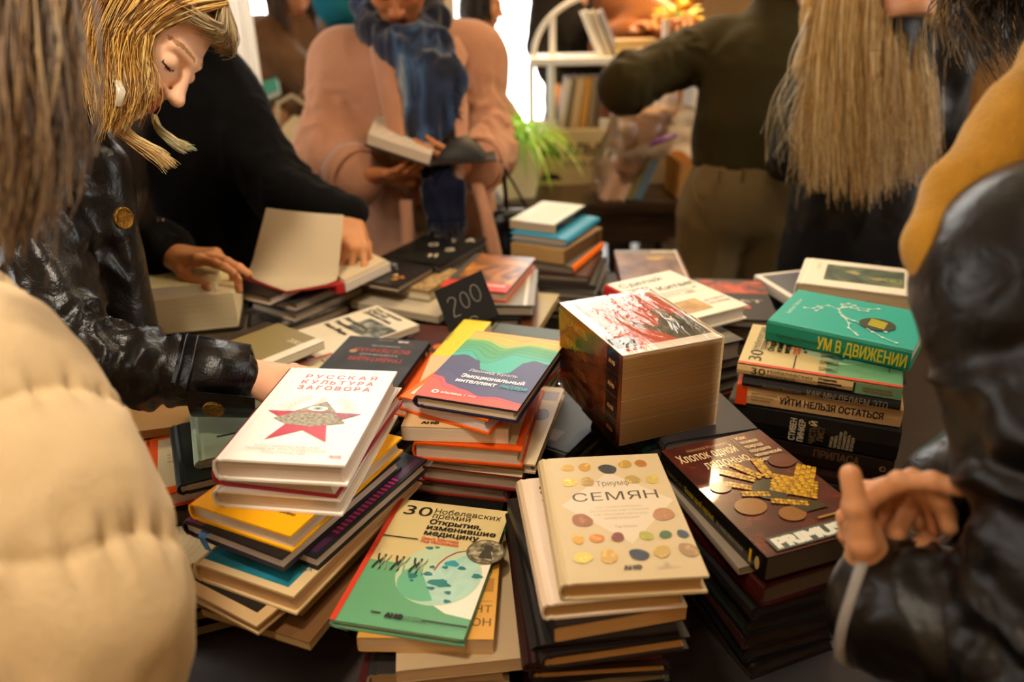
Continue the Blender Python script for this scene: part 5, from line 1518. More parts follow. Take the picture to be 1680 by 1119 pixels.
def leather_mat(name, c='070606', rough=.27):
    m = bpy.data.materials.new(name)
    m.use_nodes = True
    nt = m.node_tree
    b = nt.nodes['Principled BSDF']
    b.inputs['Base Color'].default_value = (*srgb(c), 1)
    b.inputs['Specular IOR Level'].default_value = .40
    tc = nt.nodes.new('ShaderNodeTexCoord')
    n = nt.nodes.new('ShaderNodeTexNoise'); n.inputs['Scale'].default_value = 36; n.inputs['Detail'].default_value = 6; n.inputs['Distortion'].default_value = .8
    n2 = nt.nodes.new('ShaderNodeTexNoise'); n2.inputs['Scale'].default_value = 420; n2.inputs['Detail'].default_value = 2
    nt.links.new(tc.outputs['Object'], n.inputs['Vector']); nt.links.new(tc.outputs['Object'], n2.inputs['Vector'])
    mr = nt.nodes.new('ShaderNodeMapRange'); mr.inputs['To Min'].default_value = rough - .06; mr.inputs['To Max'].default_value = rough + .16
    nt.links.new(n.outputs['Fac'], mr.inputs['Value']); nt.links.new(mr.outputs[0], b.inputs['Roughness'])
    b1 = nt.nodes.new('ShaderNodeBump'); b1.inputs['Strength'].default_value = .35; b1.inputs['Distance'].default_value = .008
    b2 = nt.nodes.new('ShaderNodeBump'); b2.inputs['Strength'].default_value = .15; b2.inputs['Distance'].default_value = .002
    nt.links.new(n.outputs['Fac'], b1.inputs['Height']); nt.links.new(n2.outputs['Fac'], b2.inputs['Height']); nt.links.new(b1.outputs[0], b2.inputs['Normal']); nt.links.new(b2.outputs[0], b.inputs['Normal'])
    return m
LEATHER = leather_mat('black_leather')
WOOLBLK = mat('090808', .95, .12, sheen=.04, bump=.4, bscale=350)

def legs_piece(f, hips, knees, feet, r=(.085, .065, .05), k=.03):
    for a, b, c in zip(hips, knees, feet): f.chain([a, b, c], r, k)

def hair_cap(root, H, fwd, up, m, r=(.080, .098, .090), back=.10, name='hair_cap'):
    """The close covering of hair over skull and nape, open at the face."""
    R = frame(fwd, up); H = np.array(H, float)
    f = Field(H - .22, H + .22, .007)
    f.ell(H + R @ np.array((0, -.018, .036)), r, .02, R=R)
    f.ell(H + R @ np.array((0, -.055, -.03)), (.076, .062, back), .03, R=R)
    f.cut(H + R @ np.array((0, .045, .06)), R @ np.array((0, 1, -.62)))
    return part_from(name, f, m, root, [('r', (60, 60, 18), .0025, 8)])

def shoes(root, feet, fwd, c='17120e'):
    fw = unit((fwd[0], fwd[1], 0))
    for x, y in feet:
        mb = Field((x - .2, y - .2, -.01), (x + .2, y + .2, .13), .008)
        p = np.array((x, y, .04))
        mb.cap(p - fw * .05, p + fw * .13, .038, .033, .02); mb.cap(p + (0, 0, .02) - fw * .03, p + (0, 0, .055) - fw * .03, .042, .04, .02)
        mb.cut((0, 0, .001), (0, 0, -1))
        part_from('shoe', mb, mat(c, .5), root)

def lower_body(root, pelvis, feet, m, name='trousers', r=(.10, .075, .06), knee_f=(0, 0), h=.012, hipw=.085, hipr=.125, side=(1, 0), relief=None, top=None):
    """Trousers from the waist to the ankles."""
    px_, py_, pz = pelvis
    sd = unit((side[0], side[1], 0))
    pts = [pelvis] + [(x, y, .05) for x, y in feet]
    lo, hi = box_of(pts, .22)
    f = Field((lo[0], lo[1], .0), (hi[0], hi[1], pz + .2), h)
    f.cap(np.array(pelvis) - sd * hipw * .55, np.array(pelvis) + sd * hipw * .55, hipr, hipr, .04, flat=((0, 0, 1), 1.1))
    for (x, y), s in zip(feet, (-1, 1)):
        hp = np.array(pelvis) + sd * s * hipw - np.array((0, 0, .06))
        kn = (hp + np.array((x, y, .06))) / 2 + np.array((knee_f[0], knee_f[1], 0))
        f.chain([hp, kn, (x, y, .07)], r, .03)
    f.cut((0, 0, (top if top else pz + .12)), (0, 0, 1)); f.cut((0, 0, .045), (0, 0, -1))
    return part_from(name, f, m, root, relief or [('r', (14, 14, 7), .004, 5), ('n', (40, 40, 30), .0012, 6)])
# ================================================================== the people round the table
# ---- blonde in the black leather jacket
TONE = 'efbf9c'
F_, U_ = (.64, -.30, -.70), (.78, .26, .57)
HC = np.array((-.535, 1.259, 1.442))
FR = frame(F_, U_)
def hl(x, y, z): return FR @ np.array((x, y, z)) + HC
bl = person(-.92, 1.22, 'person in a black leather jacket with blonde hair falling over the cheek, bending over books')
sh_n, sh_f = np.array((-.680, 1.085, 1.285)), np.array((-.70, 1.40, 1.30))
el_n, wr_n = np.array((-.575, .945, 1.058)), np.array((-.358, .962, 1.020))
el_f, wr_f = np.array((-.74, 1.47, 1.07)), np.array((-.80, 1.36, 1.10))
pel = np.array((-.92, 1.22, .94)); chest = np.array((-.715, 1.225, 1.235))
lo, hi = box_of([sh_n, sh_f, el_n, wr_n, pel, chest, (-.7, 1.25, 1.40)], .2)
f = Field(lo, hi, .010)
f.chain([pel, chest, (-.69, 1.24, 1.36)], (.10, .11, .05), .05)
f.chain([sh_n, el_n, wr_n], (.045, .038, .025)); f.chain([sh_f, el_f, wr_f], (.045, .038, .025))
V, F = f.mesh()
hand_n = hand_piece(wr_n + (.012, .002, -.004), (.78, .22, -.38), (.22, -.30, .92), 'ecb490', 1, ((.25, .45, .3), (.3, .5, .35), (.35, .55, .35), (.4, .55, .35)), thumb=((-.60, .75, -.15), (-.25, .95, -.12), (.0, .98, -.15)), scale=.93)
hand_f = hand_piece(wr_f, (.5, -.8, .1), (-.2, .2, .95), 'd99a72', -1)
join_pieces('body', [(V, F, np.zeros(len(F), int), [skin(TONE)]), head_piece(HC, F_, U_, TONE, 'b8584e', 'a87a50', .0024), hand_n, hand_f], bl)
J = Field(*box_of([sh_n, sh_f, el_n, wr_n, pel, chest, (-.7, 1.25, 1.42)], .2), .0065)
J.chain([pel - (0, 0, .06), pel + (.04, 0, .06), chest, (-.70, 1.235, 1.33)], (.150, .155, .155, .10), .06, flat=((.75, 0, -.3), .80))
J.cap(sh_n + (0, .03, .0), sh_f, .075, .075, .06)
J.cap((-.585, 1.135, 1.265), (-.600, 1.120, 1.02), .040, .055, .05)      # open front hanging down
J.chain([sh_n, el_n, wr_n + (-.014, 0, 0)], (.078, .060, .040), .03); J.chain([sh_f, el_f, wr_f], (.070, .06, .045), .03)
ca = unit(wr_n - el_n)
J.cut(wr_n + ca * .018, ca) if False else None
R_l = [('f', sh_n, el_n, 15, .0075, 11, .15, 1.12, .13), ('f', el_n, wr_n, 19, .0085, 21, -.10, .62, .10), ('r', (9, 9, 5), .0060, 3), ('n', (30, 30, 22), .0022, 4)]
part_from('jacket', J, LEATHER, bl, R_l)
# stitched cuff with strap and gold button
cf = MB()
cu, cv = unit(np.cross(ca, (0, 0, 1))), None
cv = np.cross(cu, ca)
def cuff_ring(base, u, v, ax, r0, r1, L, m, mb, seg=40, th=.004, fl=1.0):
    vs, fs = [], []
    prof = [(0, r0), (L, r1), (L, r1 - th), (0, r0 - th)]
    for s, r in prof:
        for k in range(seg):
            a = 2 * math.pi * k / seg
            rr = r * (1 + .018 * math.sin(3 * a + 1) + .012 * math.sin(7 * a))
            vs.append(tuple(base + ax * (s + .004 * math.sin(2 * a)) + (u * math.cos(a) + v * math.sin(a) * fl) * rr))
    n = len(prof)
    for i in range(n):
        for k in range(seg):
            a, b = i * seg + k, i * seg + (k + 1) % seg
            c, d = ((i + 1) % n) * seg + (k + 1) % seg, ((i + 1) % n) * seg + k
            fs.append((a, b, c, d))
    mb.add(vs, fs, m, None, True)
o_ = np.array(bl.location)
mb = MB(); cuff_ring(wr_n - ca * .085 - o_, cu, cv, ca, .0485, .0430, .088, LEATHER, mb, th=.006); mb.build('sleeve_cuff', bl)
mb = MB()
for s in (.004, .018): cuff_ring(wr_n - ca * (.085 - s) - o_, cu, cv, ca, .0490 - .06 * s, .0490 - .06 * s, .0022, mat('191818', .4), mb, th=.002)
mb.build('cuff_stitching', bl)
mb = MB()
vs = []
for k in range(9):
    a = math.radians(-66 + 8.5 * k)
    for s, rr in ((-.062, .0575), (.022, .0515 + .006 * (k > 5))):
        vs.append(tuple(wr_n + ca * s + (cu * math.cos(a) + cv * math.sin(a)) * rr - o_))
for k in range(9):
    a = math.radians(-66 + 8.5 * k)
    for s, rr in ((-.062, .0600), (.022, .0540 + .006 * (k > 5))):
        vs.append(tuple(wr_n + ca * s + (cu * math.cos(a) + cv * math.sin(a)) * rr - o_))
fs = [(2 * k, 2 * k + 1, 2 * k + 3, 2 * k + 2) for k in range(8)] + [(18 + 2 * k, 18 + 2 * k + 2, 18 + 2 * k + 3, 18 + 2 * k + 1) for k in range(8)] + [(0, 18, 19, 1), (16, 17, 35, 34)] + [(2 * k, 2 * k + 2, 20 + 2 * k, 18 + 2 * k) for k in range(8)] + [(2 * k + 1, 19 + 2 * k, 21 + 2 * k, 2 * k + 3) for k in range(8)]
mb.add(vs, fs, LEATHER)
strap = mb.build('cuff_strap', bl)
GOLD = mat('8f6a2c', .28, .6, metal=1.0, var=.5, vscale=300, bump=.8, bscale=500)
def button(parent, p, nrm, r, name='button'):
    M = Matrix.Translation(Vector(p)) @ Vector(nrm).to_track_quat('Z', 'Y').to_matrix().to_4x4()
    return MB().lathe([(.0005, .004), (r * .5, .0045), (r * .82, .0035), (r * .86, .0055), (r, .005), (r, 0), (.0005, 0)], GOLD, 28, M).build(name, parent)
nb = unit(cu * math.cos(math.radians(-22)) + cv * math.sin(math.radians(-22)))
button(strap, wr_n - ca * .030 + nb * .0572 - o_, nb, .0135)
button(bl, at(200, 358, 1.068) - o_, (.93, -.36, .1), .015)
# collar
mb = MB()
pts = [at(150, 175, 1.105), at(168, 205, 1.10), at(182, 242, 1.085), at(150, 215, 1.075), at(120, 165, 1.085), at(118, 130, 1.12)]
q = [p - o_ for p in pts]
n_ = unit(np.cross(q[2] - q[0], q[4] - q[0]))
vs = [tuple(p + n_ * .003) for p in q] + [tuple(p - n_ * .003) for p in q]
mb.add(vs, [tuple(range(6)), tuple(range(11, 5, -1))] + [(i, (i + 1) % 6, 6 + (i + 1) % 6, 6 + i) for i in range(6)], LEATHER)
mb.build('collar', bl)
lower_body(bl, tuple(pel - (.03, 0, .04)), [(-1.0, 1.12), (-1.0, 1.32)], mat('15171c', .9, .2), side=(0, 1))
shoes(bl, [(-1.0, 1.12), (-1.0, 1.32)], (1, 0))
# hair
cap_ = Field(HC - .2, HC + .2, .005)
for z_, y_, r_ in ((.040, -.020, (.080, .098, .086)),): cap_.ell(FR @ np.array((0, y_, z_)) + HC, r_, .02, R=FR)
cap_.ell(FR @ np.array((0, -.055, -.03)) + HC, (.078, .062, .085), .03, R=FR)
cap_.cut(hl(0, .030, .06), FR @ np.array((0, 1, -.50)))
HB = hairmats(('d9a440', 'c48a2c', 'e6bd62', 'efd08a', '8a5c20', '6b4618'), .38)
part_from('hair_cap', cap_, mat('b07c2a', .5, .4, var=.35, vscale=60, stretch=(1, 1, .2)), bl, [('r', (60, 60, 18), .0025, 8)])
gs = [
    [hl(.010, .055, .118), hl(.062, .062, .080), at(243, 48, 1.115), at(237, 100, 1.085), at(248, 145, 1.075), at(244, 172, 1.075), at(232, 192, 1.08)],
    [hl(.010, .045, .122), hl(.070, .040, .070), at(222, 60, 1.10), at(214, 110, 1.07), at(224, 150, 1.06), at(208, 185, 1.065), at(192, 204, 1.07)],
    [hl(.010, .020, .126), hl(.080, .010, .060), at(190, 60, 1.09), at(188, 120, 1.055), at(192, 170, 1.05), at(180, 205, 1.055), at(174, 222, 1.06)],
    [hl(.008, -.01, .127), hl(.086, -.03, .05), at(160, 60, 1.09), at(158, 120, 1.06), at(172, 165, 1.055), at(176, 205, 1.06)],
    [hl(.006, -.05, .118), hl(.084, -.07, .04), at(130, 50, 1.10), at(128, 110, 1.08), at(146, 150, 1.07), at(158, 185, 1.07)],
    [hl(.004, -.09, .095), hl(.070, -.11, .02), at(105, 40, 1.14), at(106, 90, 1.11), at(122, 130, 1.09), at(136, 160, 1.085)],
]
strands('hair', bl, gs, HB, 1700, .0009, .0065, 16, 3, seed=4, wav=.006, lenvar=.2)
strands('hair_fringe', bl, [[hl(.012, .050, .118), hl(.030, .085, .088), hl(.052, .078, .082), hl(.072, .050, .070)], [hl(.006, .060, .115), hl(-.005, .094, .090), hl(-.035, .092, .080), hl(-.066, .062, .064)], [hl(.0, .03, .124), hl(-.03, .070, .104), hl(-.06, .055, .084), hl(-.082, .020, .064)]], hairmats(('c9b48a', 'a08a60', 'ddcaa0', '8c7650')), 620, .0008, .005, 10, 3, seed=6, wav=.002)
strands('hair_lock', bl, [[at(178, 200, 1.085), at(200, 222, 1.085), at(232, 240, 1.09), at(262, 258, 1.095), at(279, 273, 1.10)], [at(205, 205, 1.09), at(222, 225, 1.09), at(245, 243, 1.095), at(266, 258, 1.10), at(280, 272, 1.10)]], hairmats(('d2b070', 'b8924e', 'e0c890')), 150, .0007, .0045, 12, 4, seed=8, wav=.002)
strands('hair_lock', bl, [[at(248, 188, 1.13), at(255, 208, 1.13), at(272, 224, 1.13), at(290, 236, 1.13), at(312, 245, 1.13)], [at(256, 190, 1.135), at(264, 210, 1.135), at(280, 226, 1.135), at(300, 238, 1.135), at(320, 246, 1.135)]], hairmats(('d2bc84', 'c2ad7c', 'a9c0a4')), 90, .0007, .0035, 12, 4, seed=9, wav=.002)
clip = MB().tube([at(193, 132, 1.045) - o_, at(200, 150, 1.045) - o_, at(194, 175, 1.045) - o_], [.005, .006, .0045], mat('e8e2d0', .25, .5, trans=.4), 8, flat=(1, .35)).build('hair_clip', bl)

# ---- person in the black sweater behind the open book
bk_ = person(-.74, 1.88, 'person in a black sweater with a twisted pink bracelet, holding open the red book')
A_ = dict(sl=np.array((-.885, 1.79, 1.325)), el=np.array((-.86, 1.58, 1.09)), wl=np.array((-.640, 1.445, 1.038)), sr=np.array((-.645, 1.84, 1.285)), er=np.array((-.505, 1.745, 1.090)), wr=np.array((-.352, 1.700, 1.035)))
allp = list(A_.values()) + [(-.74, 1.88, .88), (-.73, 1.8, 1.42)]
f = Field(*box_of(allp, .2), .011)
f.chain([(-.74, 1.88, .90), (-.735, 1.85, 1.2), (-.72, 1.80, 1.42)], (.11, .12, .05), .05)
f.chain([A_['sl'], A_['el'], A_['wl']], (.045, .038, .026)); f.chain([A_['sr'], A_['er'], A_['wr']], (.045, .038, .026))
V, F = f.mesh()
T2 = 'c98a58'
hL = hand_piece(A_['wl'] + (.004, -.002, 0), (.85, -.44, .08), (.10, -.30, .95), T2, 1, ((.25, .35, .2), (.30, .4, .2), (.45, .5, .3), (.55, .6, .3)), thumb=((-.45, .80, -.50), (-.05, .95, -.45), (.05, .95, -.30)), scale=.98) if False else hand_piece(A_['wl'] + (.004, -.002, 0), (.92, -.36, .08), (.22, .02, .97), T2, -1, ((.10, .18, .12), (.14, .22, .15), (.5, .7, .4), (.65, .8, .4)), thumb=((-.50, .80, -.42), (-.10, .94, -.45), (.05, .95, -.30)), scale=.98)
hR = hand_piece(A_['wr'], (.12, -.78, -.48), (.35, -.35, .80), T2, 1, ((.35, .55, .3), (.9, 1.1, .6), (1.0, 1.2, .6), (1.0, 1.2, .6)), thumb=((-.55, .75, -.35), (-.2, .9, -.4), (0, .95, -.3)), scale=.95)
join_pieces('body', [(V, F, np.zeros(len(F), int), [skin(T2)]), head_piece((-.69, 1.72, 1.565), (.25, -.80, -.55), (.15, -.50, .85), T2), hL, hR], bk_)
J = Field(*box_of(allp, .2), .008)
J.chain([(-.74, 1.88, .80), (-.74, 1.87, 1.0), (-.735, 1.85, 1.22), (-.725, 1.83, 1.36)], (.175, .16, .16, .10), .06, flat=((0, 1, -.2), .72))
J.cap(A_['sl'], A_['sr'], .085, .075, .06)
J.cap((-.725, 1.815, 1.36), (-.712, 1.79, 1.43), .068, .064, .03)
J.chain([A_['sl'], A_['el'], A_['wl'] - (.03, -.02, 0)], (.092, .080, .058), .04); J.chain([A_['sr'], A_['er'], A_['wr'] - (.01, -.02, -.005)], (.080, .070, .045), .04)
part_from('sweater', J, WOOLBLK, bk_, [('r', (11, 11, 3.5), .010, 2), ('r', (22, 22, 9), .004, 3), ('f', A_['sl'], A_['el'], 12, .006, 5, .2, 1.1, .12), ('f', A_['sr'], A_['er'], 12, .006, 6, .2, 1.1, .12)])
ca2 = unit(A_['wl'] - A_['el']); u2 = unit(np.cross(ca2, (0, 0, 1))); v2 = np.cross(u2, ca2); o2 = np.array(bk_.location)
mb = MB(); cuff_ring(A_['wl'] - ca2 * .035 - o2, u2, v2, ca2, .041, .037, .036, WOOLBLK, mb); mb.build('sleeve_cuff', bk_)
for j in range(2):
    pts = []
    for k in range(97):
        a = 2 * math.pi * k / 96; b = 16 * a + math.pi * j
        rr = .0515 + .0032 * math.cos(b)
        pts.append(A_['wl'] - ca2 * (.048 + .0032 * math.sin(b)) + (u2 * math.cos(a) + v2 * math.sin(a)) * rr - o2)
    tag(MB().tube(pts, .0028, mat(('c98f92', '2a1416')[j], .6), 6, False).build('bracelet_strand', bk_), ('pink bracelet strand', 'dark bracelet strand')[j])
lower_body(bk_, (-.74, 1.90, .86), [(-.84, 1.92), (-.64, 1.92)], mat('16171b', .9, .2), side=(1, 0))
shoes(bk_, [(-.84, 1.92), (-.64, 1.92)], (.2, -1))
strands('hair', bk_, [[(-.69, 1.75, 1.70), (-.60, 1.70, 1.64), (-.585, 1.68, 1.56), (-.60, 1.69, 1.50)], [(-.69, 1.78, 1.70), (-.61, 1.82, 1.62), (-.61, 1.84, 1.52), (-.62, 1.85, 1.44)], [(-.70, 1.80, 1.70), (-.72, 1.87, 1.62), (-.73, 1.89, 1.50), (-.73, 1.90, 1.42)], [(-.70, 1.76, 1.70), (-.79, 1.80, 1.62), (-.80, 1.80, 1.52), (-.79, 1.82, 1.44)]], hairmats(('17100c', '22170f')), 260, .003, .012, 10, 3, seed=12)

hair_cap(bk_, (-.69, 1.72, 1.565), (.25, -.80, -.55), (.15, -.50, .85), mat('1a110c', .6))

# ---- person in the pink coat
pk = person(-.27, 2.32, 'person in a pale pink wool coat and blue tie-dyed scarf, reading an open book')
T3 = 'c07a4c'
sL, sR = np.array((-.455, 2.29, 1.300)), np.array((-.090, 2.30, 1.305))
eL, eR = np.array((-.488, 2.165, 1.075)), np.array((-.072, 2.18, 1.085))
wL, wR = np.array((-.365, 2.005, 1.055)), np.array((-.105, 2.020, 1.075))
allp = [sL, sR, eL, eR, wL, wR, (-.27, 2.32, .55), (-.27, 2.3, 1.40)]
f = Field(*box_of(allp[:6] + [(-.27, 2.32, .9), (-.27, 2.3, 1.42)], .18), .012)
f.chain([(-.27, 2.33, .9), (-.27, 2.31, 1.2), (-.272, 2.25, 1.42)], (.11, .12, .05), .05)
f.chain([sL, eL, wL], (.045, .038, .025)); f.chain([sR, eR, wR], (.045, .038, .025))
V, F = f.mesh()
PH = np.array((-.274, 2.190, 1.522))
h1 = hand_piece(wL, (.93, -.30, .12), (.05, -.45, -.88), T3, -1, ((.15, .3, .2),) * 4, thumb=((-.6, .7, .2), (-.3, .9, .1), (0, .95, .1)), scale=.95, h=.0026)
h2 = hand_piece(wR, (-.55, -.45, .25), (.55, -.75, -.30), T3, 1, ((.5, .6, .3),) * 4, scale=.95, h=.0026)
join_pieces('body', [(V, F, np.zeros(len(F), int), [skin(T3)]), head_piece(PH, (.03, -.76, -.65), (0, -.65, .76), T3, '8f4638', '3a2418', .003), h1, h2], pk)
COAT = mat('bf8a6c', .95, .12, sheen=.35, name='pink_wool', var=.05, vscale=120, bump=.5, bscale=420)
J = Field(*box_of(allp, .24), .008)
J.chain([(-.27, 2.33, .58), (-.27, 2.33, .85), (-.27, 2.315, 1.08), (-.27, 2.305, 1.22), (-.27, 2.29, 1.30)], (.230, .210, .190, .172, .10), .05, flat=((0, 1, 0), .62))
J.cap(sL + (.02, 0, 0), sR - (.02, 0, 0), .072, .072, .09)
J.cap((-.27, 2.20, 1.22), (-.27, 2.17, .98), .10, .10, .10, flat=((0, 1, 0), .5))
J.chain([sL, eL, wL - (.03, -.03, 0)], (.082, .080, .070), .075); J.chain([sR, eR, wR - (-.02, -.04, 0)], (.082, .080, .070), .075)
J.ell((-.215, 2.14, .84), (.062, .14, .36), .03, sub=True, R=frame((0, 1, 0), (-.05, 0, 1)))
part_from('coat', J, COAT, pk, [('r', (9, 9, 3), .009, 12), ('f', sL, eL, 9, .007, 15, .3, 1.15, .13), ('f', sR, eR, 9, .009, 16, .3, 1.15, .13), ('f', eR, wR, 14, .008, 17, -.2, .8, .11), ('n', (60, 60, 60), .001, 18)])
# lapels, buttons
o3 = np.array(pk.location)
def fold_strip(name, root, rows, m, th=.010):
    """A cloth band lofted through rows of (left, right) points."""
    mb = MB(); vs = []
    o = np.array(root.location)
    R_ = []
    for a, b in rows:
        a, b = np.array(a), np.array(b)
        R_.append([a * (1 - q / 6) + b * q / 6 + np.array((0, -1, .25)) * th * math.sin(math.pi * q / 6) ** .5 for q in range(7)])
    for r_ in R_: vs += [tuple(p - o) for p in r_] + [tuple(p - o + np.array((0, .012, 0))) for p in (r_[6], r_[0])]
    n = 9
    fs = [(i * n + k, i * n + (k + 1) % n, (i + 1) * n + (k + 1) % n, (i + 1) * n + k) for i in range(len(R_) - 1) for k in range(n)]
    mb.add(vs, fs, m, None, True)
    return mb.build(name, root)
fold_strip('lapel', pk, [(at(604, 70, 2.06), at(640, 84, 2.01)), (at(612, 110, 2.03), at(650, 120, 1.985)), (at(622, 160, 2.01), at(660, 165, 1.97)), (at(634, 215, 1.99), at(664, 220, 1.96)), (at(642, 262, 1.98), at(664, 268, 1.955))], COAT)
fold_strip('lapel', pk, [(at(730, 62, 2.05), at(752, 60, 2.07)), (at(736, 95, 2.02), at(768, 92, 2.04)), (at(738, 130, 2.00), at(760, 118, 2.03)), (at(744, 180, 1.98), at(768, 175, 2.01)), (at(748, 240, 1.97), at(768, 240, 2.0)), (at(742, 290, 1.97), at(760, 300, 1.99))], COAT)
fold_strip('front_edge', pk, [(at(772, 300, 2.02), at(792, 300, 2.03)), (at(786, 350, 2.03), at(808, 350, 2.04)), (at(800, 420, 2.05), at(824, 420, 2.06))], COAT)
fold_strip('front_edge', pk, [(at(655, 330, 2.02), at(676, 330, 2.02)), (at(658, 375, 2.03), at(678, 375, 2.03)), (at(660, 425, 2.05), at(680, 425, 2.05))], COAT)
for s_, e_, w_ in ((sL, eL, wL - (.03, -.03, 0)), (sR, eR, wR - (-.02, -.04, 0))):
    cx_ = unit(w_ - e_); ux_ = unit(np.cross(cx_, (0, 0, 1))); vx_ = np.cross(ux_, cx_)
    mb = MB(); cuff_ring(w_ - cx_ * .045 - o3, ux_, vx_, cx_, .074, .078, .075, COAT, mb, th=.010); mb.build('sleeve_cuff', pk)
for p in (at(752, 197, 2.03), at(803, 388, 2.10)):
    M = Matrix.Translation(Vector(p - o3)) @ Matrix.Rotation(math.radians(90), 4, 'X')
    MB().lathe([(.0005, .004), (.008, .004), (.010, .002), (.010, 0), (.0005, 0)], mat('d9b48a', .3), 16, M).build('button', pk)
tag(MB().tube([at(572 + 3 * k, 283 + 4 * math.sin(k * 2.4), 1.985) - o3 for k in range(10)], .003, mat('c9982e', .3, .6, metal=1.0), 6).build('bracelet', pk), 'gold bracelet')
lower_body(pk, (-.265, 2.33, .86), [(-.36, 2.33), (-.17, 2.33)], mat('7a6644', .9, .2, bump=.3), side=(1, 0))
shoes(pk, [(-.36, 2.33), (-.17, 2.33)], (0, -1))
strands('hair', pk, [[PH + (0, -.02, .12), PH + (-.085, .0, .06), PH + (-.09, .02, -.03)], [PH + (0, .03, .12), PH + (-.06, .09, .05), PH + (-.05, .10, -.04)], [PH + (0, .05, .12), PH + (.06, .09, .05), PH + (.05, .10, -.04)], [PH + (0, -.02, .12), PH + (.085, .0, .06), PH + (.09, .02, -.03)]], hairmats(('2a1a12', '3a2618')), 240, .0035, .01, 9, 3, seed=21)
hair_cap(pk, PH, (.03, -.76, -.65), (0, -.65, .76), mat('2a1a12', .6))
# scarf
scm = bpy.data.materials.new('tie_dyed_cloth'); scm.use_nodes = True
nt = scm.node_tree; b = nt.nodes['Principled BSDF']; b.inputs['Roughness'].default_value = .95; b.inputs['Sheen Weight'].default_value = .3
tc = nt.nodes.new('ShaderNodeTexCoord'); mp = nt.nodes.new('ShaderNodeMapping'); mp.inputs['Scale'].default_value = (9, 9, 3.2); n = nt.nodes.new('ShaderNodeTexNoise'); n.inputs['Scale'].default_value = 1.0; n.inputs['Detail'].default_value = 5; n.inputs['Distortion'].default_value = 1.0
r = nt.nodes.new('ShaderNodeValToRGB')
while len(r.color_ramp.elements) < 4: r.color_ramp.elements.new(.5)
for e, (p, c) in zip(r.color_ramp.elements, ((.42, '0c1428'), (.55, '17294a'), (.66, '35587f'), (.76, 'b9bcb6'))): e.position = p; e.color = (*srgb(c), 1)
nt.links.new(tc.outputs['Object'], mp.inputs[0]); nt.links.new(mp.outputs[0], n.inputs['Vector']); nt.links.new(n.outputs['Fac'], r.inputs[0]); nt.links.new(r.outputs[0], b.inputs['Base Color'])
Sx = Field((-.46, 1.98, .80), (-.02, 2.42, 1.50), .007)
loop = [at(600, 10, 2.12), at(612, 48, 2.06), at(650, 78, 2.00), at(690, 70, 2.02), at(712, 30, 2.08), at(700, -20, 2.2), at(650, -50, 2.3), at(608, -30, 2.24), at(600, 10, 2.12)]
Sx.chain(loop, (.030, .034, .036, .036, .034, .034, .034, .032, .030), .03)
Sx.chain([at(664, 84, 2.0), at(690, 130, 1.985), at(705, 175, 1.975), at(700, 220, 1.97)], (.034, .048, .050, .044), .03, flat=((0, 1, 0), .36))
Sx.chain([at(722, 70, 2.01), at(728, 130, 1.97), at(722, 180, 1.965)], (.034, .042, .034), .03, flat=((0, 1, 0), .4))
part_from('scarf', Sx, scm, pk, [('r', (26, 26, 5), .010, 31), ('r', (55, 55, 9), .004, 32)])
Sx = Field((-.30, 1.85, .78), (-.02, 2.15, 1.14), .006)
Sx.chain([at(718, 285, 1.965), at(728, 320, 1.95)], (.038, .050), .02, flat=((0, 1, .2), .38))
for x_ in (710, 730, 750): Sx.cap(at(x_ - 2, 310, 1.95), at(x_ + 4, 362, 1.945), .024, .020, .012, flat=((0, 1, .2), .5))
tail = part_from('scarf_end', Sx, mat('0d1124', .95, .15, sheen=.3), pk, [('r', (40, 40, 6), .009, 33)], 'dark navy scarf end')
mb = MB()
rng = np.random.default_rng(5)
for k in range(60):
    x = rng.uniform(700, 768); y0 = 366 - abs(x - 734) * .1
    mb.tube([at(x, y0, 1.935) - o3, at(x + rng.normal(0, 2), y0 + rng.uniform(12, 30), 1.935) - o3], [.0022, .001], mat('0d1124', .95, .15, sheen=.3), 4, False)
mb.build('scarf_fringe', pk)
mb = MB()
for k in range(70):
    y = rng.uniform(85, 190); mb.tube([at(738 + y * .04, y, 1.945) - o3, at(745 + y * .05 + rng.uniform(0, 6), y + 8, 1.945) - o3], [.002, .001], mat('131c38', .95), 4, False)
mb.build('scarf_fringe', pk)
# her open book
pb = empty('open_book', tuple(at(690, 262, 1.93)), 0, 'open black book with a thick white text block, held by the person in pink', 'book')
o4 = np.array(pb.location)
def plate(mb, quad, th, m):
    q = [np.asarray(p) - o4 for p in quad]
    n_ = unit(np.cross(q[1] - q[0], q[3] - q[0])) * th
    vs = [tuple(p) for p in q] + [tuple(p + n_) for p in q]
    mb.add(vs, [(3, 2, 1, 0), (4, 5, 6, 7)] + [(i, (i + 1) % 4, 4 + (i + 1) % 4, 4 + i) for i in range(4)], m)
BK = mat('1d130e', .5)
mb = MB()
c1 = [at(598, 240, 1.90), at(706, 275, 1.90), at(716, 235, 2.10), at(612, 205, 2.10)]
c2 = [at(706, 272, 1.905), at(815, 265, 1.93), at(808, 230, 2.10), at(716, 232, 2.11)]
plate(mb, c1, .004, BK); plate(mb, c2, .004, BK)
mb.build('cover', pb)
mb = MB(); plate(mb, [at(601, 236, 1.905), at(704, 270, 1.905), at(714, 232, 2.09), at(614, 203, 2.09)], .024, pages_mat('d9c7b0')); mb.build('page_block', pb)
mb = MB()
vs, fs = [], []
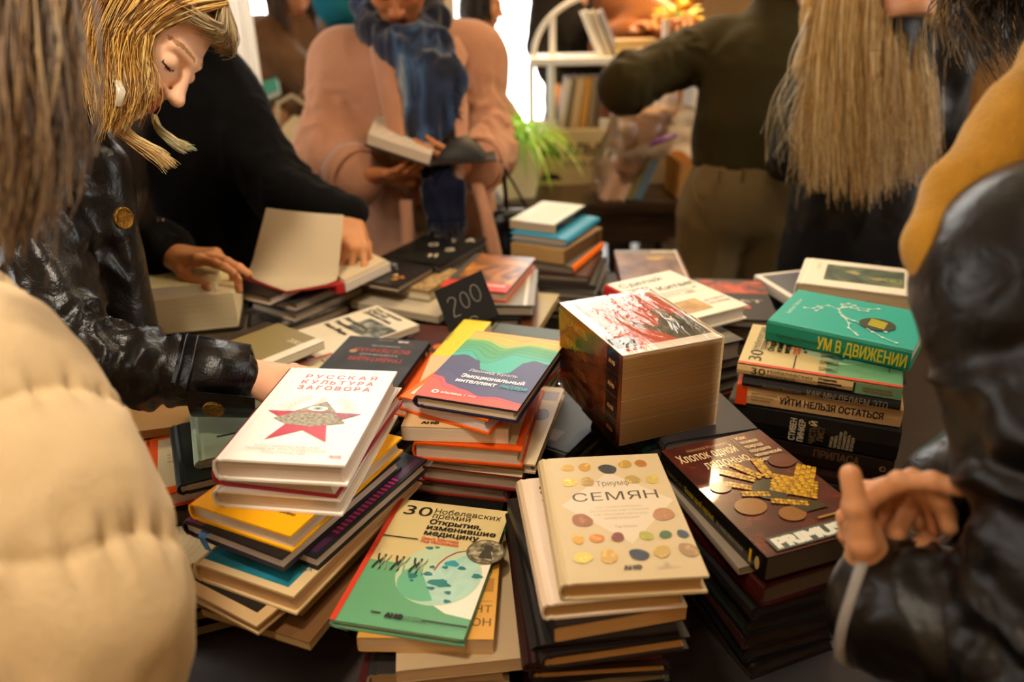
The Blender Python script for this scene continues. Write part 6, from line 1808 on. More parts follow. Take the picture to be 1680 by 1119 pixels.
for k in range(13):
    s = k / 12
    hgt = .052 * math.sin(math.pi * min(1, s * 1.05)) ** .8 * (1 - .35 * s)
    a = at(714 + 90 * s, 268 - 4 * s, 1.92 + .02 * s) + np.array((0, 0, hgt)) - o4
    b = at(722 + 82 * s, 234 - 4 * s, 2.10) + np.array((0, 0, hgt)) - o4
    vs += [tuple(a), tuple(b)]
    base_a = at(714 + 90 * s, 268 - 4 * s, 1.92 + .02 * s) - o4; base_b = at(722 + 82 * s, 234 - 4 * s, 2.10) - o4
    vs += [tuple(base_a), tuple(base_b)]
for k in range(12):
    a = 4 * k; fs += [(a, a + 4, a + 5, a + 1), (a, a + 2, a + 6, a + 4), (a + 1, a + 5, a + 7, a + 3)]
mb.add(vs, fs, mat('15120f', .6), None, True)
tag(mb.build('turned_pages', pb), 'arched dark pages')

# ---- person in the olive turtleneck
ol = person(.74, 2.46, 'person in an olive turtleneck and khaki trousers, arm stretched over the back counter')
T4 = 'd9a07a'
sl_, sr_ = np.array((.640, 2.58, 1.315)), np.array((.93, 2.50, 1.315))
el_, wl_ = np.array((.350, 2.47, 1.215)), np.array((.415, 2.70, 1.262))
er_, wr_ = np.array((1.02, 2.56, 1.10)), np.array((.90, 2.76, 1.08))
allp = [sl_, sr_, el_, wl_, er_, wr_, (.74, 2.44, .9), (.80, 2.55, 1.45)]
f = Field(*box_of(allp, .16), .012)
f.chain([(.74, 2.44, .9), (.755, 2.47, 1.15), (.80, 2.54, 1.45)], (.11, .115, .05), .05)
f.chain([sl_, el_, wl_], (.04, .036, .026)); f.chain([sr_, er_, wr_], (.04, .036, .026))
V, F = f.mesh()
OH = np.array((.83, 2.575, 1.60))
ha = hand_piece(wl_, (.15, .93, .20), (-.3, .0, .95), T4, 1, h=.003)
hb = hand_piece(wr_, (-.6, .8, -.1), (0, 0, 1), T4, -1, h=.003)
join_pieces('body', [(V, F, np.zeros(len(F), int), [skin(T4)]), head_piece(OH, (-.62, .76, -.1), (0, 0, 1), T4), ha, hb], ol)
OLV = mat('373019', .95, .12, sheen=.06, name='olive_knit', bump=.5, bscale=300)
J = Field(*box_of(allp, .2), .008)
J.chain([(.738, 2.43, .985), (.742, 2.44, 1.08), (.765, 2.475, 1.22), (.79, 2.52, 1.34)], (.172, .168, .170, .10), .05, flat=((.15, 1, 0), .72))
J.cap(sl_, sr_, .072, .072, .05)
J.chain([(.79, 2.535, 1.36), (.812, 2.555, 1.475)], (.072, .062), .03)
J.chain([sl_, el_, el_ + (.03, .09, .02)], (.084, .078, .066), .035); J.chain([sr_, er_, wr_], (.080, .066, .05), .035)
J.cut((0, 0, .975), (0, 0, -1))
part_from('turtleneck', J, OLV, ol, [('r', (10, 10, 4), .007, 41), ('f', sl_, el_, 9, .008, 42, .2, 1.1, .12), ('n', (30, 30, 30), .0015, 43)])
KHK = mat('6e5c3a', .9, .2, name='khaki_twill', bump=.4, bscale=380)
tr = lower_body(ol, (.742, 2.42, .88), [(.65, 2.46), (.84, 2.46)], KHK, side=(1, -.1), hipw=.10, hipr=.145, r=(.118, .085, .07), h=.009, top=.992, relief=[('r', (12, 12, 7), .006, 45), ('n', (40, 40, 30), .0015, 46)])
o5 = np.array(ol.location)
mb = MB()
for dx in (-.13, -.06, .06, .13): MB().box((dx - .006, -.165, .955), (dx + .006, -.158, .995), KHK).build('belt_loop', ol)
mb.tube([at(1133, 285, 2.31) - o5, at(1140, 325, 2.30) - o5, at(1160, 350, 2.285) - o5], .006, KHK, 6)
mb.build('pocket_trim', ol)
shoes(ol, [(.65, 2.46), (.84, 2.46)], (-.5, .8))
strands('hair', ol, [[OH + (0, .0, .125), OH + (.02, -.10, .04), OH + (.03, -.13, -.08), OH + (.03, -.135, -.17)], [OH + (0, 0, .125), OH + (.09, -.05, .04), OH + (.12, -.06, -.08), OH + (.115, -.07, -.20)], [OH + (0, 0, .125), OH + (-.07, -.06, .03), OH + (-.07, -.08, -.06), OH + (-.05, -.09, -.14)]], hairmats(('1a120b', '2a1c10')), 260, .004, .012, 10, 3, seed=31)

hair_cap(ol, OH, (-.62, .76, -.1), (0, 0, 1), mat('1c130c', .6))

# ---- person with long blond hair
lb = person(.90, 2.02, 'person in black seen from behind with very long pale blond hair')
allp = [(.72, 2.0, 1.33), (1.08, 2.0, 1.33), (.68, 1.92, 1.05), (1.14, 2.0, 1.05), (.9, 2.02, .88), (.9, 2.0, 1.45), (.72, 2.2, 1.02)]
f = Field(*box_of(allp, .16), .013)
f.chain([(.9, 2.02, .9), (.9, 2.02, 1.2), (.9, 2.02, 1.45)], (.11, .12, .05), .05)
f.chain([(.77, 2.02, 1.31), (.745, 2.08, 1.08), (.76, 2.22, 1.02)], (.040, .036, .025)); f.chain([(1.04, 2.02, 1.31), (1.10, 2.08, 1.08), (1.06, 2.22, 1.02)], (.040, .036, .025))
V, F = f.mesh()
LH = np.array((.90, 2.03, 1.60))
join_pieces('body', [(V, F, np.zeros(len(F), int), [skin(T4)]), head_piece(LH, (-.35, .92, -.2), (0, .1, 1), T4), hand_piece((.76, 2.22, 1.02), (.3, .9, 0), (0, 0, 1), T4, -1, h=.003), hand_piece((1.06, 2.22, 1.02), (-.3, .9, 0), (0, 0, 1), T4, 1, h=.003)], lb)
J = Field(*box_of(allp, .2), .010)
J.chain([(.90, 2.02, .80), (.90, 2.02, 1.0), (.90, 2.02, 1.2), (.90, 2.02, 1.34)], (.17, .155, .155, .09), .05, flat=((0, 1, 0), .74))
J.cap((.77, 2.02, 1.31), (1.04, 2.02, 1.31), .07, .07, .05); J.chain([(.90, 2.02, 1.36), (.90, 2.02, 1.43)], (.07, .064), .03)
J.chain([(.77, 2.02, 1.31), (.745, 2.08, 1.08), (.76, 2.20, 1.02)], (.07, .06, .05), .03); J.chain([(1.04, 2.02, 1.31), (1.10, 2.08, 1.08), (1.06, 2.20, 1.02)], (.078, .066, .05), .03)
part_from('jacket', J, leather_mat('dark_coat', '0e0c0b', .45), lb, [('r', (11, 11, 4), .009, 51), ('r', (20, 20, 12), .004, 52)])
lower_body(lb, (.90, 2.02, .86), [(.80, 2.03), (1.0, 2.03)], mat('121216', .85, .2), side=(1, 0))
shoes(lb, [(.80, 2.03), (1.0, 2.03)], (0, 1))
cap_ = Field(LH - .2, LH + .2, .008); cap_.ell(LH + (0, -.02, .035), (.085, .10, .092), .02); cap_.cut(LH + (0, .05, 0), (-.3, .9, -.2))
BL2 = hairmats(('c9a868', 'b8904c', 'ddc492', 'a87c3c', 'e4d2a8', '94713c'), .5)
part_from('hair_cap', cap_, BL2[1], lb)
def lg(px0, px1, t, top, yb):
    return [LH + np.array(top), at(px0, -40, t), at((px0 + px1) / 2 - 3, 90, t - .02), at(px1, 210, t - .03), at(px1 + 2, yb, t - .03)]
strands('hair', lb, [lg(1345, 1318, 1.88, (-.06, -.06, .11), 292), lg(1362, 1338, 1.86, (-.05, -.08, .11), 312), lg(1385, 1372, 1.85, (-.03, -.09, .11), 322), lg(1410, 1402, 1.84, (-.01, -.10, .11), 332), lg(1440, 1432, 1.84, (.01, -.10, .11), 325), lg(1470, 1470, 1.85, (.03, -.09, .11), 308), lg(1500, 1505, 1.87, (.05, -.07, .11), 298), lg(1530, 1528, 1.90, (.07, -.05, .11), 280)], BL2, 2600, .0013, .013, 12, 3, seed=41, wav=.010, lenvar=.16)
Hm = Field((.50, 1.55, .98), (1.10, 2.10, 1.62), .010)
for q in (0, 1, 2, 3, 4):
    Hm.chain([at(1342 + 34 * q, -40, 1.90), at(1335 + 35 * q, 110, 1.875), at(1335 + 35 * q, 250 + (14, 26, 30, 26, 14, 0)[q], 1.86)], (.036, .036, .016), .03)
part_from('hair_underlayer', Hm, mat('b08c4c', .6, .3, var=.4, vscale=18, stretch=(6, 6, .5)), lb, [('r', (45, 45, 5), .010, 55)])
strands('hair_flyaway', lb, [[at(1330, 20, 1.86), at(1300, 110, 1.85), at(1275, 200, 1.85), at(1262, 250, 1.85), at(1240, 285, 1.85)], [at(1335, 60, 1.86), at(1322, 140, 1.85), at(1308, 215, 1.85), at(1316, 260, 1.85), at(1280, 320, 1.85)], [at(1345, 60, 1.86), at(1330, 160, 1.85), at(1325, 230, 1.85), at(1335, 270, 1.85), at(1350, 330, 1.85)]], hairmats(('a89a70', '8c7e54', 'c4b48a')), 60, .0013, .012, 14, 3, seed=43, wav=.022, lenvar=.4)

# ---- near right: black leather, mustard shawl
rp = person(.74, .40, 'person in glossy black leather jacket with a mustard shawl collar, hands together, right edge')
T5 = 'cf9468'
sA, eA, wA = np.array((.410, .560, 1.285)), np.array((.425, .395, 1.045)), np.array((.298, .520, 1.022))
sB, eB, wB = np.array((.74, .60, 1.31)), np.array((.60, .72, 1.08)), np.array((.385, .610, 1.045))
allp = [sA, eA, wA, sB, eB, wB, (.74, .40, .9), (.56, .56, 1.45)]
f = Field(*box_of(allp, .16), .011)
f.chain([(.74, .40, .9), (.64, .49, 1.2), (.57, .56, 1.45)], (.11, .115, .05), .05)
f.chain([sA, eA, wA], (.042, .038, .027)); f.chain([sB, eB, wB], (.042, .038, .027))
V, F = f.mesh()
RH = np.array((.535, .600, 1.585))
# raised hand: thumb up on the camera side, fingers folding to the right
g1 = hand_piece(wA + (.0, .006, .004), (-.10, .36, .93), (-.88, .42, -.20), T5, -1, ((1.0, .55, .3), (1.25, 1.1, .6), (1.3, 1.2, .6), (1.3, 1.2, .6)), thumb=((-.55, .80, .05), (-.10, 1.0, .06), (.08, 1.0, .10)), spread=(-.12, -.03, .02, .06), scale=.93, h=.0018)
g2 = hand_piece(wB, (-.62, -.30, .38), (.30, .55, .75), T5, 1, ((.9, .9, .5), (1.0, 1.0, .5), (1.0, 1.0, .5), (1.0, 1.0, .5)), thumb=((-.5, .8, -.4), (-.2, .9, -.4), (0, .9, -.4)), scale=.90)
join_pieces('body', [(V, F, np.zeros(len(F), int), [skin(T5)]), head_piece(RH, (-.75, .50, -.42), (-.30, .22, .92), T5), g1, g2], rp)
J = Field(*box_of(allp, .2), .006)
J.chain([(.745, .40, .82), (.715, .42, 1.0), (.645, .49, 1.2), (.60, .54, 1.34)], (.165, .160, .160, .10), .06, flat=((-.8, .5, 0), .76))
J.cap(sA, sB, .082, .082, .06)
J.chain([sA, eA, wA + (.012, -.022, .004)], (.092, .078, .056), .035); J.chain([sB, eB, wB + (.04, .02, 0)], (.085, .07, .052), .035)
part_from('jacket', J, LEATHER, rp, [('f', sA, eA, 13, .008, 61, .10, 1.1, .13), ('f', eA, wA, 22, .0080, 62, -.2, .95, .10), ('r', (10, 10, 6), .0055, 63), ('n', (34, 34, 26), .0018, 64)])
o6 = np.array(rp.location)
cA = unit(wA - eA); uA = unit(np.cross(cA, (0, 0, 1))); vA = np.cross(uA, cA)
mb = MB(); cuff_ring(wA - cA * .030 - o6, uA, vA, cA, .0590, .0560, .030, LEATHER, mb, th=.004); mb.build('sleeve_cuff', rp)
mb = MB(); cuff_ring(wA - cA * .004 - o6, uA, vA, cA, .0605, .0585, .009, mat('8f8b88', .6), mb, th=.008); tag(mb.build('cuff_lining', rp), 'grey cuff lining')
lower_body(rp, (.76, .39, .86), [(.71, .31), (.81, .47)], mat('141518', .9, .2), side=(.5, .85))
shoes(rp, [(.71, .31), (.81, .47)], (-.9, .4))
SH = Field((.22, .40, 1.10), (.80, .92, 1.56), .006)
arc = [at(1780, 110, .66), at(1710, 170, .645), at(1640, 235, .64), at(1582, 310, .635), at(1545, 400, .625), at(1545, 455, .62)]
SH.chain(arc, (.030, .029, .027, .025, .021, .014), .03)
SH.chain([at(1760, 80, .66), np.array((.62, .70, 1.44)), np.array((.70, .60, 1.40)), np.array((.66, .47, 1.42)), np.array((.55, .46, 1.40))], (.036, .04, .04, .04, .036), .03)
part_from('shawl_collar', SH, mat('b5852f', .95, .1, sheen=.35, name='mustard_fleece', var=.12, vscale=40, bump=.6, bscale=260), rp, [('r', (14, 14, 10), .006, 66)], 'mustard fleece shawl collar')
strands('hair', rp, [[RH + (0, 0, .12), RH + (-.08, .03, .04), at(1560, -20, .80), at(1545, 40, .79), at(1580, 100, .78)], [RH + (0, 0, .12), RH + (-.06, .08, .02), at(1610, -20, .82), at(1600, 60, .80), at(1640, 110, .78)], [RH + (0, 0, .12), RH + (-.02, .10, .02), at(1660, -10, .84), at(1660, 60, .82), at(1690, 100, .8)], [RH + (0, 0, .12), RH + (.07, .07, .02), at(1740, 0, .84), at(1740, 60, .8)]], hairmats(('2a1d10', '3a2a16', '4f3a1e', '6b5428')), 420, .0017, .010, 14, 3, seed=51, wav=.010)
strands('hair_cap', rp, [[RH + (.02, -.02, .13), RH + (.09, .0, .05), RH + (.09, -.02, -.06)], [RH + (.02, -.02, .13), RH + (.06, -.09, .04), RH + (.05, -.10, -.08)], [RH + (.02, -.02, .13), RH + (-.03, -.10, .04), RH + (-.02, -.10, -.06)]], hairmats(('2a1d10', '3a2a16')), 260, .003, .012, 9, 3, seed=52)

hair_cap(rp, RH, (-.75, .50, -.42), (-.30, .22, .92), mat('2c1f12', .6), back=.13)

# ---- near left: quilted cream jacket
lp = person(-.66, .44, 'person in a cream quilted jacket with loose brown hair, shoulder at the left edge')
sP, eP, wP = np.array((-.475, .575, 1.195)), np.array((-.352, .468, 1.060)), np.array((-.430, .470, .88))
sQ, eQ, wQ = np.array((-.82, .50, 1.25)), np.array((-.84, .62, 1.02)), np.array((-.66, .70, .95))
allp = [sP, eP, wP, sQ, eQ, wQ, (-.66, .44, .8), (-.58, .52, 1.45)]
f = Field(*box_of(allp, .16), .013)
f.chain([(-.66, .44, .9), (-.64, .48, 1.2), (-.56, .54, 1.45)], (.11, .115, .05), .05)
f.chain([sP, eP, wP], (.042, .038, .027)); f.chain([sQ, eQ, wQ], (.042, .038, .027))
V, F = f.mesh()
PHd = np.array((-.495, .575, 1.575))
join_pieces('body', [(V, F, np.zeros(len(F), int), [skin(T4)]), head_piece(PHd, (.62, .55, -.56), (.42, .36, .83), T4), hand_piece(wP, (-.3, .5, -.8), (.8, .3, 0), T4, 1, h=.003), hand_piece(wQ, (.8, .5, -.2), (0, 0, 1), T4, -1, h=.003)], lp)
J = Field(*box_of(allp, .24), .0075)
J.chain([(-.67, .44, .74), (-.67, .44, .95), (-.65, .48, 1.15), (-.63, .51, 1.30)], (.22, .21, .20, .12), .06, flat=((.6, .7, 0), .78))
J.cap(sP + (-.06, 0, .03), sQ, .085, .10, .05)
J.chain([sQ, eQ, wQ], (.105, .10, .08), .03)
QM = mat('d0b78e', .72, .25, sheen=.08, name='cream_quilt', bump=.2, bscale=180)
part_from('quilted_jacket', J, QM, lp, [('r', (9, 9, 14), .010, 71), ('n', (26, 26, 26), .004, 72)])
def quilted_sleeve(name, root, pts, rad, m, row=.108, seams=4, NR=170, NS=150, A=.0125, a0=.6):
    pts = np.array(pts, float)
    d = np.r_[0, np.cumsum(np.linalg.norm(np.diff(pts, axis=0), axis=1))]
    t = np.linspace(0, d[-1], NR)
    c = np.stack([np.interp(t, d, pts[:, k]) for k in range(3)], 1); r = np.interp(t, d, rad)
    for _ in range(160):
        c[1:-1] = (c[:-2] + 2 * c[1:-1] + c[2:]) / 4; r[1:-1] = (r[:-2] + 2 * r[1:-1] + r[2:]) / 4
    T = np.gradient(c, axis=0); T /= np.linalg.norm(T, axis=1, keepdims=True)
    side = np.cross(T[0], (0, 0, 1)); V = []
    ang = np.linspace(0, 2 * math.pi, NS, endpoint=False)
    for i in range(NR):
        side = unit(side - T[i] * (side @ T[i])); up = np.cross(side, T[i])
        base = c[i] + (side * np.cos(ang)[:, None] + up * np.sin(ang)[:, None]) * r[i]
        u = t[i] / row + .10 * np.sin(ang * 2 + 1) + .05 * np.sin(ang * 5)
        v = ang / (2 * math.pi) * seams + a0 + .05 * np.sin(t[i] * 22)
        du, dv = np.abs(np.sin(math.pi * u)), np.abs(np.sin(math.pi * v))
        q = np.minimum(du ** .42, .35 + .65 * dv ** .42)
        near = np.exp(-(du / .35) ** 2)
        tuck = near * .0026 * np.sin(ang * 23 + 2.5 * np.sin(u * 2)) + near * .0016 * np.sin(ang * 41)
        soft = .0035 * noise3(base * 15, 76) + .0016 * noise3(base * 42, 77)
        h = A * (q - .85) + tuck + soft
        V.append(base + (side * np.cos(ang)[:, None] + up * np.sin(ang)[:, None]) * h[:, None])
    V = np.concatenate(V)
    i_, k_ = np.meshgrid(np.arange(NR - 1), np.arange(NS), indexing='ij')
    a = i_ * NS + k_; b = i_ * NS + (k_ + 1) % NS
    F = np.stack([a, b, b + NS, a + NS], -1).reshape(-1, 4)
    return np_mesh(name, V - np.array(root.location), F, m, root)
quilted_sleeve('quilted_sleeve', lp, [sP + (-.10, .0, .10), sP + (-.03, .005, .066), sP + (.014, 0, .016), (sP + eP) / 2 + (.016, 0, .010), eP + (.010, .0, 0), (eP + wP) / 2 + (.008, 0, 0), wP], [.05, .092, .108, .108, .099, .094, .08], QM)
lower_body(lp, (-.67, .43, .84), [(-.60, .36), (-.75, .50)], mat('1a1c22', .9, .2), side=(.6, -.7))
shoes(lp, [(-.60, .36), (-.75, .50)], (.6, .7))
HD = hairmats(('5a4430', '75593a', '8f7048', 'a88a5e', '46362a'), .5)
strands('hair', lp, [[PHd + (.02, .0, .125), PHd + (.09, .05, .06), at(118, -60, .60), at(112, 60, .585), at(126, 150, .58), at(104, 260, .58), at(70, 330, .58)],
                     [PHd + (.02, .0, .125), PHd + (.09, .02, .05), at(70, -60, .585), at(62, 80, .57), at(78, 190, .57), at(66, 300, .57), at(40, 390, .575)],
                     [PHd + (.02, -.01, .125), PHd + (.08, -.03, .04), at(20, -60, .57), at(16, 90, .56), at(30, 220, .56), at(24, 330, .565), at(8, 430, .575)],
                     [PHd + (.01, -.02, .125), PHd + (.05, -.08, .03), at(-40, -40, .57), at(-30, 110, .56), at(-14, 240, .56), at(-20, 350, .57), at(-30, 440, .58)]], HD, 520, .0013, .008, 16, 3, seed=61, wav=.010)
strands('hair_cap', lp, [[PHd + (.03, .0, .13), PHd + (.0, -.10, .06), PHd + (-.03, -.12, -.05), PHd + (-.04, -.12, -.14)], [PHd + (.03, .0, .13), PHd + (-.08, -.03, .06), PHd + (-.11, -.03, -.05), PHd + (-.11, -.02, -.14)], [PHd + (.03, .0, .13), PHd + (-.05, .08, .06), PHd + (-.09, .06, -.03), PHd + (-.10, .04, -.14)]], HD, 300, .003, .012, 10, 3, seed=62)
hair_cap(lp, PHd, (.62, .55, -.56), (.42, .36, .83), mat('5a4430', .6), back=.13)
# ================================================================== beyond the table
COUNTER = dark_wood('counter_wood', '1c120b', '3d2817', (2, 18, 18), .32)
ct = empty('counter_table', (.95, 3.22, 0), 0, 'long dark wooden counter table behind the olive turtleneck, holding plant and display', 'table')
MB().box((-1.25, -.34, .705), (1.35, .34, .75), COUNTER, bevel=.012).build('tabletop', ct)
MB().box((-1.20, -.29, .58), (1.30, -.26, .705), COUNTER).box((-1.20, .26, .58), (1.30, .29, .705), COUNTER).build('apron', ct)
for x in (-1.15, -.75, -.33, .1, .7, 1.24):
    for y in (-.26, .26): MB().lathe([(.03, 0), (.035, .1), (.022, .16), (.034, .38), (.026, .5), (.036, .6)], mat('5a4630', .5), 16, Matrix.Translation((x, y, 0))).build('leg', ct)
# planter with spider plant
pt = empty('potted_plant', (.025, 3.03, .75), .2, 'bright green spider plant in a tapered cream pot on the counter', 'plant')
CER = mat('e9dcae', .5, .4)
mb = MB()
a, b, h_ = .062, .086, .205
vs = [(-a, -a, 0), (a, -a, 0), (a, a, 0), (-a, a, 0), (-b, -b, h_), (b, -b, h_), (b, b, h_), (-b, b, h_), (-b + .008, -b + .008, h_), (b - .008, -b + .008, h_), (b - .008, b - .008, h_), (-b + .008, b - .008, h_), (-b + .012, -b + .012, h_ - .03), (b - .012, -b + .012, h_ - .03), (b - .012, b - .012, h_ - .03), (-b + .012, b - .012, h_ - .03)]
fs = [(3, 2, 1, 0)] + [(i + 4 * k, (i + 1) % 4 + 4 * k, (i + 1) % 4 + 4 * k + 4, i + 4 * k + 4) for k in range(3) for i in range(4)]
mb.add(vs, fs, CER); mb.add(vs[12:], [(0, 1, 2, 3)], mat('3a2818', .95)); mb.build('pot', pt)
_LM = {}
def leaf_mat(c):
    if c in _LM: return _LM[c]
    m = bpy.data.materials.new('leaf_' + c); m.use_nodes = True
    nt = m.node_tree; b = nt.nodes['Principled BSDF']
    b.inputs['Base Color'].default_value = (*srgb(c), 1); b.inputs['Roughness'].default_value = .4
    t = nt.nodes.new('ShaderNodeBsdfTranslucent'); t.inputs['Color'].default_value = (*srgb(c), 1)
    x = nt.nodes.new('ShaderNodeMixShader'); x.inputs[0].default_value = .6
    nt.links.new(b.outputs[0], x.inputs[1]); nt.links.new(t.outputs[0], x.inputs[2]); nt.links.new(x.outputs[0], nt.nodes['Material Output'].inputs[0])
    _LM[c] = m
    return m
def blade_leaves(name, root, n, base, L, w, cols, seed, droop=1.0, zb=0.0, spread=1.0):
    rng = np.random.default_rng(seed); mb = MB()
    ms = [leaf_mat(c) for c in cols]
    for i in range(n):
        th = rng.uniform(0, 2 * math.pi); l = L * rng.uniform(.55, 1.1); el = rng.uniform(.55, 1.45)
        p = np.array(base) + np.array((math.cos(th), math.sin(th), 0)) * rng.uniform(0, .04)
        d = np.array((math.cos(th) * math.cos(el) * spread, math.sin(th) * math.cos(el) * spread, math.sin(el)))
        K = 9; vs = []; s_ = np.array((-math.sin(th), math.cos(th), 0))
        for k in range(K):
            t = k / (K - 1)
            q = p + d * l * t - np.array((0, 0, 1)) * droop * l * t ** 2.2 * .9
            ww = w * (math.sin(math.pi * min(1, .12 + t * .88)) ** .6) * (1 - .3 * t)
            vs += [tuple(q - s_ * ww), tuple(q + np.array((0, 0, -.25 * ww))), tuple(q + s_ * ww)]
        fs = []
        for k in range(K - 1):
            a = 3 * k; fs += [(a, a + 1, a + 4, a + 3), (a + 1, a + 2, a + 5, a + 4)]
        mb.add(vs, fs, ms[int(rng.integers(len(ms)))], None, True)
    return mb.build(name, root)
blade_leaves('leaves', pt, 170, (0, 0, h_ - .02), .36, .0070, ('9fd640', 'b6e65e', '82bc34', 'd2f094'), 3)
# display rack: printed base, shelf, arch
rk = empty('display_rack', (.42, 3.32, .75), 0, 'white arched book display with a printed carton base on the counter', 'rack')
CRM = mat('d9c69a', .7, .3); WHT = mat('e9e4d6', .45, .4)
mb = MB().box((-.33, -.14, 0), (.33, .14, .215), CRM)
A = Art(mb, lambda u, v, n_: (-.33 + u, -.1402 - .0001 * n_, v), .7)
for k in (0, 1):
    y0 = .020 + .082 * k
    A.poly([(.03, y0), (.10, y0 + .042), (.10, y0 + .078), (.03, y0 + .036)] if k else [(.035, y0), (.125, y0), (.105, y0 + .022), (.055, y0 + .03)], '1a1712')
A.poly([(.03, .145), (.115, .095), (.115, .135), (.07, .165)], '1a1712')
A.text('АЛЬПИНА', .135, .118, .043, '1f1b14', 'L', .03, width=.28)
A.text('ПАБЛИШЕР', .135, .072, .022, '3a3226', 'L', .01, track=.12, width=.25)
mb.build('base_box', rk)
mb = MB().box((-.33, -.12, .455), (.33, .12, .480), WHT); mb.build('shelf', rk)
for x in (-.325, -.245, .02, .20, .315): MB().box((x - .010, -.10, .215), (x + .010, .10, .455), WHT).build('post', rk)
for x in (-.24, .20): MB().box((x - .011, -.02, .48), (x + .011, .02, .48 + math.sqrt(max(.001, .31 ** 2 - x * x)) * .74), WHT).build('post', rk)
mb = MB(); mb.tube([(.315 * math.cos(math.pi * k / 32), 0, .478 + .235 * math.sin(math.pi * k / 32)) for k in range(33)], .011, WHT, 8); mb.build('arch', rk)
# standing books on the rack
SB = [(.200, .022, 'd9cbb2', 9, 'pale grey'), (.226, .020, '7a6a52', 8, 'taupe'), (.252, .030, 'c9a878', 7, 'sandy'), (.286, .026, 'c48f3a', 6, 'amber'), (.316, .020, '8d7a5c', 5, 'khaki'), (.342, .018, '5c4a36', 4, 'brown')]
def standing(x, y, z, w, l, t, lean, cov, label, group, paper='d8c8a8', yaw=0):
    """A book standing on its tail, spine to the front; lean in degrees to the right."""
    r = empty('book', (x, y, z), 0, label, 'book', group)
    r.rotation_euler = (0, math.radians(lean), math.radians(yaw))
    m = mat(cov, .5)
    MB().box((-t / 2, -w / 2, 0), (-t / 2 + .002, w / 2, l), m).box((t / 2 - .002, -w / 2, 0), (t / 2, w / 2, l), m).box((-t / 2 + .002, -w / 2, 0), (t / 2 - .002, -w / 2 + .003, l), m).build('cover', r)
    MB().box((-t / 2 + .0022, -w / 2 + .0035, .003), (t / 2 - .0022, w / 2 - .003, l - .004), pages_mat(paper)).build('page_block', r)
    return r
for x, t, c, ln, nm in SB: standing(x + .01, 3.30, .9655, .14, .19, t, ln, c, nm + ' book standing among others on the arched display', 'standing books on the arched display')
book((.50, 3.30), 1.288, 4, .17, .12, .055, 'c9a25c', 'thick tan book lying on the shelf of the arched display', hard=False, paper='d9b878', group=None, mob=0, side=-1)
for k, (c, nm) in enumerate((('e4dac4', 'cream'), ('d0c2a4', 'beige'), ('b9b4b0', 'light grey'))):
    standing(.37 + .030 * k, 3.33, 1.2325, .13, .175, .02, -24, c, nm + ' booklet leaning inside the arch of the display', 'booklets leaning inside the arch')
# plastic bag of books
bg_ = empty('plastic_bag', (.46, 2.99, .75), 0, 'clear plastic carrier bag filled with books, standing on the counter', 'bag')
Bf = Field((.24, 2.78, .74), (.80, 3.14, 1.16), .008)
Bf.chain([(.40, 2.97, .80), (.43, 2.98, .88), (.49, 2.99, .99), (.55, 3.0, 1.10)], (.085, .10, .105, .07), .04, flat=((0, 1, 0), .8))
Bf.chain([(.53, 2.99, .98), (.66, 3.0, 1.0), (.70, 3.0, .93)], (.07, .06, .04), .04, flat=((0, 1, 0), .7))
Bf.cut((0, 0, .7515), (0, 0, -1))
bagm = bpy.data.materials.new('thin_plastic'); bagm.use_nodes = True
nt = bagm.node_tree; nt.nodes.remove(nt.nodes['Principled BSDF'])
t1 = nt.nodes.new('ShaderNodeBsdfTransparent'); t2 = nt.nodes.new('ShaderNodeBsdfGlossy'); t3 = nt.nodes.new('ShaderNodeBsdfTranslucent'); m1 = nt.nodes.new('ShaderNodeMixShader'); m2 = nt.nodes.new('ShaderNodeMixShader'); fr = nt.nodes.new('ShaderNodeFresnel')
t3.inputs['Color'].default_value = (.9, .86, .8, 1); t2.inputs['Roughness'].default_value = .15; m1.inputs[0].default_value = .38
nt.links.new(t1.outputs[0], m1.inputs[1]); nt.links.new(t3.outputs[0], m1.inputs[2]); nt.links.new(fr.outputs[0], m2.inputs[0]); nt.links.new(m1.outputs[0], m2.inputs[1]); nt.links.new(t2.outputs[0], m2.inputs[2]); nt.links.new(m2.outputs[0], nt.nodes['Material Output'].inputs[0])
part_from('film', Bf, bagm, bg_, [('r', (16, 16, 12), .010, 81), ('r', (34, 34, 26), .005, 82)])
for k, (c, nm) in enumerate((('c9a284', 'pinkish tan'), ('b98f6c', 'tan'), ('d0ab88', 'peach'), ('7a7040', 'olive'), ('5e7684', 'blue-grey'))):
    standing(.350 + .031 * k, 2.965, .7545, .13, .155, .028, 22, c, nm + ' book slanting in the bottom of the plastic bag', 'books in the plastic bag', paper='c99f78')
for k, (c, nm) in enumerate((('c49a78', 'tan'), ('8d6a4c', 'brown'), ('d3ae8a', 'peach'), ('b0845c', 'caramel'))):
    book((.485 + .014 * k, 2.985), .955 + .030 * (k + 1) - .012, 14 - 2 * k, .155, .11, .0275, c, nm + ' book lying across the top in the plastic bag', hard=False, paper='d0a884', group='books in the plastic bag', mob=0, tilt=(0, -9))
fl = tag(MB().tube([(.50, 2.87, .955), (.535, 2.865, .975), (.57, 2.87, .985), (.60, 2.89, .99)], [.006, .017, .014, .005], mat('5c1a7c', .5), 8, flat=(1, .6)).build('purple_ribbon'), 'crumpled purple ribbon on the plastic bag of books', 'ribbon')
cb = empty('cardboard_box', (.72, 3.02, .75), .1, 'low tan cardboard box on the counter beside the plastic bag', 'box')
KR = mat('c08a44', .8, .2)
MB().box((-.10, -.10, 0), (.10, .10, .004), KR).box((-.10, -.10, .004), (-.096, .10, .14), KR).box((.096, -.10, .004), (.10, .10, .14), KR).box((-.096, -.10, .004), (.096, -.096, .14), KR).box((-.096, .096, .004), (.096, .10, .14), KR).build('carton', cb)
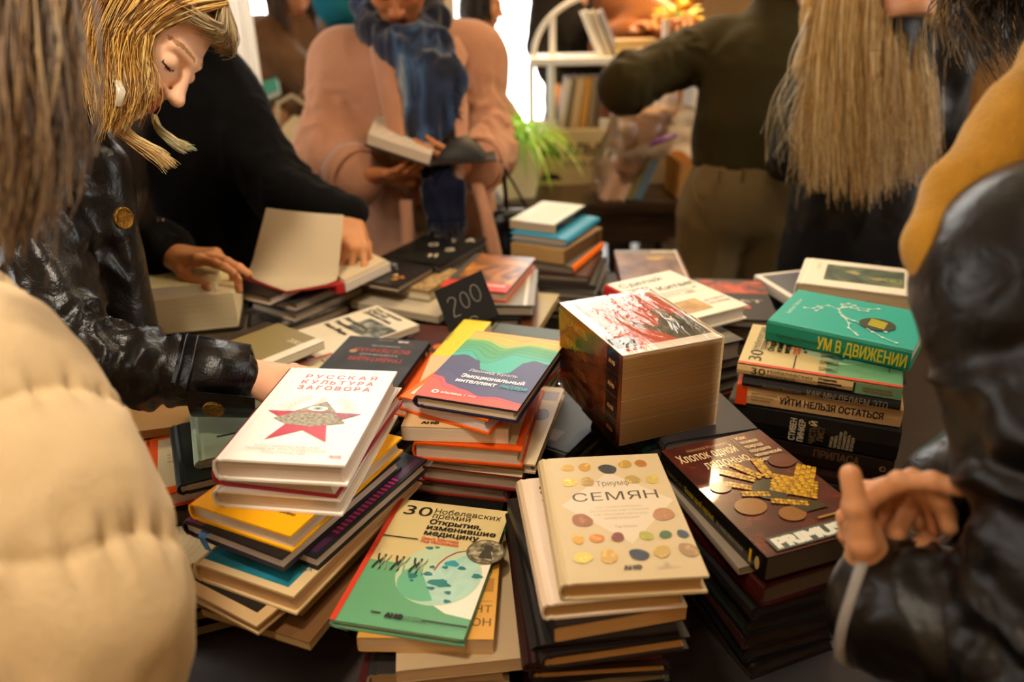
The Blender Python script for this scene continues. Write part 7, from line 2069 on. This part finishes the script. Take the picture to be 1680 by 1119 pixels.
for k in range(5):
    c, nm = (('d8b070', 'tan'), ('e4d3b0', 'cream'), ('b9652c', 'rust'), ('cfa45c', 'ochre'), ('7a5a34', 'brown'))[k]
    book((1.12 + .012 * (k % 2), 3.08), .75 + .026 * (k + 1), 8 * k - 10, .145, .21, .0255, c, nm + ' book, ' + ('lowest', 'second', 'third', 'fourth', 'topmost')[k] + ' of the small pile at the counter end', group='books piled at the end of the counter', mob=0, paper='d8b880')
# yellow flowers held out behind the olive sleeve
yf = empty('flower_bunch', tuple(at(1112, 30, 3.0)), 0, 'bunch of yellow flowers held up above the arched display', 'flowers')
mb = MB(); rng = np.random.default_rng(9); Ym = [mat(c, .5) for c in ('f2c81c', 'e8b010', 'f6dc5a')]
for i in range(46):
    d = rng.normal(0, 1, 3); d[2] = abs(d[2]) * .5; d = unit(d)
    p = d * .05; q = p + d * .055 + np.array((0, 0, -.01)); s = unit(np.cross(d, (0, 0, 1))) * .014
    mb.add([tuple(p - s * .4), tuple((p + q) / 2 - s), tuple(q), tuple((p + q) / 2 + s), tuple(p + s * .4), tuple((p + q) / 2 + d * .0 + np.array((0, 0, .006)))], [(0, 1, 5), (1, 2, 5), (2, 3, 5), (3, 4, 5), (4, 0, 5)], Ym[i % 3], None, True)
mb.build('petals', yf)
MB().tube([(0, 0, .03), (.01, .0, -.06), (.03, .01, -.13)], [.012, .012, .010], mat('6a8a34', .6), 8).build('stems', yf)

# handbag on the pink coat's arm
hb = empty('handbag', (.015, 2.13, .80), .2, 'black leather handbag hanging by long straps from the pink sleeve', 'bag')
Hb = Field((-.10, 2.05, .76), (.13, 2.22, 1.0), .007); Hb.cap((-.035, 2.13, .83), (.06, 2.13, .83), .05, .05, .02, flat=((0, 1, 0), .7)); Hb.cap((-.03, 2.13, .90), (.055, 2.13, .90), .035, .035, .03, flat=((0, 1, 0), .7))
part_from('bag_body', Hb, LEATHER, hb, [('r', (20, 20, 14), .004, 91)])
o7 = np.array(hb.location)
for a_, b_ in ((at(806, 262, 2.02), (.045, 2.11, .935)), (at(812, 262, 2.03), (-.01, 2.12, .935))):
    MB().tube([np.array(a_) - o7, (np.array(a_) + np.array(b_)) / 2 - o7 + (0, 0, .004), np.array(b_) - o7], .0055, mat('0d0b0a', .4), 6, flat=(1, .4)).build('strap', hb)

# simple figures far behind
def bystander(x, y, fwd, label, top, topname, bottom, hair, tone, height=1.62, arms=None, hairlen=.22, relief=None, seed=1, bulk=1.0):
    r = person(x, y, label)
    fw = unit((fwd[0], fwd[1], 0)); rt = np.array((fw[1], -fw[0], 0)); up = np.array((0, 0, 1.0)); c = np.array((x, y, 0.0))
    zs = height - .30
    P = lambda a, b, z: c + rt * a + fw * b + up * z
    S = [P(-.17, 0, zs), P(.17, 0, zs)]
    arms = arms or [(P(-.21, .02, zs - .26), P(-.17, .16, zs - .42)), (P(.21, .02, zs - .26), P(.17, .16, zs - .42))]
    arms = [(np.array(a), np.array(b)) for a, b in arms]
    allp = S + [p for a in arms for p in a] + [P(0, 0, .75), P(0, 0, zs + .12)]
    f = Field(*box_of(allp, .16), .014)
    f.chain([P(0, 0, .85), P(0, 0, zs - .1), P(0, .02, zs + .12)], (.11, .115, .05), .05)
    for s, (e, w) in zip(S, arms): f.chain([s, e, w], (.04, .036, .026))
    V, F = f.mesh()
    H = P(0, .04, height - .115)
    hf = unit(fw + np.array((0, 0, fwd[2] if len(fwd) > 2 else -.2)))
    hs = [hand_piece(w, unit(w - e), (0, 0, 1), tone, sd, h=.0035) for (e, w), sd in zip(arms, (-1, 1))]
    join_pieces('body', [(V, F, np.zeros(len(F), int), [skin(tone)]), head_piece(H, hf, (0, 0, 1), tone, h=.004)] + hs, r)
    J = Field(*box_of(allp, .2), .011)
    J.chain([P(0, 0, .72), P(0, 0, .95), P(0, 0, zs - .14), P(0, .01, zs + .03)], (.18 * bulk, .165 * bulk, .175 * bulk, .09), .05, flat=(fw, .72))
    J.cap(S[0], S[1], .075 * bulk, .075 * bulk, .05)
    for s, (e, w) in zip(S, arms): J.chain([s, e, w - (w - e) * .12], (.080 * bulk, .068 * bulk, .05 * bulk), .03)
    part_from(topname, J, top, r, relief or [('r', (11, 11, 4), .009, seed), ('r', (24, 24, 12), .004, seed + 1)])
    feet = [tuple(P(-.09, 0, 0)[:2]), tuple(P(.09, 0, 0)[:2])]
    lower_body(r, tuple(P(0, 0, .85)), feet, bottom, side=tuple(rt[:2]), h=.016)
    shoes(r, feet, fw)
    g = []
    for k in range(9):
        a = math.radians(50 + 260 * k / 8)
        d = rt * math.sin(a) + fw * math.cos(a)
        g.append([H + up * .125 - fw * .02, H + d * .088 + up * .06, H + d * .102 - up * .03 - fw * .012, H + d * .094 - up * (.05 + hairlen)])
    hair_cap(r, H, hf, (0, 0, 1), hairmats(hair)[0])
    strands('hair', r, g, hairmats(hair), 320, .005, .010, 8, 3, seed=seed + 5)
    return r
bystander(-.99, 3.90, (.75, -.55, -.5), 'person in a brown suede jacket reading a small teal book by the white curtain', mat('6a4a2c', .8, .3, var=.3, vscale=9, sheen=.2), 'jacket', mat('1d1c20', .9), ('3a2212', '5a3a1c', '4a2c16'), 'c98a5c', 1.60, [((-1.14, 3.72, 1.06), (-1.03, 3.52, 1.02)), ((-.80, 3.74, 1.02), (-.96, 3.53, 1.00))], .16, seed=101, bulk=1.1)
tb_ = empty('book', tuple(at(430, 152, 3.30)), 0, 'small teal-edged white book held by the person in the brown suede jacket', 'book')
tb_.rotation_euler = (math.radians(25), math.radians(-20), math.radians(8))
MB().box((-.075, -.055, -.0125), (.075, .055, -.0095), mat('1f8a78', .5)).box((-.075, -.055, .0095), (.075, .055, .0125), mat('1f8a78', .5)).box((-.075, -.055, -.0095), (-.072, .055, .0095), mat('1f8a78', .5)).build('cover', tb_)
MB().box((-.0715, -.053, -.0094), (.073, .053, .0094), pages_mat('efeade')).build('page_block', tb_)
bystander(-.150, 4.20, (.97, -.25, -.25), 'person with dark bob, beige trench coat and yellow top, far behind by the window', mat('a8946c', .85, .2), 'trench_coat', mat('3a342c', .9), ('1c120c', '2a1a12'), 'c4875a', 1.52, hairlen=.05, seed=111)
bystander(.37, 4.45, (.2, -1, -.2), 'person in a long charcoal coat behind the arched display', mat('2c2826', .9, .2), 'coat', mat('1a1a1c', .9), ('20150e', '301f14'), 'c98f64', 1.74, seed=121, bulk=.95)
bystander(.66, 4.05, (-.5, -.85, -.3), 'person in a caramel brown jacket behind the arched display', mat('8d5426', .85, .3), 'jacket', mat('1c1a1c', .9), ('2a1a10', '3c2616'), 'd08a54', 1.72, [((.46, 3.92, 1.22), (.56, 3.72, 1.30)), ((.80, 3.72, 1.25), (.68, 3.28, 1.34))], seed=131, bulk=1.15)
bystander(-.50, 3.42, (.3, .9, -.2), 'person in a teal knitted top behind the pink coat', mat('14667c', .9, .2), 'knit_top', mat('22242a', .9), ('3a2614', '4c341c'), 'd09a70', 1.70, [((-.66, 3.30, 1.44), (-.52, 3.40, 1.60)), ((-.28, 3.44, 1.12), (-.32, 3.58, 1.0))], seed=141)
tt = empty('tote_bag', (-.86, 3.42, .62), .3, 'cream canvas tote bag with a handle, below the teal book', 'bag')
Tf = Field((-1.06, 3.30, .58), (-.64, 3.54, 1.02), .009); Tf.chain([(-.90, 3.42, .70), (-.88, 3.42, .92)], (.10, .085), .03, flat=((0, 1, 0), .5)); Tf.cap((-.80, 3.42, .70), (-.80, 3.42, .88), .09, .07, .03, flat=((0, 1, 0), .5))
part_from('bag_body', Tf, mat('cdb78c', .9), tt, [('r', (14, 14, 8), .008, 151)])
MB().tube([(-.10, 0, .32), (-.09, -.01, .44), (-.03, -.01, .47), (.03, 0, .42), (.05, 0, .32)], .008, mat('d9c8a0', .8), 8).build('handle', tt)
# plants by the left window
fp = empty('potted_plant', (-1.00, 4.35, 0), 0, 'tall leafy plant in a dark floor pot before the left window', 'plant')
MB().lathe([(.001, 0), (.13, 0), (.17, .34), (.15, .34), (.14, .30), (.001, .30)], mat('2a2420', .6), 24).build('pot', fp)
MB().tube([(0, 0, .3), (.02, 0, .7), (.0, .02, 1.05)], [.02, .016, .01], mat('4a3a22', .8), 8).build('stem', fp)
blade_leaves('leaves', fp, 90, (0, 0, .95), .50, .030, ('9cc93a', 'b9dc5a', '7eb02c'), 13, .7)
fn = empty('potted_plant', (-.93, 3.62, .0), 0, 'small fern on a dark wicker stand behind the pink coat', 'plant')
MB().lathe([(.001, 0), (.13, 0), (.11, .5), (.14, .95), (.12, .95), (.10, .9), (.001, .9)], mat('3a2a1c', .8, var=.3, vscale=90, bump=.8, bscale=120), 20).build('stand', fn)
blade_leaves('leaves', fn, 110, (0, 0, .92), .20, .008, ('7fb52c', '9ccb4a', '5c8f22'), 17, .9)
st = empty('side_table', (-.62, 2.80, 0), 0, 'small white side table between the black sweater and the pink coat', 'table')
MB().lathe([(.001, .70), (.2, .70), (.2, .725), (.001, .725)], WHT, 32).build('tabletop', st); MB().lathe([(.13, 0), (.13, .02), (.02, .04), (.02, .70), (.001, .70)], WHT, 20).build('pedestal', st)
for k in range(5): book((-.60, 2.80), .725 + .0165 * (k + 1), 6 * k - 8, .15, .21, .016, 'e6dccb', 'white booklet, ' + ('lowest', 'second', 'third', 'fourth', 'topmost')[k] + ' on the small white side table', group='white booklets on the side table', mob=0, hard=False, paper='e4d9c8')
